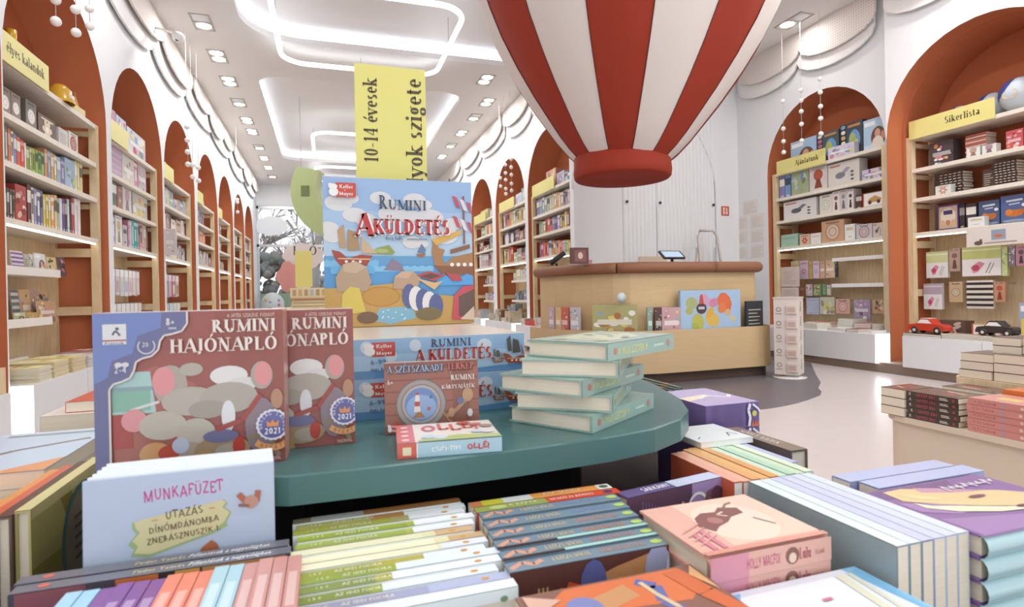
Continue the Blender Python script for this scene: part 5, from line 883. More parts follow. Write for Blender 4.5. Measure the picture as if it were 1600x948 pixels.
# small things at the left end of the counter
p = atZ(905, 412, 1.12); t = thing('photo_block', 'small dark red photo block on the left end of the counter rim', 'ornament', (p.x, p.y, 1.1205)); s = .085; m = MB(); m.box(-s, s, -.03, .03, .0, .15, '6a4440'); m.build('block', 'print', t); m = MB(); a = Art(); a.rect(-.06, .02, .06, .13, '8a5a54'); a.ell(0, .075, .025, .032, 'd8c0b8'); a.put(m, frame((0, -.031, 0), (1, 0, 0), (0, 0, 1), (0, -1, 0))); m.build('picture_print', 'print', t)
p = atZ(874, 414, 1.12); t = thing('barcode_scanner', 'black hand scanner on a stand at the left end of the counter', 'scanner', (2.33, 5.6, 1.0605)); m = MB(); m.lathe([(0, 0), (.05, 0), (.05, .015), (.015, .03), (.015, .1), (0, .1)], 12); m.build('stand', 'dark', t); m = MB(); m.tube([(-.07, 0, .1), (0, 0, .15), (.09, 0, .21)], .028, 10); m.build('scanner_head', 'dark', t)
for i, (x, y, c) in enumerate(((2.42, 5.35, 'd8d0a8'), (2.55, 5.4, 'a8b890'), (2.48, 5.2, 'd8a0a8'))):
    m = MB(); m.box(-.05, .05, -.04, .04, 0, .1, c); m.box(-.04, .04, -.041, -.04, .03, .07, light(c, .6)); m.box(-.052, .052, -.042, .042, .1, .108, dark(c, .8)); tag(m.build('card_box', 'print', None, (x, y, 1.0605)), f'small {cname(c)} card box on the counter beside the black scanner', 'box')
# papers and signs on the wall by the right arch
for i, (x0, x1, y0, y1) in enumerate(((1161, 1184, 313, 334), (1150, 1169, 339, 359), (1173, 1194, 335, 356), (1150, 1169, 362, 381), (1173, 1194, 358, 379), (1150, 1169, 385, 404), (1173, 1194, 382, 403))):
    a, b = atX(x0, (y0+y1)/2, XN), atX(x1, (y0+y1)/2, XN); zt = (atX(x0, y0, XN).z+atX(x1, y0, XN).z)/2; zb = (atX(x0, y1, XN).z+atX(x1, y1, XN).z)/2; w = a.y-b.y; h = zt-zb
    m = MB(); m.box(-.0015, 0, -w, 0, 0, h, 'ebe5df'); ar = Art()
    for k in range(7): ar.rect(w*.1, h*(.12+.11*k), w*rs.uniform(.6, .92), h*(.14+.11*k), 'c4bcb4')
    ar.put(m, frame((-.0016, 0, 0), (0, -1, 0), (0, 0, 1), (-1, 0, 0))); tag(m.build('notice_sheet', 'print', None, (XN-.0005, a.y, zb)), ['single printed notice at the top of the paper group on the right wall', 'notice sheet on the right wall, left one of the upper pair', 'notice sheet on the right wall, right one of the upper pair', 'notice sheet on the right wall, left one of the middle pair', 'notice sheet on the right wall, right one of the middle pair', 'notice sheet on the right wall, left one of the lower pair', 'notice sheet on the right wall, right one of the lower pair'][i], 'notice', 'printed notices on the right wall')
a = atY(1127, 322, YB-.002); b = atY(1139, 337, YB-.002); w, h = b.x-a.x, a.z-b.z; m = MB(); m.box(0, w, -.004, 0, 0, h, 'c8503c'); ar = Art(); ar.rect(w*.1, h*.06, w*.9, h*.94, 'd8604a')
ar.rect(w*.2, h*.14, w*.42, h*.86, 'f2e4de'); ar.rect(w*.56, h*.14, w*.8, h*.66, 'f2e4de'); ar.ell(w*.68, h*.76, w*.1, h*.08, 'f2e4de'); ar.rect(w*.1, h*.48, w*.9, h*.52, 'c8503c'); ar.put(m, frame((0, -.0045, 0), (1, 0, 0), (0, 0, 1), (0, -1, 0))); tag(m.build('fire_sign', 'print', None, (a.x, YB-.002, b.z)), 'small red fire safety sign with white symbols on the white wall', 'sign')
# rotating card stand
t = thing('card_spinner', 'tall white rotating card stand with printed trays on the dark floor patch', 'card stand', (4.16, 4.32, .003), -1.0); m = MB(); m.lathe([(0, 0), (.15, 0), (.15, .012), (.05, .02), (.05, .04)], 20, 'e8e4e0'); m.build('base', 'gloss', t)
s = .105; m = MB(); m.box(-s, s, -s, s, .04, .75, 'e4d9d2'); m.build('tower', 'print', t); m = MB(); m.box(-s-.005, s+.005, -s-.005, s+.005, .75, .765, 'd8cdc6'); m.build('lid', 'print', t)
for k in range(5):
    m = MB(); z = .07+.135*k; m.box(-.0+.01, s-.01, -s-.02, -s, z, z+.075, 'dccbc2'); m.box(.02, s-.02, -s-.0206, -s-.02, z+.015, z+.06, 'c8b0a4'); m.build('tray', 'print', t)
m = MB(); ar = Art()
for k in range(5): z = .1+.13*k; ar.ring(-.06, z+.03, .016, .006, '8a7c78'); ar.rect(-.085, z-.014, -.035, z-.006, 'a89c96')
ar.put(m, frame((0, -s-.001, 0), (1, 0, 0), (0, 0, 1), (0, -1, 0))); m.build('tower_print', 'print', t); m = MB(); ar = Art()
for k in range(5): z = .09+.135*k; ar.rect(-.03, z, .03, z+.035, 'b8c0a8'); ar.rect(-.01, z+.03, .012, z+.09, 'a0a08c')
ar.put(m, frame((s+.001, 0, 0), (0, 1, 0), (0, 0, 1), (1, 0, 0))); m.build('side_print', 'print', t)
# ------------------------------------------------------------------ far end of the hall
m = MB(); ar = Art()
m.box(XL+.1, .6, 0, .12, 0, .95, '8fa690')
for k in range(26): ar.ell(XL+.2+rs.uniform(0, 1.9), rs.uniform(.08, .88), .06, .04, '6f8a74', 10)
ar.put(m, frame((0, -.001, 0), (1, 0, 0), (0, 0, 1), (0, -1, 0))); tag(m.build('window_bench', 'print', None, (0, 16.3, 0)), 'green spotted window bench under the far shop window', 'bench')
p = atY(427, 475, 16.1); t = thing('egg_ornament', 'round pale egg shaped ornament with coloured spots before the green bench', 'ornament', (p.x, 15.9, .0)); m = MB(); m.sphere((0, 0, .62), .3, 'c8d0d4', n=18, k=12, sc=(1, .6, 1.2)); m.build('shell', 'print', t)
m = MB(); m.lathe([(0, 0), (.2, 0), (.2, .03), (.05, .06), (.05, .3), (0, .3)], 16, 'd8d4d0'); m.build('stand', 'print', t)
m = MB()
for k in range(9): m.sphere((rs.uniform(-.18, .18), -.165+rs.uniform(-.01, .01), rs.uniform(.45, .8)), .035, rs.choice(['c87a80', '7a90b8', 'd8b878', 'b8a0b8']), n=8, k=5, sc=(1, .4, 1))
m.build('spots', 'print', t)
def blob_sign(name, label, pts, y, col, cat, th=.03, extra=None):
    ps = [atY(px, py, y) for px, py in pts]; n = len(ps); o = ps[0]; m = MB(); v = [(p.x-o.x, 0, p.z-o.z) for p in ps]+[(p.x-o.x, th, p.z-o.z) for p in ps]
    m.faces(v, [tuple(range(n)), tuple(range(2*n-1, n-1, -1))]+[(i, (i+1) % n, n+(i+1) % n, n+i) for i in range(n)], col)
    if extra: extra(m, o)
    return tag(m.build(name, 'print', None, o), label, cat)
def bumps(cx, cy, rx, ry, k=9, amp=.12, n=54): return [(cx+rx*(1+amp*abs(math.sin(k*PI*i/n)))*math.cos(2*PI*i/n), cy-ry*(1+amp*abs(math.sin(k*PI*i/n)))*math.sin(2*PI*i/n)) for i in range(n)]
blob_sign('cloud_decal', 'pale speckled cloud shape fixed to the upper left of the far window', bumps(424, 353, 24, 14), YW-.05, 'e8ecf0', 'window decoration', .03)
def letters(m, o):
    a = Art(); a.text('I', 0, 0, .24, '5a504c'); a.text('Ó', .42, 0, .24, '5a504c'); q = atY(458, 398, YW-.05); a.put(m, frame((q.x-o.x, -.002, q.z-o.z), (1, 0, 0), (0, 0, 1), (0, -1, 0)), d=.0008)
blob_sign('cloud_board', 'pinkish white cloud board with dark letters hanging in the far window behind the yellow sign', bumps(474, 400, 30, 19), YW-.05, 'e0d2cc', 'window decoration', .03, letters)
blob_sign('pink_figure_board', 'flat coral pink rounded figure standing at the far window', bumps(452, 432, 17, 20, 5, .25), YW-.25, 'd8948c', 'window decoration', .05)
# green ring hanging in the hall
p = at_depth(538, 300, 9.3); t = thing('green_ring', 'big green open ring hanging in the hall, half hidden behind the blue game box', 'hanging decoration', (p.x, p.y, p.z), -.25); m = MB(); K2 = 9.3/889.4
AN = [math.radians(150+5*k) for k in range(49)]
o_pts = [(78*K2*math.cos(a), 76*K2*math.sin(a)) for a in AN]; i_pts = [(43*K2*math.cos(a)+4*K2, 50*K2*math.sin(a)+6*K2) for a in AN]
for i in range(48):
    j = i+1
    for y in (-.14, .14): m.poly([(o_pts[i][0], y, o_pts[i][1]), (o_pts[j][0], y, o_pts[j][1]), (i_pts[j][0], y, i_pts[j][1]), (i_pts[i][0], y, i_pts[i][1])], 'b3c08c')
    m.poly([(o_pts[i][0], -.14, o_pts[i][1]), (o_pts[j][0], -.14, o_pts[j][1]), (o_pts[j][0], .14, o_pts[j][1]), (o_pts[i][0], .14, o_pts[i][1])], 'aebc86', smooth=True); m.poly([(i_pts[i][0], -.14, i_pts[i][1]), (i_pts[j][0], -.14, i_pts[j][1]), (i_pts[j][0], .14, i_pts[j][1]), (i_pts[i][0], .14, i_pts[i][1])], 'c6cfa6', smooth=True)
for e in (0, 48): m.poly([(o_pts[e][0], -.14, o_pts[e][1]), (i_pts[e][0], -.14, i_pts[e][1]), (i_pts[e][0], .14, i_pts[e][1]), (o_pts[e][0], .14, o_pts[e][1])], 'aebc86')
m.build('ring_body', 'matte', t); m = MB(); m.box(-62*K2, -50*K2, -.15, -.14, -8*K2, 8*K2, '76825a'); m.build('square_hole', 'matte', t)
for s_ in (o_pts[1], o_pts[47]): m = MB(); m.tube([(s_[0]*.93, 0, s_[1]*.95-.03), (s_[0]*.93, 0, ZC+.197-p.z)], .006, 6, 'c8c8c4'); m.build('suspension_cord', 'matte', t)
# second display table deep in the hall with its yellow sign
p = at_depth(470, 447, 5.2); PY = p.y
tb = thing('hall_table', 'pale wooden hall display table behind the blue game box', 'table', (-.14, PY+.05, 0)); m = MB(); m.rbox(-.35, .45, -.35, .35, .72, .76, .1); m.build('tabletop', 'wood', tb); m = MB(); m.rbox(-.28, .38, -.28, .28, 0, .72, .08); m.build('body', 'cream', tb)
for k in range(3):
    c = ['e2d0a8', 'd8c8a0', 'c89c7c'][k]; m = MB(); m.box(-.16, .16, -.12, .12, 0, .03, c); m.box(-.15, .15, -.121, -.12, .01, .02, dark(c, .75)); tag(m.build('boxed_game', 'print', None, (-.14, PY, .7605+.03*k), .05*k), f'flat {cname(c)} box in the pile under the distant yellow sign, {ORD[k]} from the bottom', 'box')
m = MB(); m.box(-.14, .2, -.06, .06, 0, .09, 'dcd0a4')
for k in range(6): m.box(-.12+.05*k, -.09+.05*k, -.061, -.06, .02, .075, rs.choice(['c8a878', 'a8c0c8', 'b89870', 'e8e0c8']))
tag(m.build('wooden_toy_box', 'print', None, (-.17, PY, .8507)), 'cream wooden toy box with small motifs right below the distant yellow sign', 'box')
def banner(name, label, x0, y0, z0, w, h, ry, txts, stand):
    t = thing(name, label, 'sign', (x0, y0, z0), ry); m = MB(); m.box(0, w, 0, .004, 0, h, 'ded37c'); m.build('sheet', 'print', t)
    for s, x, z, hh, ww in txts: m = MB(); a = Art(); a.text(s, x, z, hh, '574a34', w=ww, rot=PI/2); a.put(m, frame((0, -.0006, 0), (1, 0, 0), (0, 0, 1), (0, -1, 0)), clip=(0, 0, w, h)); m.build('banner_lettering', 'print', t)
    m = MB(); m.box(w*.1, w*.9, -.05, .06, -stand, -stand+.008, 'd8d2c8'); m.tube([(w*.3, .008, -stand), (w*.3, .008, h*.6)], .005, 6, 'c8c4c0'); m.tube([(w*.7, .008, -stand), (w*.7, .008, h*.6)], .005, 6, 'c8c4c0'); m.build('stand', 'print', t); return t
p = at_depth(462, 447, 5.2); q = at_depth(487, 447, 5.2); banner('table_banner', 'small distant yellow table banner standing before the shop window', p.x, PY, .9502, .145, .33, .0, [('Ízelítő', .045, .05, .03, .2)] if False else [], .009)
# ------------------------------------------------------------------ display table in front
TT = .66
top = [(-.045, .70), (-.075, .712), (-.15, .72), (-.215, .738), (-.25, .76), (-.266, .83), (-.27, 1.0), (-.27, 1.55), (-.22, 1.7), (-.1, 1.76), (.5, 1.76), (.64, 1.68), (.7, 1.5), (.7, 1.25), (.676, 1.08), (.63, .922), (.582, .829), (.528, .773), (.457, .735), (.371, .716), (.225, .703), (.062, .698)]
T_ = thing('display_table', 'round cornered teal display table heaped with games, ringed by lower book bins', 'table', (0, 0, 0))
m = MB(); m.prism(list(reversed(top)), TT-.0345, TT-.0015, cap=True); cx_, cy_ = .2, 1.2
ins = [(cx_+(x-cx_)*.994, cy_+(y-cy_)*.994) for x, y in top]; n = len(top)
for i in range(n):
    j = (i+1) % n; m.poly([(*top[i], TT-.0015), (*top[j], TT-.0015), (*ins[j], TT), (*ins[i], TT)])
m.poly([(*p, TT) for p in reversed(ins)]); m.build('tabletop', 'teal', T_)
core = [(cx_+(x-cx_)*.68, cy_+(y-cy_)*.68+.06) for x, y in top]; m = MB(); m.prism(list(reversed(core)), .45, TT-.035); m.build('core', 'black', T_)
m = MB(); m.prism(rrect(-.82, .98, .22, 1.95, .2, 5), .425, .447); m.build('bin_floor', 'black', T_); m = MB(); m.prism(rrect(-.74, .9, .3, 1.87, .2, 5), 0, .425); m.build('base', 'cream', T_)
BF = .4475
def fbook(name, label, cat, w, h, t, M, cover, pg='pages', front=None, spine=None, flip=False, group=None, soft=True, rnd=False, spinecol=None, mt='gloss', back=None):
    """book: x spine to fore-edge, y foot to head, z back to front cover; M places it in the room"""
    b = .0012 if soft else .0025; o_ = .0 if soft else .003; c = MB(M); sc = spinecol or cover
    if rnd:
        k = 6; R_ = t*.5; pts = [(R_*.55-R_*.75*math.sin(PI*i/k), R_-R_*math.cos(PI*i/k)) for i in range(k+1)]
        for (x0, z0), (x1, z1) in zip(pts[:-1], pts[1:]): c.faces([(x0, 0, z0), (x1, 0, z1), (x1, h, z1), (x0, h, z0)], [(0, 1, 2, 3)], sc, smooth=True)
        xs = R_*.55
    else: c.box(0, b, 0, h, 0, t, sc); xs = b
    c.box(xs, w, 0, h, 0, b, back or cover); c.box(xs, w, 0, h, t-b, t, cover)
    if front: a = Art(); front(a, w, h); a.put(c, Matrix.Translation((0, 0, t)), clip=(0, 0, w, h))
    if spine:
        a = Art(); spine(a, h, t); a.put(c, frame((-.0004-(.11*t if rnd else 0), h, 0), (0, -1, 0), (0, 0, 1), (-1, 0, 0)) if flip else frame((-.0004, 0, t), (0, 1, 0), (0, 0, -1), (-1, 0, 0)), clip=(0, 0, h, t))
    r = tag(c.build(name, mt, None), label, cat, group)
    p = MB(M); p.box(xs, w-o_-.0003, o_+.0003, h-o_-.0003, b, t-b); p.build('page_block', pg, r)
    return r
def up_x(x, y, z, w): return frame((x, y, z), (0, 0, -1), (1, 0, 0), (0, -1, 0))       # spine up, running along x, front cover to the camera
def up_y(x, y, z, w): return frame((x, y, z), (0, 0, -1), (0, -1, 0), (-1, 0, 0))      # spine up, running along y, front cover to -x
def up_yr(x, y, z, w): return frame((x, y, z), (0, 0, -1), (0, 1, 0), (1, 0, 0))       # spine up, running along y, front cover to +x
def flat(x, y, z, rz=0): return Matrix.Translation((x, y, z)) @ Matrix.Rotation(rz, 4, 'Z') @ frame((0, 0, 0), (0, 1, 0), (-1, 0, 0), (0, 0, 1))  # lying, spine to the camera, near right corner at x,y
rf = random.Random(21); ZT = .6
# green and white paperbacks
def sp_green(c1, split, split2, c2, c3, txt=True):
    def f(a, L, t):
        a.rect(0, 0, L*split, t, c1); a.rect(L*split, 0, L*split2, t, c2); a.rect(L*split2, 0, L, t, c3)
        if txt: a.text('AZ IDEI FOCIRA', L*.2, t*.34, t*.36, 'f0ecd8', w=L*.24, serif=False); a.text('J. B. K', L*.08, t*.34, t*.3, 'e8ecc8', w=L*.06, serif=False)
        a.ell(L*.88, t*.5, t*.3, t*.2, 'd8a058', 8)
    return f
gd = [('a89878', .1, .4, 'd8d4d0', 'c88a50', 0), ('b0b068', .42, .62, 'b88850', 'e8eef0', 1), ('a8b050', .55, .66, 'b0a870', 'eef2f4', 1), ('9aac48', .6, .64, 'a8b450', 'f0f4f6', 1), ('a4b45c', .6, .64, 'b4bc60', 'eef2f6', 1), ('ecebc8', .7, .78, 'e8e4b8', 'd8b890', 0), ('eeedcc', .72, .8, 'e4dfb4', 'd0b088', 0), ('f0eed0', .72, .74, 'eae6c4', 'e8ecf0', 0), ('a0a850', .4, .66, 'b8b058', 'e6eef8', 1), ('98a850', .36, .46, 'a4b048', 'e4ecf6', 1), ('8a9a58', .36, .44, 'b4b058', 'e8f0f8', 1), ('84944c', .36, .42, '98a848', 'e2ecf8', 1), ('9c9cb4', .4, .6, 'a4a8c4', 'b4bad8', 1)]
Y0 = .722; th = .0145
for i, g in enumerate(gd):
    y = Y0-th*i; fr = None
    if i == len(gd)-1:
        def fr(a, w, h): a.rect(0, 0, w, h, 'e2dccb'); a.rect(0, 0, .012, h, 'eaf0f2'); a.text('H', .1, h*.8, .024, 'd08a3c', serif=False, rot=-PI/2) if False else None
    fbook('paperback', f'green and white paperback, {ORD[i]} from the back of the spine up green row', 'book', .13, .2-.002*(i % 3), th-.0004, up_x(-.04+rf.uniform(-.004, .004)+.0006*i, y, ZT+rf.uniform(-.002, .002)-.0012*i, .14), 'e8ece8', 'pages_white', fr, sp_green(*g), group='green and white paperbacks in the front bin')
def fr_white(a, w, h):   # front cover: x runs down from the spine, y along
    a.rect(0, 0, w, h, 'ddd6c6'); a.rect(0, 0, .011, h, 'e6f0f2'); a.ell(.009, h*.93, .003, .004, '7a9a78', 10)
    a.poly([(.045, h*.56), (.02, h*.575), (.045, h*.59)], '5a8ac0'); a.poly([(.045, h*.6), (.017, h*.625), (.045, h*.64)], '5a90c8'); a.ell(.03, h*.7, .018, .022, 'e2d0c4', 14)
    a.rect(.022, h*.82, .025, h*.88, 'd8903c'); a.rect(.022, h*.85, .05, h*.857, 'd8903c'); a.rect(.022, h*.9, .05, h*.907, 'a8b858'); a.rect(.022, h*.94, .05, h*.947, '7aa0b8'); a.rect(.022, h*.9, .026, h*.95, '88a878')
fbook('paperback', 'white covered paperback at the front of the green row, blue shapes on its cover', 'book', .132, .203, .016, up_x(-.034, Y0-th*13, ZT-.016, .14), 'dfe8ea', 'pages_white', fr_white, lambda a, L, t: a.rect(0, 0, L, t, 'e4eef2'))
# orange, red and teal spines beside them
def sp_teal(i, c2):
    def f(a, L, t):
        a.rect(0, 0, L, t, '7a8e9c'); a.line([(L*.02, t*.3), (L*.1, t*.8), (L*.16, t*.4), (L*.22, t*.75)], t*.3, 'd8a088')
        if i in (3, 4): a.rect(.38*L, 0, L, t*.28, 'a8d4cc'); a.rect(0, 0, L*.38, t*.2, '4a3430')
        a.text('A KÓSZA MÁGIA', L*.27, t*.36, t*.42, 'e0c898', w=L*.24, serif=True); a.text('TÖRTÉNETEK', L*.57, t*.36, t*.4, c2, w=L*.3, serif=True); a.ell(L*.95, t*.55, t*.36, t*.24, 'b4d06c', 10)
    return f
def sp_or(a, L, t): a.rect(0, 0, L*.08, t, 'd88a5c'); a.rect(L*.08, 0, L*.22, t, 'd8d048'); a.rect(L*.22, 0, L*.42, t, 'e0e4e0'); a.rect(L*.42, 0, L*.9, t, 'e8a058'); a.rect(L*.9, 0, L, t, 'eceae4'); a.ell(L*.95, t*.5, t*.4, t*.3, '4a6a4c', 10); a.text('ÉV VÉGI', L*.5, t*.36, t*.36, 'f4e4c4', w=L*.28, serif=False)
def sp_red(a, L, t): a.rect(0, 0, L*.48, t, '9aa458'); a.rect(L*.48, 0, L, t, 'd8543c'); a.ell(L*.15, t*.5, L*.06, t*.35, 'c0cc88', 10); a.text('NEMZETI KÖNYV', L*.5, t*.34, t*.4, 'f6e6dc', w=L*.32, serif=True); a.ell(L*.92, t*.5, t*.4, t*.3, '5a4a68', 10); a.text('A KÉPEK', L*.22, t*.36, t*.34, 'e8ecc8', w=L*.2, serif=False)
yy = .702; fbook('paperback', 'paperback with orange, yellow and white spine at the back of the teal row', 'book', .14, .195, .017, up_x(.165, yy, ZT, .14), 'e8e0d0', 'pages_white', None, sp_or); yy -= .0185
fbook('paperback', 'paperback with half green half red spine in front of the orange one', 'book', .14, .196, .017, up_x(.167, yy, ZT, .14), 'd8543c', 'pages_white', None, sp_red); yy -= .0185
def fr_dragon(a, w, h):
    a.rect(0, 0, w, h, '5a3430'); a.ell(.055, h*.12, .008, .006, 'd06a44', 14); [a.rect(.02+.0, h*(.16+.025*k), .05, h*(.172+.025*k), 'b89a6c') for k in range(3)]
    a.poly([(.02, h*.5), (.012, h*.65), (.0, h*.98), (.05, h*.98), (.055, h*.75)], 'c08a5c'); a.ell(.03, h*.5, .03, .016, '5a6098', 12); a.line([(.05, h*.3), (.03, h*.36), (.055, h*.42), (.05, h*.52), (.035, h*.62), (.045, h*.72)], .012, 'd8a04c'); a.line([(.045, h*.3), (.025, h*.33), (.03, h*.4)], .014, 'c8502c'); a.ell(.02, h*.92, .025, .016, 'a8aed0', 12); a.poly([(.01, h*.99), (.03, h*.97), (.06, h*.99)], 'eef0f4')
for i, c2 in enumerate(('8a9ad0', '8094cc', 'd88a68', 'd88a60', 'c88a80', 'c89080')):
    fbook('paperback', f'teal spined paperback with tan lettering, {ORD[i]} from the back of the teal row', 'book', .14, .182, .0205, up_x(.169-.0004*i, yy, ZT-.0025*i, .14), '6a7a88', 'pages', fr_dragon if i == 5 else None, sp_teal(i, c2), group='teal spined paperbacks in the front bin'); yy -= .0215
YT = yy
# purple hardcovers at the back of the bin
def sp_pur(a, L, t): a.rect(0, 0, L*.5, t, '6a5a88'); a.rect(L*.5, 0, L, t, 'c4cce4'); a.text('SÁRKÁNY', L*.2, t*.3, t*.45, 'f4f0f8', w=L*.28, serif=False, bold=1.2); a.text('ERDŐ', L*.54, t*.34, t*.35, 'f0f0f8', w=L*.16, serif=False)
def fr_pur(a, w, h):
    a.rect(0, 0, w, h, '5f4458'); a.rect(0, h*.66, w, h, 'a48cb8'); [a.rect(.008+.002*k, h*(.14+.03*k), .06, h*(.15+.03*k), '7a6494') for k in range(7)]; a.ring(.03, h*.72, .014, .004, 'ece4ec'); a.ring(.05, h*.74, .012, .004, 'ece4ec'); a.rect(.05, h*.7, .07, h*.72, 'ece4ec'); a.ell(.03, h*.86, .018, .012, '7a5a5c', 12); a.ell(.022, h*.93, .013, .012, '5a3c54', 12); a.line([(.02, h*.55), (.045, h*.52)], .004, 'd8a878'); a.line([(.05, h*.44), (.03, h*.4)], .004, 'c87868')
M_ = Matrix.Translation((.356, .668, ZT)) @ Matrix.Rotation(.16, 4, 'Z') @ frame((0, 0, 0), (0, 0, -1), (1, 0, 0), (0, -1, 0))
fbook('hardcover', 'purple fantasy hardcover standing spine up before the coral book cover', 'book', .145, .166, .024, M_, '6a4c74', 'pages', fr_pur, sp_pur, soft=False)
# pink hardcovers lying in a pile
def fr_pink(a, w, h):
    a.rect(0, 0, w, h, 'e4b4a4'); a.rect(w*.1, 0, w, h*.72, 'e8cbb8'); a.ell(w*.5, h*.45, w*.4, h*.3, 'ecd8c6', 20)
    a.poly([(w*.5, h*.76), (w*.66, h*.7), (w*.74, h*.6), (w*.72, h*.48), (w*.8, h*.4), (w*.74, h*.26), (w*.62, h*.28), (w*.58, h*.42), (w*.5, h*.5), (w*.44, h*.62), (w*.36, h*.7)], '8a5c58'); a.ell(w*.56, h*.58, w*.07, h*.06, 'b07a74', 12); a.line([(w*.6, h*.44), (w*.66, h*.5), (w*.7, h*.42)], .003, 'e8cbb8'); a.line([(w*.5, h*.28), (w*.32, h*.2)], .002, '9a6a60'); a.line([(w*.74, h*.4), (w*.84, h*.3), (w*.86, h*.24)], .003, '9a7460')
    a.rect(w*.08, h*.78, w*.42, h*.82, 'd88a98'); a.rect(w*.08, h*.86, w*.36, h*.9, 'd88a98'); [a.line([(w*(.18+.08*k), h*.94), (w*(.3+.08*k), h*.74)], .002, 'd8a8a4') for k in range(4)]; a.rect(0, 0, w*.06, h, 'dc9c8c')
def sp_pink(a, L, t): a.rect(0, 0, L, t, 'dfab9c'); a.rect(0, 0, L*.3, t, 'd890a0'); a.text('HOLLY MACFOX', L*.28, t*.3, t*.42, 'c86a88', w=L*.28, serif=False); a.ell(L*.66, t*.5, t*.36, t*.36, '8a5a50', 12); a.ell(L*.66, t*.42, t*.2, t*.22, 'e8c8b4', 10); a.text('Lulu', L*.72, t*.3, t*.45, 'b8606c', w=L*.1, serif=True); a.text('kiadó', L*.86, t*.36, t*.25, 'c8908c', w=L*.08, serif=False)
n = 6
for i in range(n): fbook('hardcover', f'pink hardcover lying in the pile with a bat drawing on top, {ORD[i]} from the bottom', 'book', .13, .153, .0248, flat(.508+rf.uniform(-.001, .001), .478+rf.uniform(-.0015, .0015), BF+.0253*i), 'e0ac9c', 'pages', fr_pink if i == n-1 else None, sp_pink, True, 'pink hardcovers in the pile', soft=False, rnd=True)
# grey blue paperbacks on the right of the bin
def fr_goose(a, w, h):  # x down from the spine, y towards the camera end is 0
    a.rect(0, 0, w, h, '93a2a6'); [a.rect(.03, h*(.9-.022*k), .042+.003*(k % 2), h*(.906-.022*k), 'b8c0c2') for k in range(12)]
    a.ring(.075, h*.47, .014, .004, 'd8d4d0', 16, 60, 300); a.line([(.07, h*.45), (.085, h*.38), (.1, h*.34)], .006, 'd8d4d0'); a.rect(.08, h*.43, .115, h*.51, '6a767c'); a.line([(.085, h*.37), (.12, h*.34)], .005, '74868e'); a.rect(.088, h*.16, .13, h*.27, 'd8d8d4'); [a.rect(.095, h*(.18+.012*k), .115, h*(.186+.012*k), '8a7668') for k in range(6)]
gsp = ['dfe9ea', 'dbe7e8', 'c9cfe6', 'ccd2e8', 'd2daea', 'd8e2ec']; x = .5445
for i, c in enumerate(gsp):
    t = .0165; cov = '93a2a6' if i < 2 else ('9497b4' if i == 2 else 'c6cade')
    bk_ = fbook('paperback', f'{["grey blue", "grey blue", "lilac", "pale lilac", "pale blue", "pale blue"][i]} paperback standing spine up, {ORD[i]} from the pink pile', 'book', .145, .213, t, frame((x+t, .641, ZT), (0, 0, -1), (0, -1, 0), (-1, 0, 0)), cov, 'pages', None, lambda a, L, q, c=c: a.rect(0, 0, L, q, c), group='pale spined paperbacks beside the pink pile')
    if i == 0:
        a = Art(); fr_goose(a, .145, .213); mm = MB(); mm.M = Matrix(); q = frame((x-.0004, .641-.213, ZT), (0, 0, -1), (0, 1, 0), (-1, 0, 0)); a.put(mm, q); mm.build('cover_print', 'gloss', bk_)
    x += t+.0009
# coral, orange and green row behind them
csp = [('coral', 'e6a890', 'd8694a'), ('coral', 'e8b096', 'd88a6c'), ('orange', 'e2a868', 'd8985c'), ('orange', 'e6b070', 'd8985c'), ('orange', 'e0a260', 'd8985c'), ('green', 'd0e4cc', 'b8d0b8'), ('green', 'b8d8c0', 'a8c8b0'), ('green', 'cde2c4', 'b8d0b8'), ('pale green', 'dce8d0', 'c8d8c0'), ('lavender', 'b8c0e2', 'a8b0d4')]
x = .523
for i, (nm, c, cov) in enumerate(csp):
    t = .0148; y1 = .795+.006*i
    fbook('paperback', f'{nm} paperback standing spine up, {ORD[i]} from the coral cover side of the slanting row', 'book', .14, y1-.645 if i < 9 else .16, t, frame((x+t, y1, ZT-.001*(i % 2)), (0, 0, -1), (0, -1, 0), (-1, 0, 0)), cov, 'pages_white', None, lambda a, L, q, c=c: a.rect(0, 0, L, q, c), group='coral to green paperbacks in the slanting row'); x += t+.0006
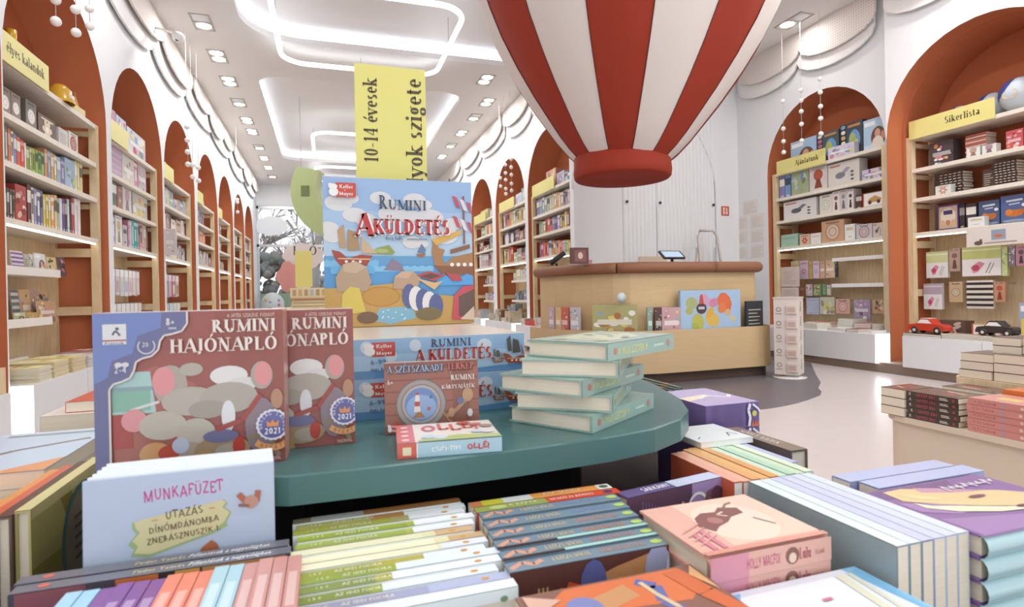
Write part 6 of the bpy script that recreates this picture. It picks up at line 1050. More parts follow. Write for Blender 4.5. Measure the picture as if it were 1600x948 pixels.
# lavender pair lying across, purple fantasy pile with pale blue spines
for i in range(2): fbook('paperback', f'lavender paperback standing spine up across the corner, {["rear", "front"][i]} one of the pair', 'book', .14, .2, .03, frame((.69+.012*i-.02, .622-.032*i, ZT-.001), (0, 0, -1), (1, 0, 0), (0, -1, 0)), '9aa0c4', 'pages', None, lambda a, L, q: a.rect(0, 0, L, q, 'bcc4e4'), group='lavender pair across the corner')
def fr_fant(a, w, h):
    P = lambda q: [(w*x, h*y) for x, y in q]
    a.rect(0, 0, w, h, '8f72a4'); a.poly(P([(.98, .98), (.98, .3), (.8, .4), (.7, .7), (.8, .98)]), '7d6490'); a.poly(P([(.02, .1), (.02, .98), (.35, .98), (.2, .5)]), 'a585b6'); a.poly(P([(.5, .98), (.7, .98), (.55, .7), (.4, .6), (.36, .8)]), 'a888b8')
    a.poly(P([(.94, .9), (.95, .74), (.86, .58), (.74, .4), (.62, .2), (.45, .04), (.2, .02), (.14, .14), (.3, .34), (.42, .56), (.56, .76), (.72, .92)]), 'e0cb9c'); a.poly(P([(.93, .66), (.8, .44), (.66, .3), (.72, .5), (.82, .68)]), 'c89cb4'); a.poly(P([(.86, .86), (.7, .8), (.62, .66), (.7, .7)]), 'ecdca8')
    a.poly(P([(.66, .9), (.56, .84), (.46, .66), (.34, .46), (.28, .3), (.24, .36), (.28, .56), (.4, .78), (.54, .9)]), 'efecca'); a.poly(P([(.42, .03), (.12, .03), (.06, .16), (.14, .24), (.3, .2)]), 'e6b48c'); a.poly(P([(.3, .2), (.14, .24), (.2, .32), (.34, .3)]), 'e8cf9c')
    a.ell(w*.58, h*.44, w*.03, h*.07, '86566a', 10); a.ell(w*.3, h*.36, w*.025, h*.05, '6f4a5c', 10)
    for k in range(7): a.line([(w*(.74+.03*(k % 2)), h*(.5-.06*k)), (w*(.86-.03*(k % 3)), h*(.49-.06*k)), (w*.78, h*(.45-.06*k)), (w*.84, h*(.42-.06*k))], .0028, 'e8dfea')
n = 6
for i in range(n): fbook('hardcover', f'pale blue spined hardcover in the purple covered pile, {ORD[i]} from the bottom', 'book', .142, .205, .0248, flat(.858+rf.uniform(-.001, .001), .414+rf.uniform(-.002, .002), BF+.0253*i), '8a6aa0', 'pages', fr_fant if i == n-1 else None, None, True, 'pale blue spined hardcovers in the pile', soft=False, rnd=True, spinecol='b4d0d4')
# white and blue cover lying in front
def fr_sky(a, w, h):
    a.rect(0, 0, w, h, 'e2e8f2'); a.poly([(w*.55, 0), (w, 0), (w, h*.1), (w*.3, h*.03)], '8cc0e0'); a.rect(0, 0, w*.08, h*.06, 'e8ece8'); a.poly([(w*.95, h*.08), (w*.98, h*.02), (w*.2, h*.01)], '7ab8de'); a.poly([(w*.98, h*.8), (w*.98, h*.99), (w*.75, h*.99)], '7ec0e8'); a.line([(w*.95, h*.1), (w*.5, h*.16), (w*.2, h*.1)], .006, 'd8dcc8'); a.poly([(w*.95, h*.14), (w*.6, h*.2), (w*.3, h*.12), (w*.3, h*.16), (w*.6, h*.25), (w*.95, h*.2)], 'dcdcc4'); a.poly([(w*.6, h*.32), (w*.68, h*.4), (w*.6, h*.52), (w*.3, h*.55), (w*.2, h*.4), (w*.4, h*.3)], '6a5a52'); a.ell(w*.55, h*.64, w*.1, h*.07, '8a5a54', 12); a.poly([(w*.4, h*.58), (w*.55, h*.62), (w*.45, h*.7), (w*.3, h*.66)], '7a6e6c'); a.poly([(w*.7, h*.58), (w*.74, h*.68), (w*.6, h*.66)], 'd89088'); a.rect(w*.78, h*.4, w*.8, h*.46, 'c87888')
n = 4
for i in range(n): fbook('picture_book', f'white and sky blue picture book before the pink pile, {ORD[i]} from the bottom', 'book', .2, .19, .0285, flat(.535+rf.uniform(-.001, .001), .27+rf.uniform(-.001, .001), BF+.029*i), 'dfe6f0', 'pages_white', fr_sky if i == n-1 else None, None, True, 'white and blue picture books in the pile', soft=False)
# dragon cover lying in front of the teal row
def fr_red(a, w, h):
    a.rect(0, 0, w, h, '8a6458'); a.poly([(w*.98, h*.1), (w*.98, h*.75), (w*.8, h*.9), (w*.5, h*.8), (w*.4, h*.6), (w*.6, h*.5), (w*.55, h*.2), (w*.75, h*.05)], 'd8774c'); a.poly([(w*.9, h*.45), (w*.8, h*.65), (w*.62, h*.62), (w*.72, h*.42)], 'c89468'); a.line([(w*.9, h*.38), (w*.8, h*.3), (w*.6, h*.34), (w*.4, h*.28), (w*.1, h*.3)], .012, '6a70a8'); a.line([(w*.88, h*.36), (w*.7, h*.34), (w*.5, h*.3), (w*.2, h*.34)], .005, 'd8c49c'); a.line([(w*.95, h*.15), (w*.6, h*.1), (w*.3, h*.02)], .02, 'd07048'); a.poly([(w*.98, h*.02), (w*.85, h*.08), (w*.6, h*.02)], 'e0b080'); a.ell(w*.7, h*.72, w*.14, h*.09, '8088b8', 12); a.poly([(w*.98, h*.97), (w*.7, h*.97), (w*.85, h*.8)], 'd8b0a0'); a.ell(w*.6, h*.95, w*.2, h*.06, 'b8c0dc', 10)
n = 4
for i in range(n): fbook('paperback', f'orange dragon covered paperback in the low pile before the teal row, {ORD[i]} from the bottom', 'book', .128, .19, .0335, flat(.350+rf.uniform(-.001, .001), .372+rf.uniform(-.001, .001), BF+.034*i, -.0), '8a5c50', 'pages', fr_red if i == n-1 else None, None, True, 'dragon covered paperbacks in the low pile')
# thin colourful spines at the lower left
x = -.23
for i, (nm, c) in enumerate([('light blue', 'a8d4ea')]*2+[('purple', '8a5c9c')]*4+[('coral', 'ea8c78')]*3+[('pale blue', 'b0d4e0')]*2+[('rose', 'd09a92')]*4):
    t = .0128
    def sp(a, L, q, c=c): a.rect(0, 0, L, q, c); a.rect(L*.18, q*.2, L*.5, q*.8, light(c, .35)); a.rect(L*.55, q*.2, L*.8, q*.8, light(c, .55))
    fbook('paperback', f'thin {nm} paperback standing spine up, {ORD[i]} from left in the lower left row', 'book', .13, .2, t, frame((x+t, .618+.0008*i, ZT-.001*(i % 3)), (0, 0, -1), (0, -1, 0), (-1, 0, 0)), c, 'pages_white', None, sp, group='thin bright paperbacks in the lower left row'); x += t+.0006
# dark spines and the workbooks behind them
def sp_dark(a, L, t): a.rect(0, 0, L, t, '75757f'); a.text('Fodor Tamás', L*.4, t*.36, t*.34, 'd8c8b0', w=L*.19, serif=False); a.text('Pillantások a nagyvilágban', L*.6, t*.3, t*.46, 'f2f0ee', w=L*.32, serif=False, slant=.2); a.ell(L*.1, t*.55, t*.3, t*.25, 'd8705c', 8)
def fr_dk(a, w, h): a.rect(0, 0, w, h, '4a4650'); a.rect(0, h*.02, .02, h*.25, '8a5058'); a.rect(0, h*.35, .012, h*.5, 'c8703c'); a.rect(0, h*.5, .014, h*.56, '3a3030'); a.rect(0, h*.56, .012, h*.65, 'd8a04c'); a.rect(0, h*.66, .02, h*.98, 'b88a54')
for i in range(2): fbook('paperback', f'dark grey paperback with white lettered spine below the workbooks, {["rear", "front"][i]} one', 'book', .14, .24, .0168, frame((-.284+.003*i, .669-.0175*i, ZT-.001*i), (0, 0, -1), (1, 0, 0), (0, -1, 0)), '5a5862', 'pages', fr_dk if i else None, sp_dark, group='dark grey paperbacks below the workbooks')
def fr_work(a, w, h):
    a.rect(0, 0, w, h, 'b4c0d2'); a.text('MUNKAFÜZET', w*.3, h*0.885, h*.05, 'c0508c', w=w*.42, serif=False, rot=.04, jig=.1)
    a.poly([(w*.24, h*0.803), (w*.3, h*0.810), (w*.72, h*0.856), (w*.74, h*0.836), (w*.72, h*0.823), (w*.76, h*0.797), (w*.73, h*0.751), (w*.74, h*0.737), (w*.66, h*0.711), (w*.32, h*0.645), (w*.23, h*0.658), (w*.25, h*0.685), (w*.22, h*0.711), (w*.26, h*0.751), (w*.24, h*0.777)], '9cb080'); a.poly([(w*.25, h*0.803), (w*.3, h*0.813), (w*.71, h*0.856), (w*.73, h*0.843), (w*.71, h*0.823), (w*.75, h*0.797), (w*.72, h*0.757), (w*.65, h*0.721), (w*.33, h*0.658), (w*.25, h*0.671), (w*.27, h*0.698), (w*.24, h*0.724), (w*.28, h*0.757), (w*.26, h*0.777)], 'cfc898')
    a.text('UTAZÁS', w*.41, h*.8, h*.034, '6a5f42', w=w*.2, serif=False, rot=.06, jig=.1); a.text('DÍNÓMDÁNOMBA', w*.325, h*.746, h*.027, '6a5f42', w=w*.37, serif=False, rot=.07, jig=.1); a.text('ZNEBÁSZNUSZIK 1.', w*.315, h*.7, h*.025, '6a5f42', w=w*.39, serif=False, rot=.08, jig=.1)
    a.rect(w*.34, h*0.800, w*.37, h*0.805, 'd08a6c'); a.rect(w*.64, h*0.823, w*.67, h*0.828, 'd08a6c'); a.line([(w*.8, h*0.874), (w*.84, h*0.836), (w*.9, h*0.830), (w*.91, h*0.881)], .006, 'a8644c'); a.ell(w*.87, h*0.833, w*.04, h*.03, 'b88a78', 12); a.line([(w*.8, h*0.823), (w*.86, h*0.817)], .003, '8a6058'); a.poly([(w*.56, h*0.605), (w*.6, h*0.658), (w*.65, h*0.685), (w*.68, h*0.665), (w*.7, h*0.625)], 'a86440')
for i in range(6):
    M_ = Matrix.Translation((-.237+.0028*i, .6700+.0043*i, BF+.002*i)) @ Matrix.Rotation(-.035, 4, 'X') @ frame((0, 0, 0), (1, 0, 0), (0, 0, 1), (0, -1, 0))
    fbook('workbook', f'pale blue Munkafüzet workbook standing upright, {ORD[i]} from the front of the stack', 'workbook', .178-.0035*i, .236, .0042, Matrix.Translation((0, .0045, 0)) @ M_, 'b4c0d2' if i == 0 else 'e8ecf2', 'pages_white', fr_work if i == 0 else None, None, group='Munkafüzet workbooks in the stack')
# books along the left edge, spines up, the first one with an olive cover and teal disc
def fr_olive(a, w, h):
    a.rect(0, 0, w, h, 'b8ac6c'); a.poly([(0, h*.3), (0, h*.45), (w*.4, h*.6), (w*.5, h*.5)], '8e8440'); a.poly([(w*.6, 0), (w*.7, h*.4), (w*.5, h*.5), (w*.45, 0)], '9c9048'); a.rect(0, 0, .012, h, 'cfc48c'); a.ell(.085, h*.62, .075, .068, '4f7a74', 22); a.ell(.085, h*.62, .066, .058, '8f8270', 22); [a.rect(.05+.014*k, h*.5, .055+.014*k, h*.72, '6a5c50') for k in range(5)]
for i, (nm, c, cov) in enumerate([('cream', 'd8cf98', 'b8ac6c'), ('dark brown', '5f4840', '5f4840'), ('red', 'd2694f', 'c8604a'), ('orange', 'df9a5c', 'd8905c')]):
    t = .0155; fbook('hardcover', f'{nm} spined hardcover standing spine up at the left edge, {ORD[i]} from the workbooks', 'book', .158, .235, t, frame((-.3365-.0162*(i+1)+.0003, .815-.006*i, .62-.003*i), (0, 0, -1), (0, 1, 0), (1, 0, 0)), cov, 'pages', fr_olive if i == 0 else None, lambda a, L, q, c=c: a.rect(0, 0, L, q, c), soft=False)
# left tier: piles lying flat
def pile(x0, x1, y0, y1, z0, z1, n, cols, label, top=None, name='paperback', cat='book', pg='pages', rz=0, group=None):
    t = (z1-z0)/n
    for i in range(n):
        c = cols[i % len(cols)]; M_ = Matrix.Translation((x1+rf.uniform(-.002, .002), y0+rf.uniform(-.003, .003), z0+t*i)) @ Matrix.Rotation(rz+rf.uniform(-.015, .015), 4, 'Z') @ frame((0, 0, 0), (-1, 0, 0), (0, 1, 0), (0, 0, 1)) if False else Matrix.Translation((x0, y0, z0+t*i)) @ Matrix.Rotation(rz+rf.uniform(-.012, .012), 4, 'Z')
        fbook(name, label if n == 1 else f'{label}, {ORD[i]} from the bottom', cat, x1-x0, y1-y0, t-.0005, M_, c, pg, top if i == n-1 else None, None, group=group or label)
def t_orange(a, w, h): a.rect(0, 0, w, h, 'e29a60'); a.rect(w*.2, h*.72, w*.85, h*.75, 'f2d8b8'); a.rect(w*.1, h*.1, w*.5, h*.4, 'd88a50')
def t_sky(a, w, h): a.rect(0, 0, w, h, 'c4d8ea'); a.poly([(0, 0), (w*.5, 0), (w*.3, h*.5), (0, h*.6)], 'e8ecf2'); a.line([(w*.1, h*.1), (w*.5, h*.5), (w*.95, h*.7)], .012, '8a8a84'); a.rect(w*.2, h*.88, w*.9, h*.93, '9aa4b0'); a.poly([(w*.6, 0), (w, 0), (w, h*.25)], 'e2a070')
pile(-.62, -.425, .86, 1.07, BF, .565, 6, ['d8a878', 'e0a878'], 'orange paperback lying in the left pile by the olive cover', t_orange)
pile(-.64, -.43, 1.085, 1.4, BF, .6, 6, ['d8c0a4', 'c8d4e0'], 'pale blue covered paperback lying in the left pile with tan edges', t_sky)
pile(-.79, -.655, .95, 1.35, BF, .545, 5, ['e6e4e8', 'dcdce2'], 'white paperback lying in the pile at the outer left edge', lambda a, w, h: a.rect(0, 0, w, h, 'e8e8ee'))
pile(-.6, -.36, 1.5, 1.72, BF, .615, 3, ['e4d8c4', 'ddd0ba'], 'cream box in the left pile near the white cabinet', lambda a, w, h: (a.rect(0, 0, w, h, 'e8e2d8'), a.ell(w*.5, h*.5, w*.2, h*.2, 'c88a5c')))
pile(-.56, -.34, 1.52, 1.7, .6155, .64, 1, ['c8503a'], 'flat red book lying on the cream pile at the left')
for i in range(9): fbook('magazine', f'thin pale magazine fanned at the lower left corner, {ORD[i]} from the top', 'magazine', .15, .2, .006, Matrix.Translation((-.56-.004*i, .6-.004*i, .575-.0135*i)) @ Matrix.Rotation(.05*(i % 3), 4, 'Z'), ['e8d8dc', 'c8c0d8', 'e8b8ac', 'ece8e4', 'e4e4ea', 'd8c8bc', 'ecece8', 'd8ccc0', 'e8e0d4'][i], 'pages_white', None, None, group='fanned magazines at the lower left') if i == -1 else None
pile(-.53, -.38, .56, .79, BF, .56, 9, ['ece6e2', 'd8ccd8', 'e8c4b8', 'e8e8ec'], 'thin pale magazine in the pile at the lower left corner', None, 'magazine', 'magazine', 'pages_white')
# right side of the table, beyond the coral row
def t_bolt(a, w, h): a.rect(0, 0, w, h, 'b4a4cc'); a.poly([(0, h*.3), (w*.6, h*.5), (w*.6, h*.62), (0, h*.5)], 'e8dcb8'); a.line([(w*.3, h*.4), (w*.55, h*.55), (w*.8, h*.35), (w*.98, h*.5)], .008, 'f2eef4')
def bolt_edge(o, w, t, M_):
    a = Art(); a.rect(0, 0, w, t, '6f5690'); [a.rect(w*.02*k, 0, w*.02*k+.001, t, '8068a2') for k in range(2, 36)]; a.line([(w*.78, t*.02), (w*.8, t*.4), (w*.77, t*.7), (w*.8, t*.98)], .006, 'f2eef4'); a.line([(w*.85, t*.95), (w*.95, t*.75), (w*.99, t*.6)], .004, 'f2eef4'); a.ell(w*.88, t*.55, .006, .006, 'd8d060', 8); [a.poly([(w*(.82+.05*k), 0), (w*(.85+.05*k), t*.3), (w*(.88+.05*k), 0)], 'd8704c') for k in range(3)]
    m = MB(); a.put(m, M_); m.build('sprayed_edge', 'gloss', o)
for i in range(4):
    z0 = BF+.048*i; o = fbook('hardcover', f'thick purple hardcover with painted page edges, beyond the coral row, {ORD[i]} from the bottom', 'book', .125, .17, .0475, Matrix.Translation((.688, .925, z0)), '8a74ac', 'pages', t_bolt if i == 3 else None, None, soft=False, group='purple hardcovers with painted edges'); bolt_edge(o, .125, .046, frame((.6882, .9248, z0+.0008), (1, 0, 0), (0, 0, 1), (0, -1, 0)))
fbook('hardcover', 'long dark brown hardcover standing spine up next to the lavender spine', 'book', .14, .165, .034, frame((.742, .9, ZT), (0, 0, -1), (0, -1, 0), (-1, 0, 0)), '6a5c52', 'pages', None, lambda a, L, t: (a.rect(0, 0, L, t, '8a7a6c'), a.text('SÖTÉT VIZEK', L*.15, t*.36, t*.36, 'e6dcd0', w=L*.6)), soft=False)
fbook('picture_book', 'white picture book lying on the slanting coral row by the teal table corner', 'book', .105, .105, .009, Matrix.Translation((.585, .80, .6006)), 'e6e8e4', 'pages_white', lambda a, w, h: (a.rect(0, 0, w, h, 'e4e8e6'), a.line([(w*.7, h*.2), (w*.8, h*.4), (w*.9, h*.25)], .003, '7a7a80'), a.line([(w*.1, h*.2), (w*.2, h*.3)], .002, '6a6a6a')))
for i in range(3): fbook('hardcover', f'dark green hardcover leaning behind the stack of green books, {ORD[i]} from left', 'book', .13, .16, .016, Matrix.Translation((.70+.02*i, 1.09+.02*i, BF+.004)) @ Matrix.Rotation(.12, 4, 'Y') @ frame((0, 0, .19), (0, 0, -1), (0, 1, 0), (1, 0, 0)), ['3a4640', '4a5850', '56685c'][i], 'pages_white', None, lambda a, L, t: a.rect(L*.3, 0, L*.4, t, 'c88a5c'), soft=False, group='dark green hardcovers behind the green stack')
# ------------------------------------------------------------------ games on the teal table
def gbox(name, label, x0, x1, y, z0, h, d, col, art, side=None, rz=0, lean=0, group=None, topcol=None, cat='box'):
    """game box, printed face to the camera"""
    w = x1-x0; t = thing(name, label, cat, (x0, y, z0), rz, group); 
    R_ = Matrix.Rotation(lean, 4, 'X'); m = MB(R_); b = h*.0
    m.box(0, w, 0, d, 0, h, side or col); m.box(0, w, .0005, d, h, h+.0004, topcol or side or col); m.build('box_lid', 'gloss', t)
    m = MB(); a = Art(); a.rect(0, 0, w, h, col); art(a, w, h); m.M = Matrix(); a.put(m, R_ @ frame((0, -.0003, 0), (1, 0, 0), (0, 0, 1), (0, -1, 0)), d=.00008, clip=(0, 0, w, h)); m.build('cover_print', 'gloss', t); return t
def keller(a, x, y, w, h):
    a.poly(rrect(x+w*.28, x+w, y, y+h, h*.08, 2), 'c8483c'); a.ell(x+w*.2, y+h*.72, w*.16, h*.2, 'ece6e2', 12); a.ell(x+w*.22, y+h*.35, w*.17, h*.3, 'ece6e2', 12); a.ell(x+w*.1, y+h*.85, w*.07, h*.1, 'ece6e2', 8); a.text('Keller', x+w*.42, y+h*.6, h*.26, 'f4ece8', w=w*.5, serif=False, bold=1.2); a.text('&', x+w*.6, y+h*.42, h*.12, 'f4ece8', serif=False); a.text('Mayer', x+w*.42, y+h*.12, h*.26, 'f4ece8', w=w*.5, serif=False, bold=1.2)
def ship(a, x, y, s, c1='a04838', c2='b8946c'):
    a.poly([(x-.5*s, y+.1*s), (x-.42*s, y-.15*s), (x-.3*s, y-.3*s), (x+.35*s, y-.32*s), (x+.5*s, y-.05*s), (x+.2*s, y-.02*s), (x-.1*s, y-.12*s), (x-.3*s, y+.05*s)], c1); a.line([(x-.35*s, y-.12*s), (x+.45*s, y-.14*s)], .03*s, 'd8b48c'); [a.ell(x+(-.15+.17*k)*s, y-.2*s, .04*s, .04*s, 'e8e0d8', 8) for k in range(3)]
    a.poly([(x-.35*s, y+.6*s), (x-.2*s, y+.75*s), (x-.15*s, y+.15*s), (x-.3*s, y+.15*s)], c2); a.poly([(x-.1*s, y+.62*s), (x+.12*s, y+.55*s), (x+.2*s, y+.1*s), (x-.12*s, y+.08*s)], dark(c2, .92)); a.poly([(x+.22*s, y+.45*s), (x+.62*s, y+.0*s), (x+.24*s, y+.02*s)], light(c2, .2))
def wave(a, x0, x1, y, amp, c, n=8):
    p = [(x0, y-amp*3)]; 
    for i in range(n*2+1): p.append((x0+(x1-x0)*i/(n*2), y+(amp if i % 2 else 0)))
    a.poly(p+[(x1, y-amp*3)], c)
def art_kuld(a, w, h):
    a.rect(0, 0, w, h, '98b2d4'); a.rect(0, 0, w, h*.78, 'a4bcd8'); a.rect(0, 0, w, h*.66, 'b0c6da')
    for x, y, r in ((.1, .83, .09), (.17, .86, .06), (.37, .87, .07), (.42, .84, .05), (.6, .86, .08), (.66, .83, .06), (.2, .75, .08), (.27, .72, .07), (.03, .66, .07), (.06, .6, .06), (.45, .76, .1), (.58, .74, .08), (.7, .74, .1), (.58, .57, .07), (.64, .56, .05), (.8, .62, .1), (.86, .7, .07)): a.ell(x*w, y*h, r*w, r*h*.62, 'd6d2d2', 14)
    a.rect(0, h*.2, w, h*.475, '659ac2'); a.rect(0, h*.2, w, h*.42, '5a96c8'); wave(a, 0, w*.35, h*.44, h*.012, '7ab4d8'); wave(a, w*.3, w*.72, h*.4, h*.01, '86bcdc'); a.poly([(w*.3, h*.49), (w*.34, h*.53), (w*.42, h*.55), (w*.46, h*.5), (w*.44, h*.485)], '8a9a50'); a.ell(w*.37, h*.51, w*.05, h*.015, 'a8b070', 10)
    a.poly([(w*.61, h*.5), (w*.64, h*.56), (w*.67, h*.52), (w*.66, h*.49)], '6a7a98'); a.poly([(w*.6, h*.49), (w*.67, h*.49), (w*.65, h*.465), (w*.62, h*.465)], '9a6a4c'); a.poly([(w*.4, h*.4), (w*.44, h*.46), (w*.5, h*.42), (w*.52, h*.37), (w*.38, h*.38)], '8a7a8c')
    ship(a, w*.18, h*.49, w*.26); wave(a, w*.04, w*.32, h*.4, h*.015, '6aaad4', 4)
    a.poly([(w*.72, h*.6), (w*.71, h*.5), (w*.73, h*.4), (w*.78, h*.345), (w, h*.34), (w, h*.5), (w*.86, h*.47), (w*.8, h*.42), (w*.78, h*.46), (w*.8, h*.52), (w*.76, h*.53), (w*.74, h*.58)], 'a87a50'); a.poly([(w*.72, h*.41), (w, h*.4), (w, h*.345), (w*.78, h*.345)], '8a5a3c'); [a.ell(w*(.85+.045*k), h*.415, w*.014, h*.014, 'ece8e4', 8) for k in range(4)]; a.poly([(w*.84, h*.49), (w*.98, h*.53), (w*.98, h*.56), (w*.84, h*.52)], '8a5c40'); a.poly([(w*.71, h*.59), (w*.92, h*.66), (w*.92, h*.63), (w*.74, h*.55)], 'd8a850')
    a.line([(w*.94, h*.56), (w*.94, h*.9)], w*.012, '8a5048')
    for y0 in (.84, .7): 
        for k in range(3): a.poly([(w*(.86+.05*k), h*(y0+.06-.02*k)), (w*(.89+.05*k), h*(y0+.05-.02*k)), (w*(.92+.05*k), h*(y0-.03-.02*k)), (w*(.89+.05*k), h*(y0-.02-.02*k))], 'c0505c' if k % 2 == 0 else 'e0d0d4')
    wave(a, w*.74, w, h*.33, h*.02, '5aa0d8', 3)
    a.poly([(0, 0), (0, h*.26), (w*.25, h*.27), (w*.45, h*.29), (w*.62, h*.22), (w*.8, h*.2), (w, h*.17), (w, 0)], 'c29a56'); a.ell(w*.36, h*.2, w*.13, h*.07, 'b4843c', 18); a.ell(w*.36, h*.2, w*.12, h*.06, 'bf9048', 18); a.poly([(w*.3, h*.04), (w*.35, h*.12), (w*.56, h*.13), (w*.6, h*.05), (w*.42, h*.01)], '84b4c8'); [a.ell(w*rf.uniform(.36, .54), h*rf.uniform(.04, .11), w*.006, h*.005, 'd8ecf4', 6) for k in range(12)]
    # plain sandy rocks, a yellow cloth and a striped cushion in place of the figures
    a.poly([(w*.08, h*.24), (w*.07, h*.33), (w*.12, h*.42), (w*.2, h*.44), (w*.27, h*.4), (w*.3, h*.3), (w*.27, h*.24)], 'b4977c'); a.poly([(w*.12, h*.42), (w*.2, h*.44), (w*.27, h*.4), (w*.2, h*.36), (w*.12, h*.37)], 'c4a88c'); a.poly([(w*.1, h*.08), (w*.11, h*.22), (w*.16, h*.27), (w*.22, h*.26), (w*.26, h*.1)], 'd4bc58'); a.ell(w*.27, h*.06, w*.07, h*.04, '7a5c48', 14); a.poly([(w*.44, h*.25), (w*.45, h*.33), (w*.5, h*.37), (w*.58, h*.37), (w*.63, h*.32), (w*.6, h*.25)], 'b8987c'); a.poly([(w*.45, h*.33), (w*.5, h*.37), (w*.58, h*.37), (w*.54, h*.32)], 'c8a890')
    for k in range(5): a.ell(w*(.55+.045*k), h*(.2-.018*k), w*.05, h*(.085), 'e2dcd8' if k % 2 else '5c6290', 14)
    a.ell(w*.68, h*.075, w*.09, h*.045, '7c6c48', 14)
    a.poly([(w*.6, h*.34), (w*.68, h*.37), (w*.8, h*.34), (w*.72, h*.3)], 'b84c4c'); a.poly([(w*.62, h*.335), (w*.7, h*.355), (w*.77, h*.335), (w*.7, h*.315)], '6a4440'); a.poly([(w*.8, h*.36), (w*.9, h*.34), (w*.92, h*.3), (w*.85, h*.3)], 'b84c4c'); a.poly([(w*.6, h*.32), (w*.72, h*.29), (w*.78, h*.3), (w*.72, h*.24)], 'd8b080'); a.poly([(w*.84, h*.03), (w*.86, h*.2), (w*.92, h*.26), (w, h*.27), (w, h*.02)], 'c4505c'); a.poly([(w*.89, h*.05), (w*.89, h*.19), (w, h*.24), (w, h*.05)], '6a5048'); a.poly([(w*.9, h*.03), (w, h*.12), (w, h*.02)], 'd4c0a8')
    a.text('R', w*.36, h*.795, h*.09, '3e4c64', w=w*.055); a.text('UMINI', w*.42, h*.79, h*.066, '3e4c64', w=w*.26)
    for dx, dy, c, bd in ((.008, -.006, 'e8e0e0', 2.0), (0, 0, 'b83c38', 1.5)): a.text('A', w*(.2+dx), h*(.61+dy), h*.15, c, w=w*.12, bold=bd); a.text('KÜLDETÉS', w*(.32+dx), h*(.625+dy), h*.1, c, w=w*.52, bold=bd)
    a.text('Berg Judit', w*.4, h*.585, h*.022, '4a5a70', w=w*.11); a.line([(w*.54, h*.59), (w*.68, h*.59)], h*.008, '7a8aa0')
    keller(a, w*.03, h*.865, w*.18, h*.095)
def art_side(a, w, h):
    a.rect(0, 0, w, h, '94b4d2'); a.rect(0, 0, w, h*.6, 'a8c2d8'); a.poly([(0, 0), (0, h*.22), (w*.3, h*.2), (w*.7, h*.12), (w, h*.2), (w, 0)], '5e8cba')
    for x, y, r in ((.18, .8, .03), (.42, .8, .03), (.78, .74, .04), (.3, .55, .03)): a.ell(w*x, h*y, w*r, h*.16, 'ccd4dc', 12)
    keller(a, w*.16, h*.56, w*.16, h*.36); a.text('6-99', w*.2, h*.36, h*.13, '5a7aa0', w=w*.075, serif=False); a.text('éves korig', w*.2, h*.2, h*.09, '4a5a6c', w=w*.1, serif=False)
    a.text('RUMINI', w*.5, h*.74, h*.2, '3e4c64', w=w*.21)
    for dx, dy, c, bd in ((.004, -.012, 'd8c8cc', 2.0), (0, 0, 'b04840', 1.5)): a.text('A KÜLDETÉS', w*(.42+dx), h*(.38+dy), h*.3, c, w=w*.4, bold=bd)
    ship(a, w*.95, h*.42, w*.14, '9a4a3c', '5c5854'); ship(a, w*.85, h*.36, w*.07, '8a5a48', '6a6460')
KS = (-.004, .338)
for i in range(2): gbox('boxed_game', f'blue Rumini A küldetés box lying flat, {["lower", "upper"][i]} one of the pair', KS[0]+.004*i, KS[1]-.002, .963+.004*i, TT+.0662*i+.0004, .0655, .455, '98b6d4', art_side, '6e94be', group='blue game boxes lying under the upright one', topcol='cfc4b8')
gbox('boxed_game', 'tall blue Rumini A küldetés box with ships standing upright on two lying ones', KS[0], KS[1]+.001, 1.345, TT+.1335, .34, .066, '98b2d4', art_kuld, '88a6cc', topcol='dfe8f2')
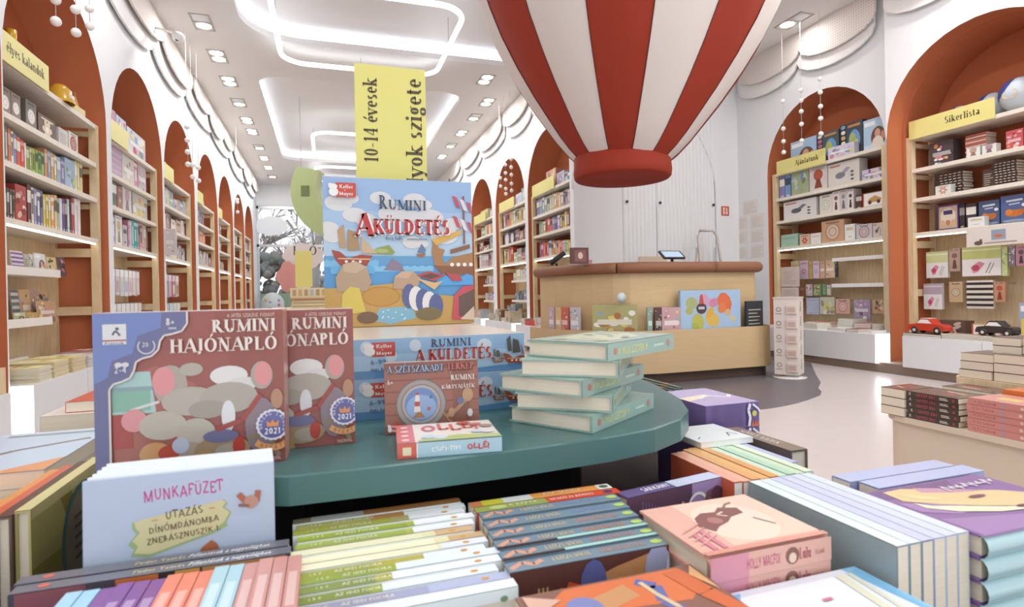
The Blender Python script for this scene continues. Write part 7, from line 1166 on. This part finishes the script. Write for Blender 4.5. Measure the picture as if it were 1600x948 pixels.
def art_rumini(a, w, h):
    X = lambda px: (px-152)/288*w; Y = lambda py: (1-(py-490)/239)*h
    a.rect(0, 0, w, h, '9a5850'); a.poly([(X(330), Y(492)), (X(440), Y(492)), (X(440), Y(730)), (X(400), Y(730))], '94544a')
    a.poly([(X(178), Y(730)), (X(178), Y(590)), (X(240), Y(570)), (X(300), Y(600)), (X(300), Y(730))], 'a86458'); a.poly([(X(175), Y(594)), (X(200), Y(578)), (X(232), Y(578)), (X(240), Y(640)), (X(176), Y(640))], 'a6c4bc'); a.rect(X(176), Y(636), X(232), Y(602), '86b09c'); a.rect(X(176), Y(606), X(236), Y(600), '8aa0a4')
    a.line([(X(182), Y(650)), (X(205), Y(634)), (X(245), Y(624))], .003, 'd8d0cc'); a.rect(X(176), Y(690), X(205), Y(640), 'a84c44')
    # plain pebble, shell and blanket shapes in place of the figures
    for px, py, rx, ry, c in ((262, 600, 26, 30, 'ac9f92'), (252, 594, 17, 22, 'd89090'), (294, 578, 18, 10, 'b0a698'), (352, 590, 30, 15, 'dcd6d2'), (374, 604, 24, 11, 'd4ccc8'), (404, 592, 18, 22, 'a89e94'), (406, 590, 14, 19, 'd88e8c'), (292, 626, 44, 22, 'b4a89c'), (352, 624, 46, 24, 'ada296'), (318, 640, 30, 14, 'a2968a'), (350, 652, 11, 24, 'dcd8d8'), (208, 650, 19, 17, 'd49090'), (250, 660, 36, 22, 'b8ac9e'), (300, 676, 30, 24, 'b6aa9c'), (284, 700, 30, 13, 'a89484'), (238, 702, 24, 18, 'c89464'), (258, 702, 16, 12, 'b44c3c'), (276, 692, 13, 12, 'b4b8c8'), (340, 702, 44, 20, '9c8466'), (352, 706, 24, 12, 'a49888'), (366, 700, 10, 16, 'b04034'), (402, 670, 26, 44, '8a7880'), (428, 630, 10, 16, 'b08468'), (338, 682, 28, 10, '6c6a8c')): a.ell(X(px), Y(py), rx/288*w, ry/239*h, c, 16)
    a.line([(X(330), Y(672)), (X(372), Y(660)), (X(402), Y(622))], .006, 'a04a40'); a.line([(X(380), Y(690)), (X(410), Y(680)), (X(430), Y(720))], .006, '8a7a64'); a.poly([(X(240), Y(724)), (X(320), Y(700)), (X(330), Y(728))], 'a8885c'); a.poly([(X(178), Y(729)), (X(250), Y(712)), (X(330), Y(729))], 'a08a78')
    st = [(343, 492), (343, 505), (337, 516), (326, 521), (312, 523), (303, 530), (299, 542), (291, 552), (278, 555), (266, 560), (260, 570), (256, 582), (246, 588), (232, 590), (222, 594), (210, 580+0), (205, 585), (196, 590), (184, 592), (178, 598), (175, 612)]
    st = [(290, 490), (290, 508), (282, 519), (268, 523), (255, 525), (249, 533), (246, 546), (236, 555), (222, 558), (213, 563), (210, 575), (204, 586), (192, 591), (180, 594), (174, 602), (174, 729)]
    a.poly([(X(152), Y(490))]+[(X(x), Y(y)) for x, y in st]+[(X(152), Y(729))], '6c6c90'); a.poly([(X(152), Y(490)), (X(252), Y(490)), (X(250), Y(514)), (X(216), Y(524)), (X(208), Y(550)), (X(178), Y(560)), (X(172), Y(584)), (X(160), Y(590)), (X(152), Y(592))], '7482b4'); a.line([(X(x), Y(y)) for x, y in st], .0022, 'd8ccc4')
    a.rect(X(166), Y(536), X(200), Y(506), 'd8d4d2'); a.line([(X(180), Y(522)), (X(184), Y(516)), (X(188), Y(519)), (X(191), Y(523))], .0022, '5a5a6c'); a.ell(X(187), Y(513), .002, .002, '5a5a6c', 8); a.rect(X(166), Y(531), X(200), Y(529), 'a85858'); a.text('Piatnik', X(169), Y(535.5), .0025, '6a6488', w=X(197)-X(169), serif=False)
    a.text('8+', X(258), Y(510), .0085, 'dcd6d4', serif=False, bold=1.2); a.rect(X(262), Y(516), X(274), Y(513), 'b8b0b8'); a.ring(X(229), Y(540), .008, .0016, 'c8c2c8', 18, 140, 400); a.text('20', X(223), Y(541), .0055, 'd0cace', serif=False, bold=1.2); a.text('2-4', X(182), Y(578), .0075, 'd4ced0', serif=False, bold=1.2); a.ell(X(188), Y(566), .004, .003, 'd4ced0', 10); a.ell(X(198), Y(566), .004, .003, 'd4ced0', 10)
    a.text('A JÁTÉK SZERZŐJE: PIERROT', X(352), Y(500.5), .0042, 'd8beb0', w=X(428)-X(352), serif=False); a.text('RUMINI', X(328), Y(523), .0155, 'e6d8cc', w=X(430)-X(328), bold=1.15); a.text('HAJÓNAPLÓ', X(264), Y(552), .0165, 'e6d8cc', w=X(432)-X(264), bold=1.15)
    cx, cy, r = X(421), Y(670), .0185
    a.poly([(cx+(r+(.0014 if k % 2 else 0))*math.cos(2*PI*k/40), cy+(r+(.0014 if k % 2 else 0))*math.sin(2*PI*k/40)) for k in range(40)], 'ded8e0'); a.ell(cx, cy, r*.9, r*.9, '68649a', 22)
    for k, ch in enumerate('ORSZÁG JÁTÉKA'):
        an = math.radians(200-220*k/12); 
        if ch != ' ': a.text(ch, cx+r*.66*math.cos(an), cy+r*.66*math.sin(an), .0042, 'e4dee6', serif=False, rot=an-PI/2+.0001)
    a.poly([(cx-r*.35, cy-r*.12), (cx-r*.4, cy+r*.3), (cx-r*.15, cy+r*.12), (cx, cy+r*.38), (cx+r*.15, cy+r*.12), (cx+r*.4, cy+r*.3), (cx+r*.35, cy-r*.12)], 'd8905c'); a.text('2021', cx, cy-r*.6, .0075, 'eee8ee', w=r*1.05, serif=False, bold=1.2, align='c')
    rb = [(cx+r*1.3*math.cos(math.radians(q)), cy+r*1.3*math.sin(math.radians(q))) for q in range(225, 320, 10)]; rb2 = [(cx+r*1.75*math.cos(math.radians(q)), cy+r*1.72*math.sin(math.radians(q))) for q in range(318, 222, -10)]; a.poly(rb+rb2, 'd89a64'); [a.text(ch, cx+r*1.62*math.cos(math.radians(238+12*k)), cy+r*1.62*math.sin(math.radians(238+12*k)), .0048, 'a8604a', serif=False, rot=math.radians(238+12*k)+PI/2) for k, ch in enumerate('NYERTES')]
    a.text('RAJZAIVAL', X(406), Y(724), .004, 'd8beb0', w=X(434)-X(406), serif=False)
gbox('boxed_game', 'dark red Rumini Hajónapló box with blue corner standing behind the workbooks', -.258, -.0525, .78, TT+.0003, .19, .045, '9a5850', art_rumini, 'b08078', rz=-.05, topcol='dcd0d4', lean=-.0)
gbox('boxed_game', 'second dark red Rumini Hajónapló box half hidden behind the front one', -.17, .0345, .829, TT+.0003, .187, .045, '9a5850', art_rumini, 'b08078', rz=-.02, topcol='dcc8c8')
def art_szet(a, w, h):
    a.rect(0, 0, w, h, '8a5548'); [a.rect(0, h*(.12+.16*k), w, h*(.26+.16*k), '9c6455') for k in range(5)]; a.rect(w*.72, 0, w*.9, h*.9, '8c5a4a')
    cx, cy = w*.38, h*.4
    for r, c in ((.27, '7a6c68'), (.255, 'a0948e'), (.215, '8a7c78'), (.2, 'b0a6a2'), (.175, '6e88b4')): a.ell(cx, cy, w*r, w*r, c, 26)
    a.ell(cx, cy-w*.03, w*.16, w*.13, '8ea8cc', 20); a.poly([(cx-w*.1, cy-w*.14), (cx-w*.02, cy-w*.06), (cx+w*.04, cy-w*.14)], 'a8784c'); a.poly([(cx-w*.08, cy-w*.08), (cx-w*.06, cy+w*.1), (cx-w*.02, cy+w*.1), (cx-w*.01, cy-w*.08)], 'e0d4d0'); a.rect(cx-w*.07, cy-w*.02, cx-w*.015, cy+w*.03, 'b85048'); a.poly([(cx-w*.07, cy+w*.1), (cx-w*.04, cy+w*.13), (cx-w*.01, cy+w*.1)], 'b85048'); a.ell(cx+w*.08, cy-w*.05, w*.02, w*.02, 'b06068', 8); a.poly([(cx+w*.08, cy+w*.07), (cx+w*.12, cy+w*.1), (cx+w*.11, cy+w*.05)], '5a6a90')
    a.line([(cx+w*.17, cy), (w*.66, h*.16), (w*.7, h*.12)], w*.008, 'c8a078'); a.line([(w*.64, h*.2), (w*.76, h*.3), (w*.88, h*.46)], w*.04, 'b08868'); a.ell(w*.7, h*.26, w*.035, h*.07, 'b8906c', 12); a.ell(w*.88, h*.5, w*.06, h*.1, 'b8926e', 14); a.ell(w*.8, h*.42, w*.04, h*.05, '6a7090', 10); a.ell(w*.9, h*.24, w*.03, h*.06, 'd8d0cc', 10); a.line([(w*.68, h*.98), (w*.72, h*.6)], w*.006, 'a88868')
    for dx, dy, c1, c2, bd in ((.004, -.01, '3c3a44', '5c3034', 2.2), (0, 0, '98a8c0', 'c06a5c', 1.2)): a.text('A SZÉTSZAKADT', w*(.03+dx), h*(.86+dy), h*.1, c1, w=w*.6, bold=bd); a.text('TÉRKÉP', w*(.66+dx), h*(.87+dy), h*.1, c2, w=w*.3, bold=bd)
    a.text('6+', w*.03, h*.7, h*.07, 'e0d4c8'); a.text('RUMINI', w*.7, h*.72, h*.075, 'ece0d8', w=w*.26); a.text('KÁRTYAJÁTÉK', w*.6, h*.6, h*.055, 'ece0d8', w=w*.36); keller(a, w*.02, h*.03, w*.12, h*.12)
gbox('card_game', 'small brown card game box with a round porthole standing before the blue boxes', .078, .2175, .85, TT+.0004, .104, .022, '9c6455', art_szet, '7a5a50', rz=-.08, lean=-.06, topcol='c8b4ac')
# small white and blue OLLÉ! box lying in front
t = thing('card_game', 'small white and light blue OLLÉ box lying at the front edge of the teal table', 'box', (.08, .7195, TT+.0004), -.1); W_, D_, H_ = .133, .1, .0185; m = MB(); m.box(0, W_, 0, D_, 0, H_, 'a8c4d0'); m.build('box_lid', 'gloss', t); m = MB(); a = Art(); a.rect(0, 0, W_, H_, 'a9c6d2'); a.rect(0, 0, W_*.18, H_, 'd0604c'); a.rect(W_*.05, H_*.2, W_*.13, H_*.75, 'e4d4b0'); a.rect(W_*.18, 0, W_*.19, H_, 'f0ece8'); a.text('CSIPI-TIPI', W_*.32, H_*.36, H_*.3, 'f2f4f4', w=W_*.28, serif=False, jig=.15, bold=1.1); a.text('OLLÉ!', W_*.66, H_*.34, H_*.38, 'c8504c', w=W_*.22, serif=False, jig=.2, bold=1.5); a.put(m, frame((0, -.0003, 0), (1, 0, 0), (0, 0, 1), (0, -1, 0)), clip=(0, 0, W_, H_)); m.build('front_print', 'gloss', t)
m = MB(); a = Art(); a.rect(0, 0, W_, D_, 'e4ddd4'); a.rect(0, 0, W_*.17, D_, 'd87878'); [a.ell(W_*.08, D_*(.15+.22*k), W_*.04, D_*.05, 'ecd4d0', 10) for k in range(4)]; a.text('OLLÉ!', W_*.25, D_*.55, D_*.34, 'd86868', w=W_*.6, serif=False, jig=.2, bold=1.3); a.poly([(W_*.2, 0), (W_, 0), (W_, D_*.16), (W_*.6, D_*.24), (W_*.2, D_*.1)], 'b4c484'); [a.ell(W_*x, D_*y, W_*.07, D_*.08, c, 12) for x, y, c in ((.3, .22, 'c8d4e4'), (.42, .16, 'd0dcea'), (.8, .35, 'cfd4e4'), (.9, .3, 'e4dcd8'), (.82, .75, 'c88070'), (.7, .85, 'c0605c'), (.92, .62, 'b89080'))]; a.put(m, frame((0, 0, H_+.0002), (1, 0, 0), (0, 1, 0), (0, 0, 1)), clip=(0, 0, W_, D_)); m.build('top_print', 'gloss', t)
# stack of five pale green hardcovers
ang = math.atan2(.864-.742, .537-.358)
def sp_g5(a, L, t): a.rect(0, 0, L, t, '95afa6'); a.ell(L*.1, t*.5, t*.22, t*.22, 'b8786c', 8); a.text('A VÉGZET ÚTJA V', L*.56, t*.7, t*.42, 'd8d88c', w=L*.42, serif=False, bold=1.1, rot=PI); a.rect(L*.66, t*.4, L*.82, t*.55, 'bccfc6'); a.ell(L*.9, t*.5, t*.24, t*.24, 'b48880', 8)
def fr_g5(a, w, h): a.rect(0, 0, w, h, 'afc4ba'); a.poly([(w*.15, h*.2), (w*.8, h*.15), (w*.9, h*.7), (w*.5, h*.9), (w*.2, h*.7)], 'd8dcc0'); [a.ell(w*rf.uniform(.15, .85), h*rf.uniform(.1, .9), w*.1, h*.03, rf.choice(['d4dca8', 'aac4bc', 'e2e4d2']), 10, rf.uniform(0, 3)) for k in range(10)]
for i, (da, dx, dy) in enumerate(((0, 0, 0), (.33, .036, .004), (.02, -.012, .004), (.36, .044, -.002), (-.06, .024, -.006))):
    a_ = ang+da; M_ = Matrix.Translation((.358+dx*.8, .742+dy, TT+.0004+.0257*i)) @ Matrix.Rotation(a_, 4, 'Z') @ Matrix(((0, -1, 0, 0), (1, 0, 0, 0), (0, 0, 1, 0), (0, 0, 0, 1))) @ Matrix.Identity(4)
    M_ = Matrix.Translation((.358+dx, .742+dy, TT+.0004+.0257*i)) @ Matrix.Rotation(a_, 4, 'Z') @ frame((0, 0, .0252), (0, 1, 0), (1, 0, 0), (0, 0, -1))
    o = fbook('hardcover', f'pale green hardcover in the twisted stack on the teal table, {ORD[i]} from the bottom', 'book', .15, .214, .0252, M_, '98b3a8', 'pages', None, None, soft=False, group='pale green hardcovers in the twisted stack')
    b_ = MB(M_); aa = Art(); sp_g5(aa, .214, .0252); b_.M = Matrix(); aa.put(b_, M_ @ frame((-.0004, 0, .0252), (0, 1, 0), (0, 0, -1), (-1, 0, 0)), clip=(0, 0, .214, .0252)); b_.build('spine_print', 'gloss', o)
    if i == 4: aa = Art(); fr_g5(aa, .15, .214); b_ = MB(); aa.put(b_, M_ @ frame((0, 0, -.0003), (1, 0, 0), (0, 1, 0), (0, 0, -1)), clip=(0, 0, .15, .214)); b_.build('cover_print', 'gloss', o)
# yellow standing banner
p = at_depth(553, 98, 1.5); q = at_depth(663, 108, 1.5); y_ = 1.53; x0 = atY(553, 98, y_).x; x1 = atY(664, 108, y_).x; zt_ = atY(553, 98, y_).z; wB = x1-x0; hB = zt_-TT-.02
kB = (Vector((x0, y_, 1.2))-CAM).dot(_F)/FPX; kW = wB/110
def zB(py): return hB-(py-98)*kB*1.0
banner('table_banner', 'tall yellow table banner with dark upright lettering standing behind the blue game box', x0, y_, TT+.0105, wB, hB+.0095, 0, [('10-14 évesek', wB*.305, zB(246), wB*.19, (247-114)*kB), ('olyok szigete', wB*.935, zB(293), wB*.235, (305-119)*kB)], .0095)
# ------------------------------------------------------------------ cream table on the right
T2 = thing('display_table', 'cream display table with a wooden upper tier at the right edge', 'table', (0, 0, 0)); m = MB(); m.prism(rrect(1.712, 3.3, .15, 1.40, .09, 5), 0, .435); m.build('body', 'cream', T2); m = MB(); m.prism(rrect(1.70, 3.32, .14, 1.41, .1, 5), .435, .4535); m.build('lower_tier', 'cream', T2)
m = MB(); m.prism(rrect(1.965, 3.2, .4, 1.34, .06, 5), .4535, .535); m.prism(rrect(1.955, 3.2, .39, 1.35, .06, 5), .535, .56); m.build('upper_tier', 'wood', T2)
def stack2(x0, y0, y1, z, n, th, w, cols, label, sp=None, pg='pages', top=None, spine=True, name='hardcover', soft=True):
    """books lying with the spine (or page edges) to -x"""
    for i in range(n):
        M_ = Matrix.Translation((x0+rf.uniform(-.004, .004), y1+rf.uniform(-.003, .003), z+th*i)) @ frame((0, 0, 0), (1, 0, 0), (0, -1, 0), (0, 0, 1)) if False else None
        jx, jy = rf.uniform(-.003, .003), rf.uniform(-.003, .003)
        if spine: M_ = frame((x0+jx, y0+jy, z+th*i), (1, 0, 0), (0, 1, 0), (0, 0, 1))
        else: M_ = frame((x0+w+jx, y1+jy, z+th*i), (-1, 0, 0), (0, -1, 0), (0, 0, 1))
        fbook(name, f'{label}, {ORD[i]} from the bottom', 'book', w, y1-y0, th-.0005, M_, cols[i % len(cols)], pg, top if i == n-1 else None, sp, True, label, soft)
def sp_dk(a, L, t): a.rect(0, 0, L, t, '4c3c36'); a.text('K', L*.06, t*.3, t*.5, 'e4dcd4', serif=False); a.text('SÖTÉT ERŐ', L*.2, t*.28, t*.46, 'b84858', w=L*.38, serif=False, bold=1.3); a.rect(L*.66, t*.3, L*.82, t*.42, 'd8d0c8'); a.rect(L*.66, t*.55, L*.8, t*.67, 'd8d0c8'); a.ell(L*.92, t*.5, t*.24, t*.24, 'a84048', 8)
def sp_pk(a, L, t): a.rect(0, 0, L, t, 'cf8a82'); a.text('A Te Szíved', L*.1, t*.36, t*.34, 'b06068', w=L*.4, serif=True); a.rect(L*.6, t*.2, L*.66, t*.85, 'b0949c'); a.ell(L*.94, t*.5, t*.25, t*.25, 'e8c0b0', 8)
def fr_dkb(a, w, h): a.rect(0, 0, w, h, '6a5a52'); a.line([(w*.3, h*.2), (w*.5, h*.5), (w*.45, h*.9)], .014, 'a84c50'); a.line([(w*.6, h*.2), (w*.7, h*.6)], .012, 'd8a8a4'); a.rect(w*.1, h*.1, w*.2, h*.5, '8a4c4c')
stack2(1.703, 1.146, 1.298, .4537, 5, .0168, .13, ['54443c'], 'dark brown book with red lettered spine on the cream table', sp_dk, top=fr_dkb)
stack2(1.70, 1.302, 1.38, .4537, 3, .028, .13, ['7a665c', '84705e'], 'thick book with pale page edges at the cream table corner', None, 'pages', fr_dkb, False)
stack2(1.708, 1.128, 1.143, .4537, 1, .088, .12, ['e4dcd4'], 'white paged book standing between the brown and pink books', None, 'pages_white', None, False) if False else None
stack2(1.703, .985, 1.125, .4537, 5, .0185, .13, ['d08c84'], 'pink book with grey barred spine on the cream table', sp_pk, top=lambda a, w, h: (a.rect(0, 0, w, h, 'd69890'), a.rect(w*.3, h*.3, w*.6, h*.7, 'd8cc80')))
stack2(1.845, 1.13, 1.29, .4537, 3, .03, .1, ['8a7a70', '9a8c80'], 'brown covered book behind the dark brown stack', None, 'pages', fr_dkb, False)
fbook('hardcover', 'orange hardcover lying behind the pink stack on the cream table', 'book', .1, .15, .105, frame((1.845, .97, .4537), (1, 0, 0), (0, 1, 0), (0, 0, 1)), 'd87840', 'pages_white', None, None, soft=False)
stack2(1.70, .8, .978, .4537, 5, .018, .13, ['d08c84', 'c88078'], 'pink book farther along the cream table edge', sp_pk)
yl = lambda px, py: atX(px, py, 1.93).y
ya, yb, yc_ = yl(1487, 575), yl(1540, 580), yl(1543, 580); zt2 = atX(1500, 562, 1.93).z
stack2(1.968, yb+.004, ya, .5602, 3, .027, .13, ['7a665c', '8a7468'], 'pale edged book in the lower left pile of the wooden tier', None, 'pages', None, False)
stack2(1.966, .8, yb, .5602, 3, .0285, .14, ['8a6a5c', '7a6258'], 'pale edged book in the long lower pile of the wooden tier', None, 'pages', fr_dkb, False)
ya2 = yl(1519, 540); yb2 = yl(1570, 540)
stack2(2.01, yb2+.004, ya2-.01, .5602+.082, 2, .026, .12, ['8a7468', '7a665c'], 'pale edged book in the upper left pile of the wooden tier', None, 'pages', None, False)
stack2(2.01, .82, yb2, .5602+.0857, 2, .026, .12, ['7a6a60', '8a7468'], 'pale edged book in the upper right pile of the wooden tier', None, 'pages', None, False)
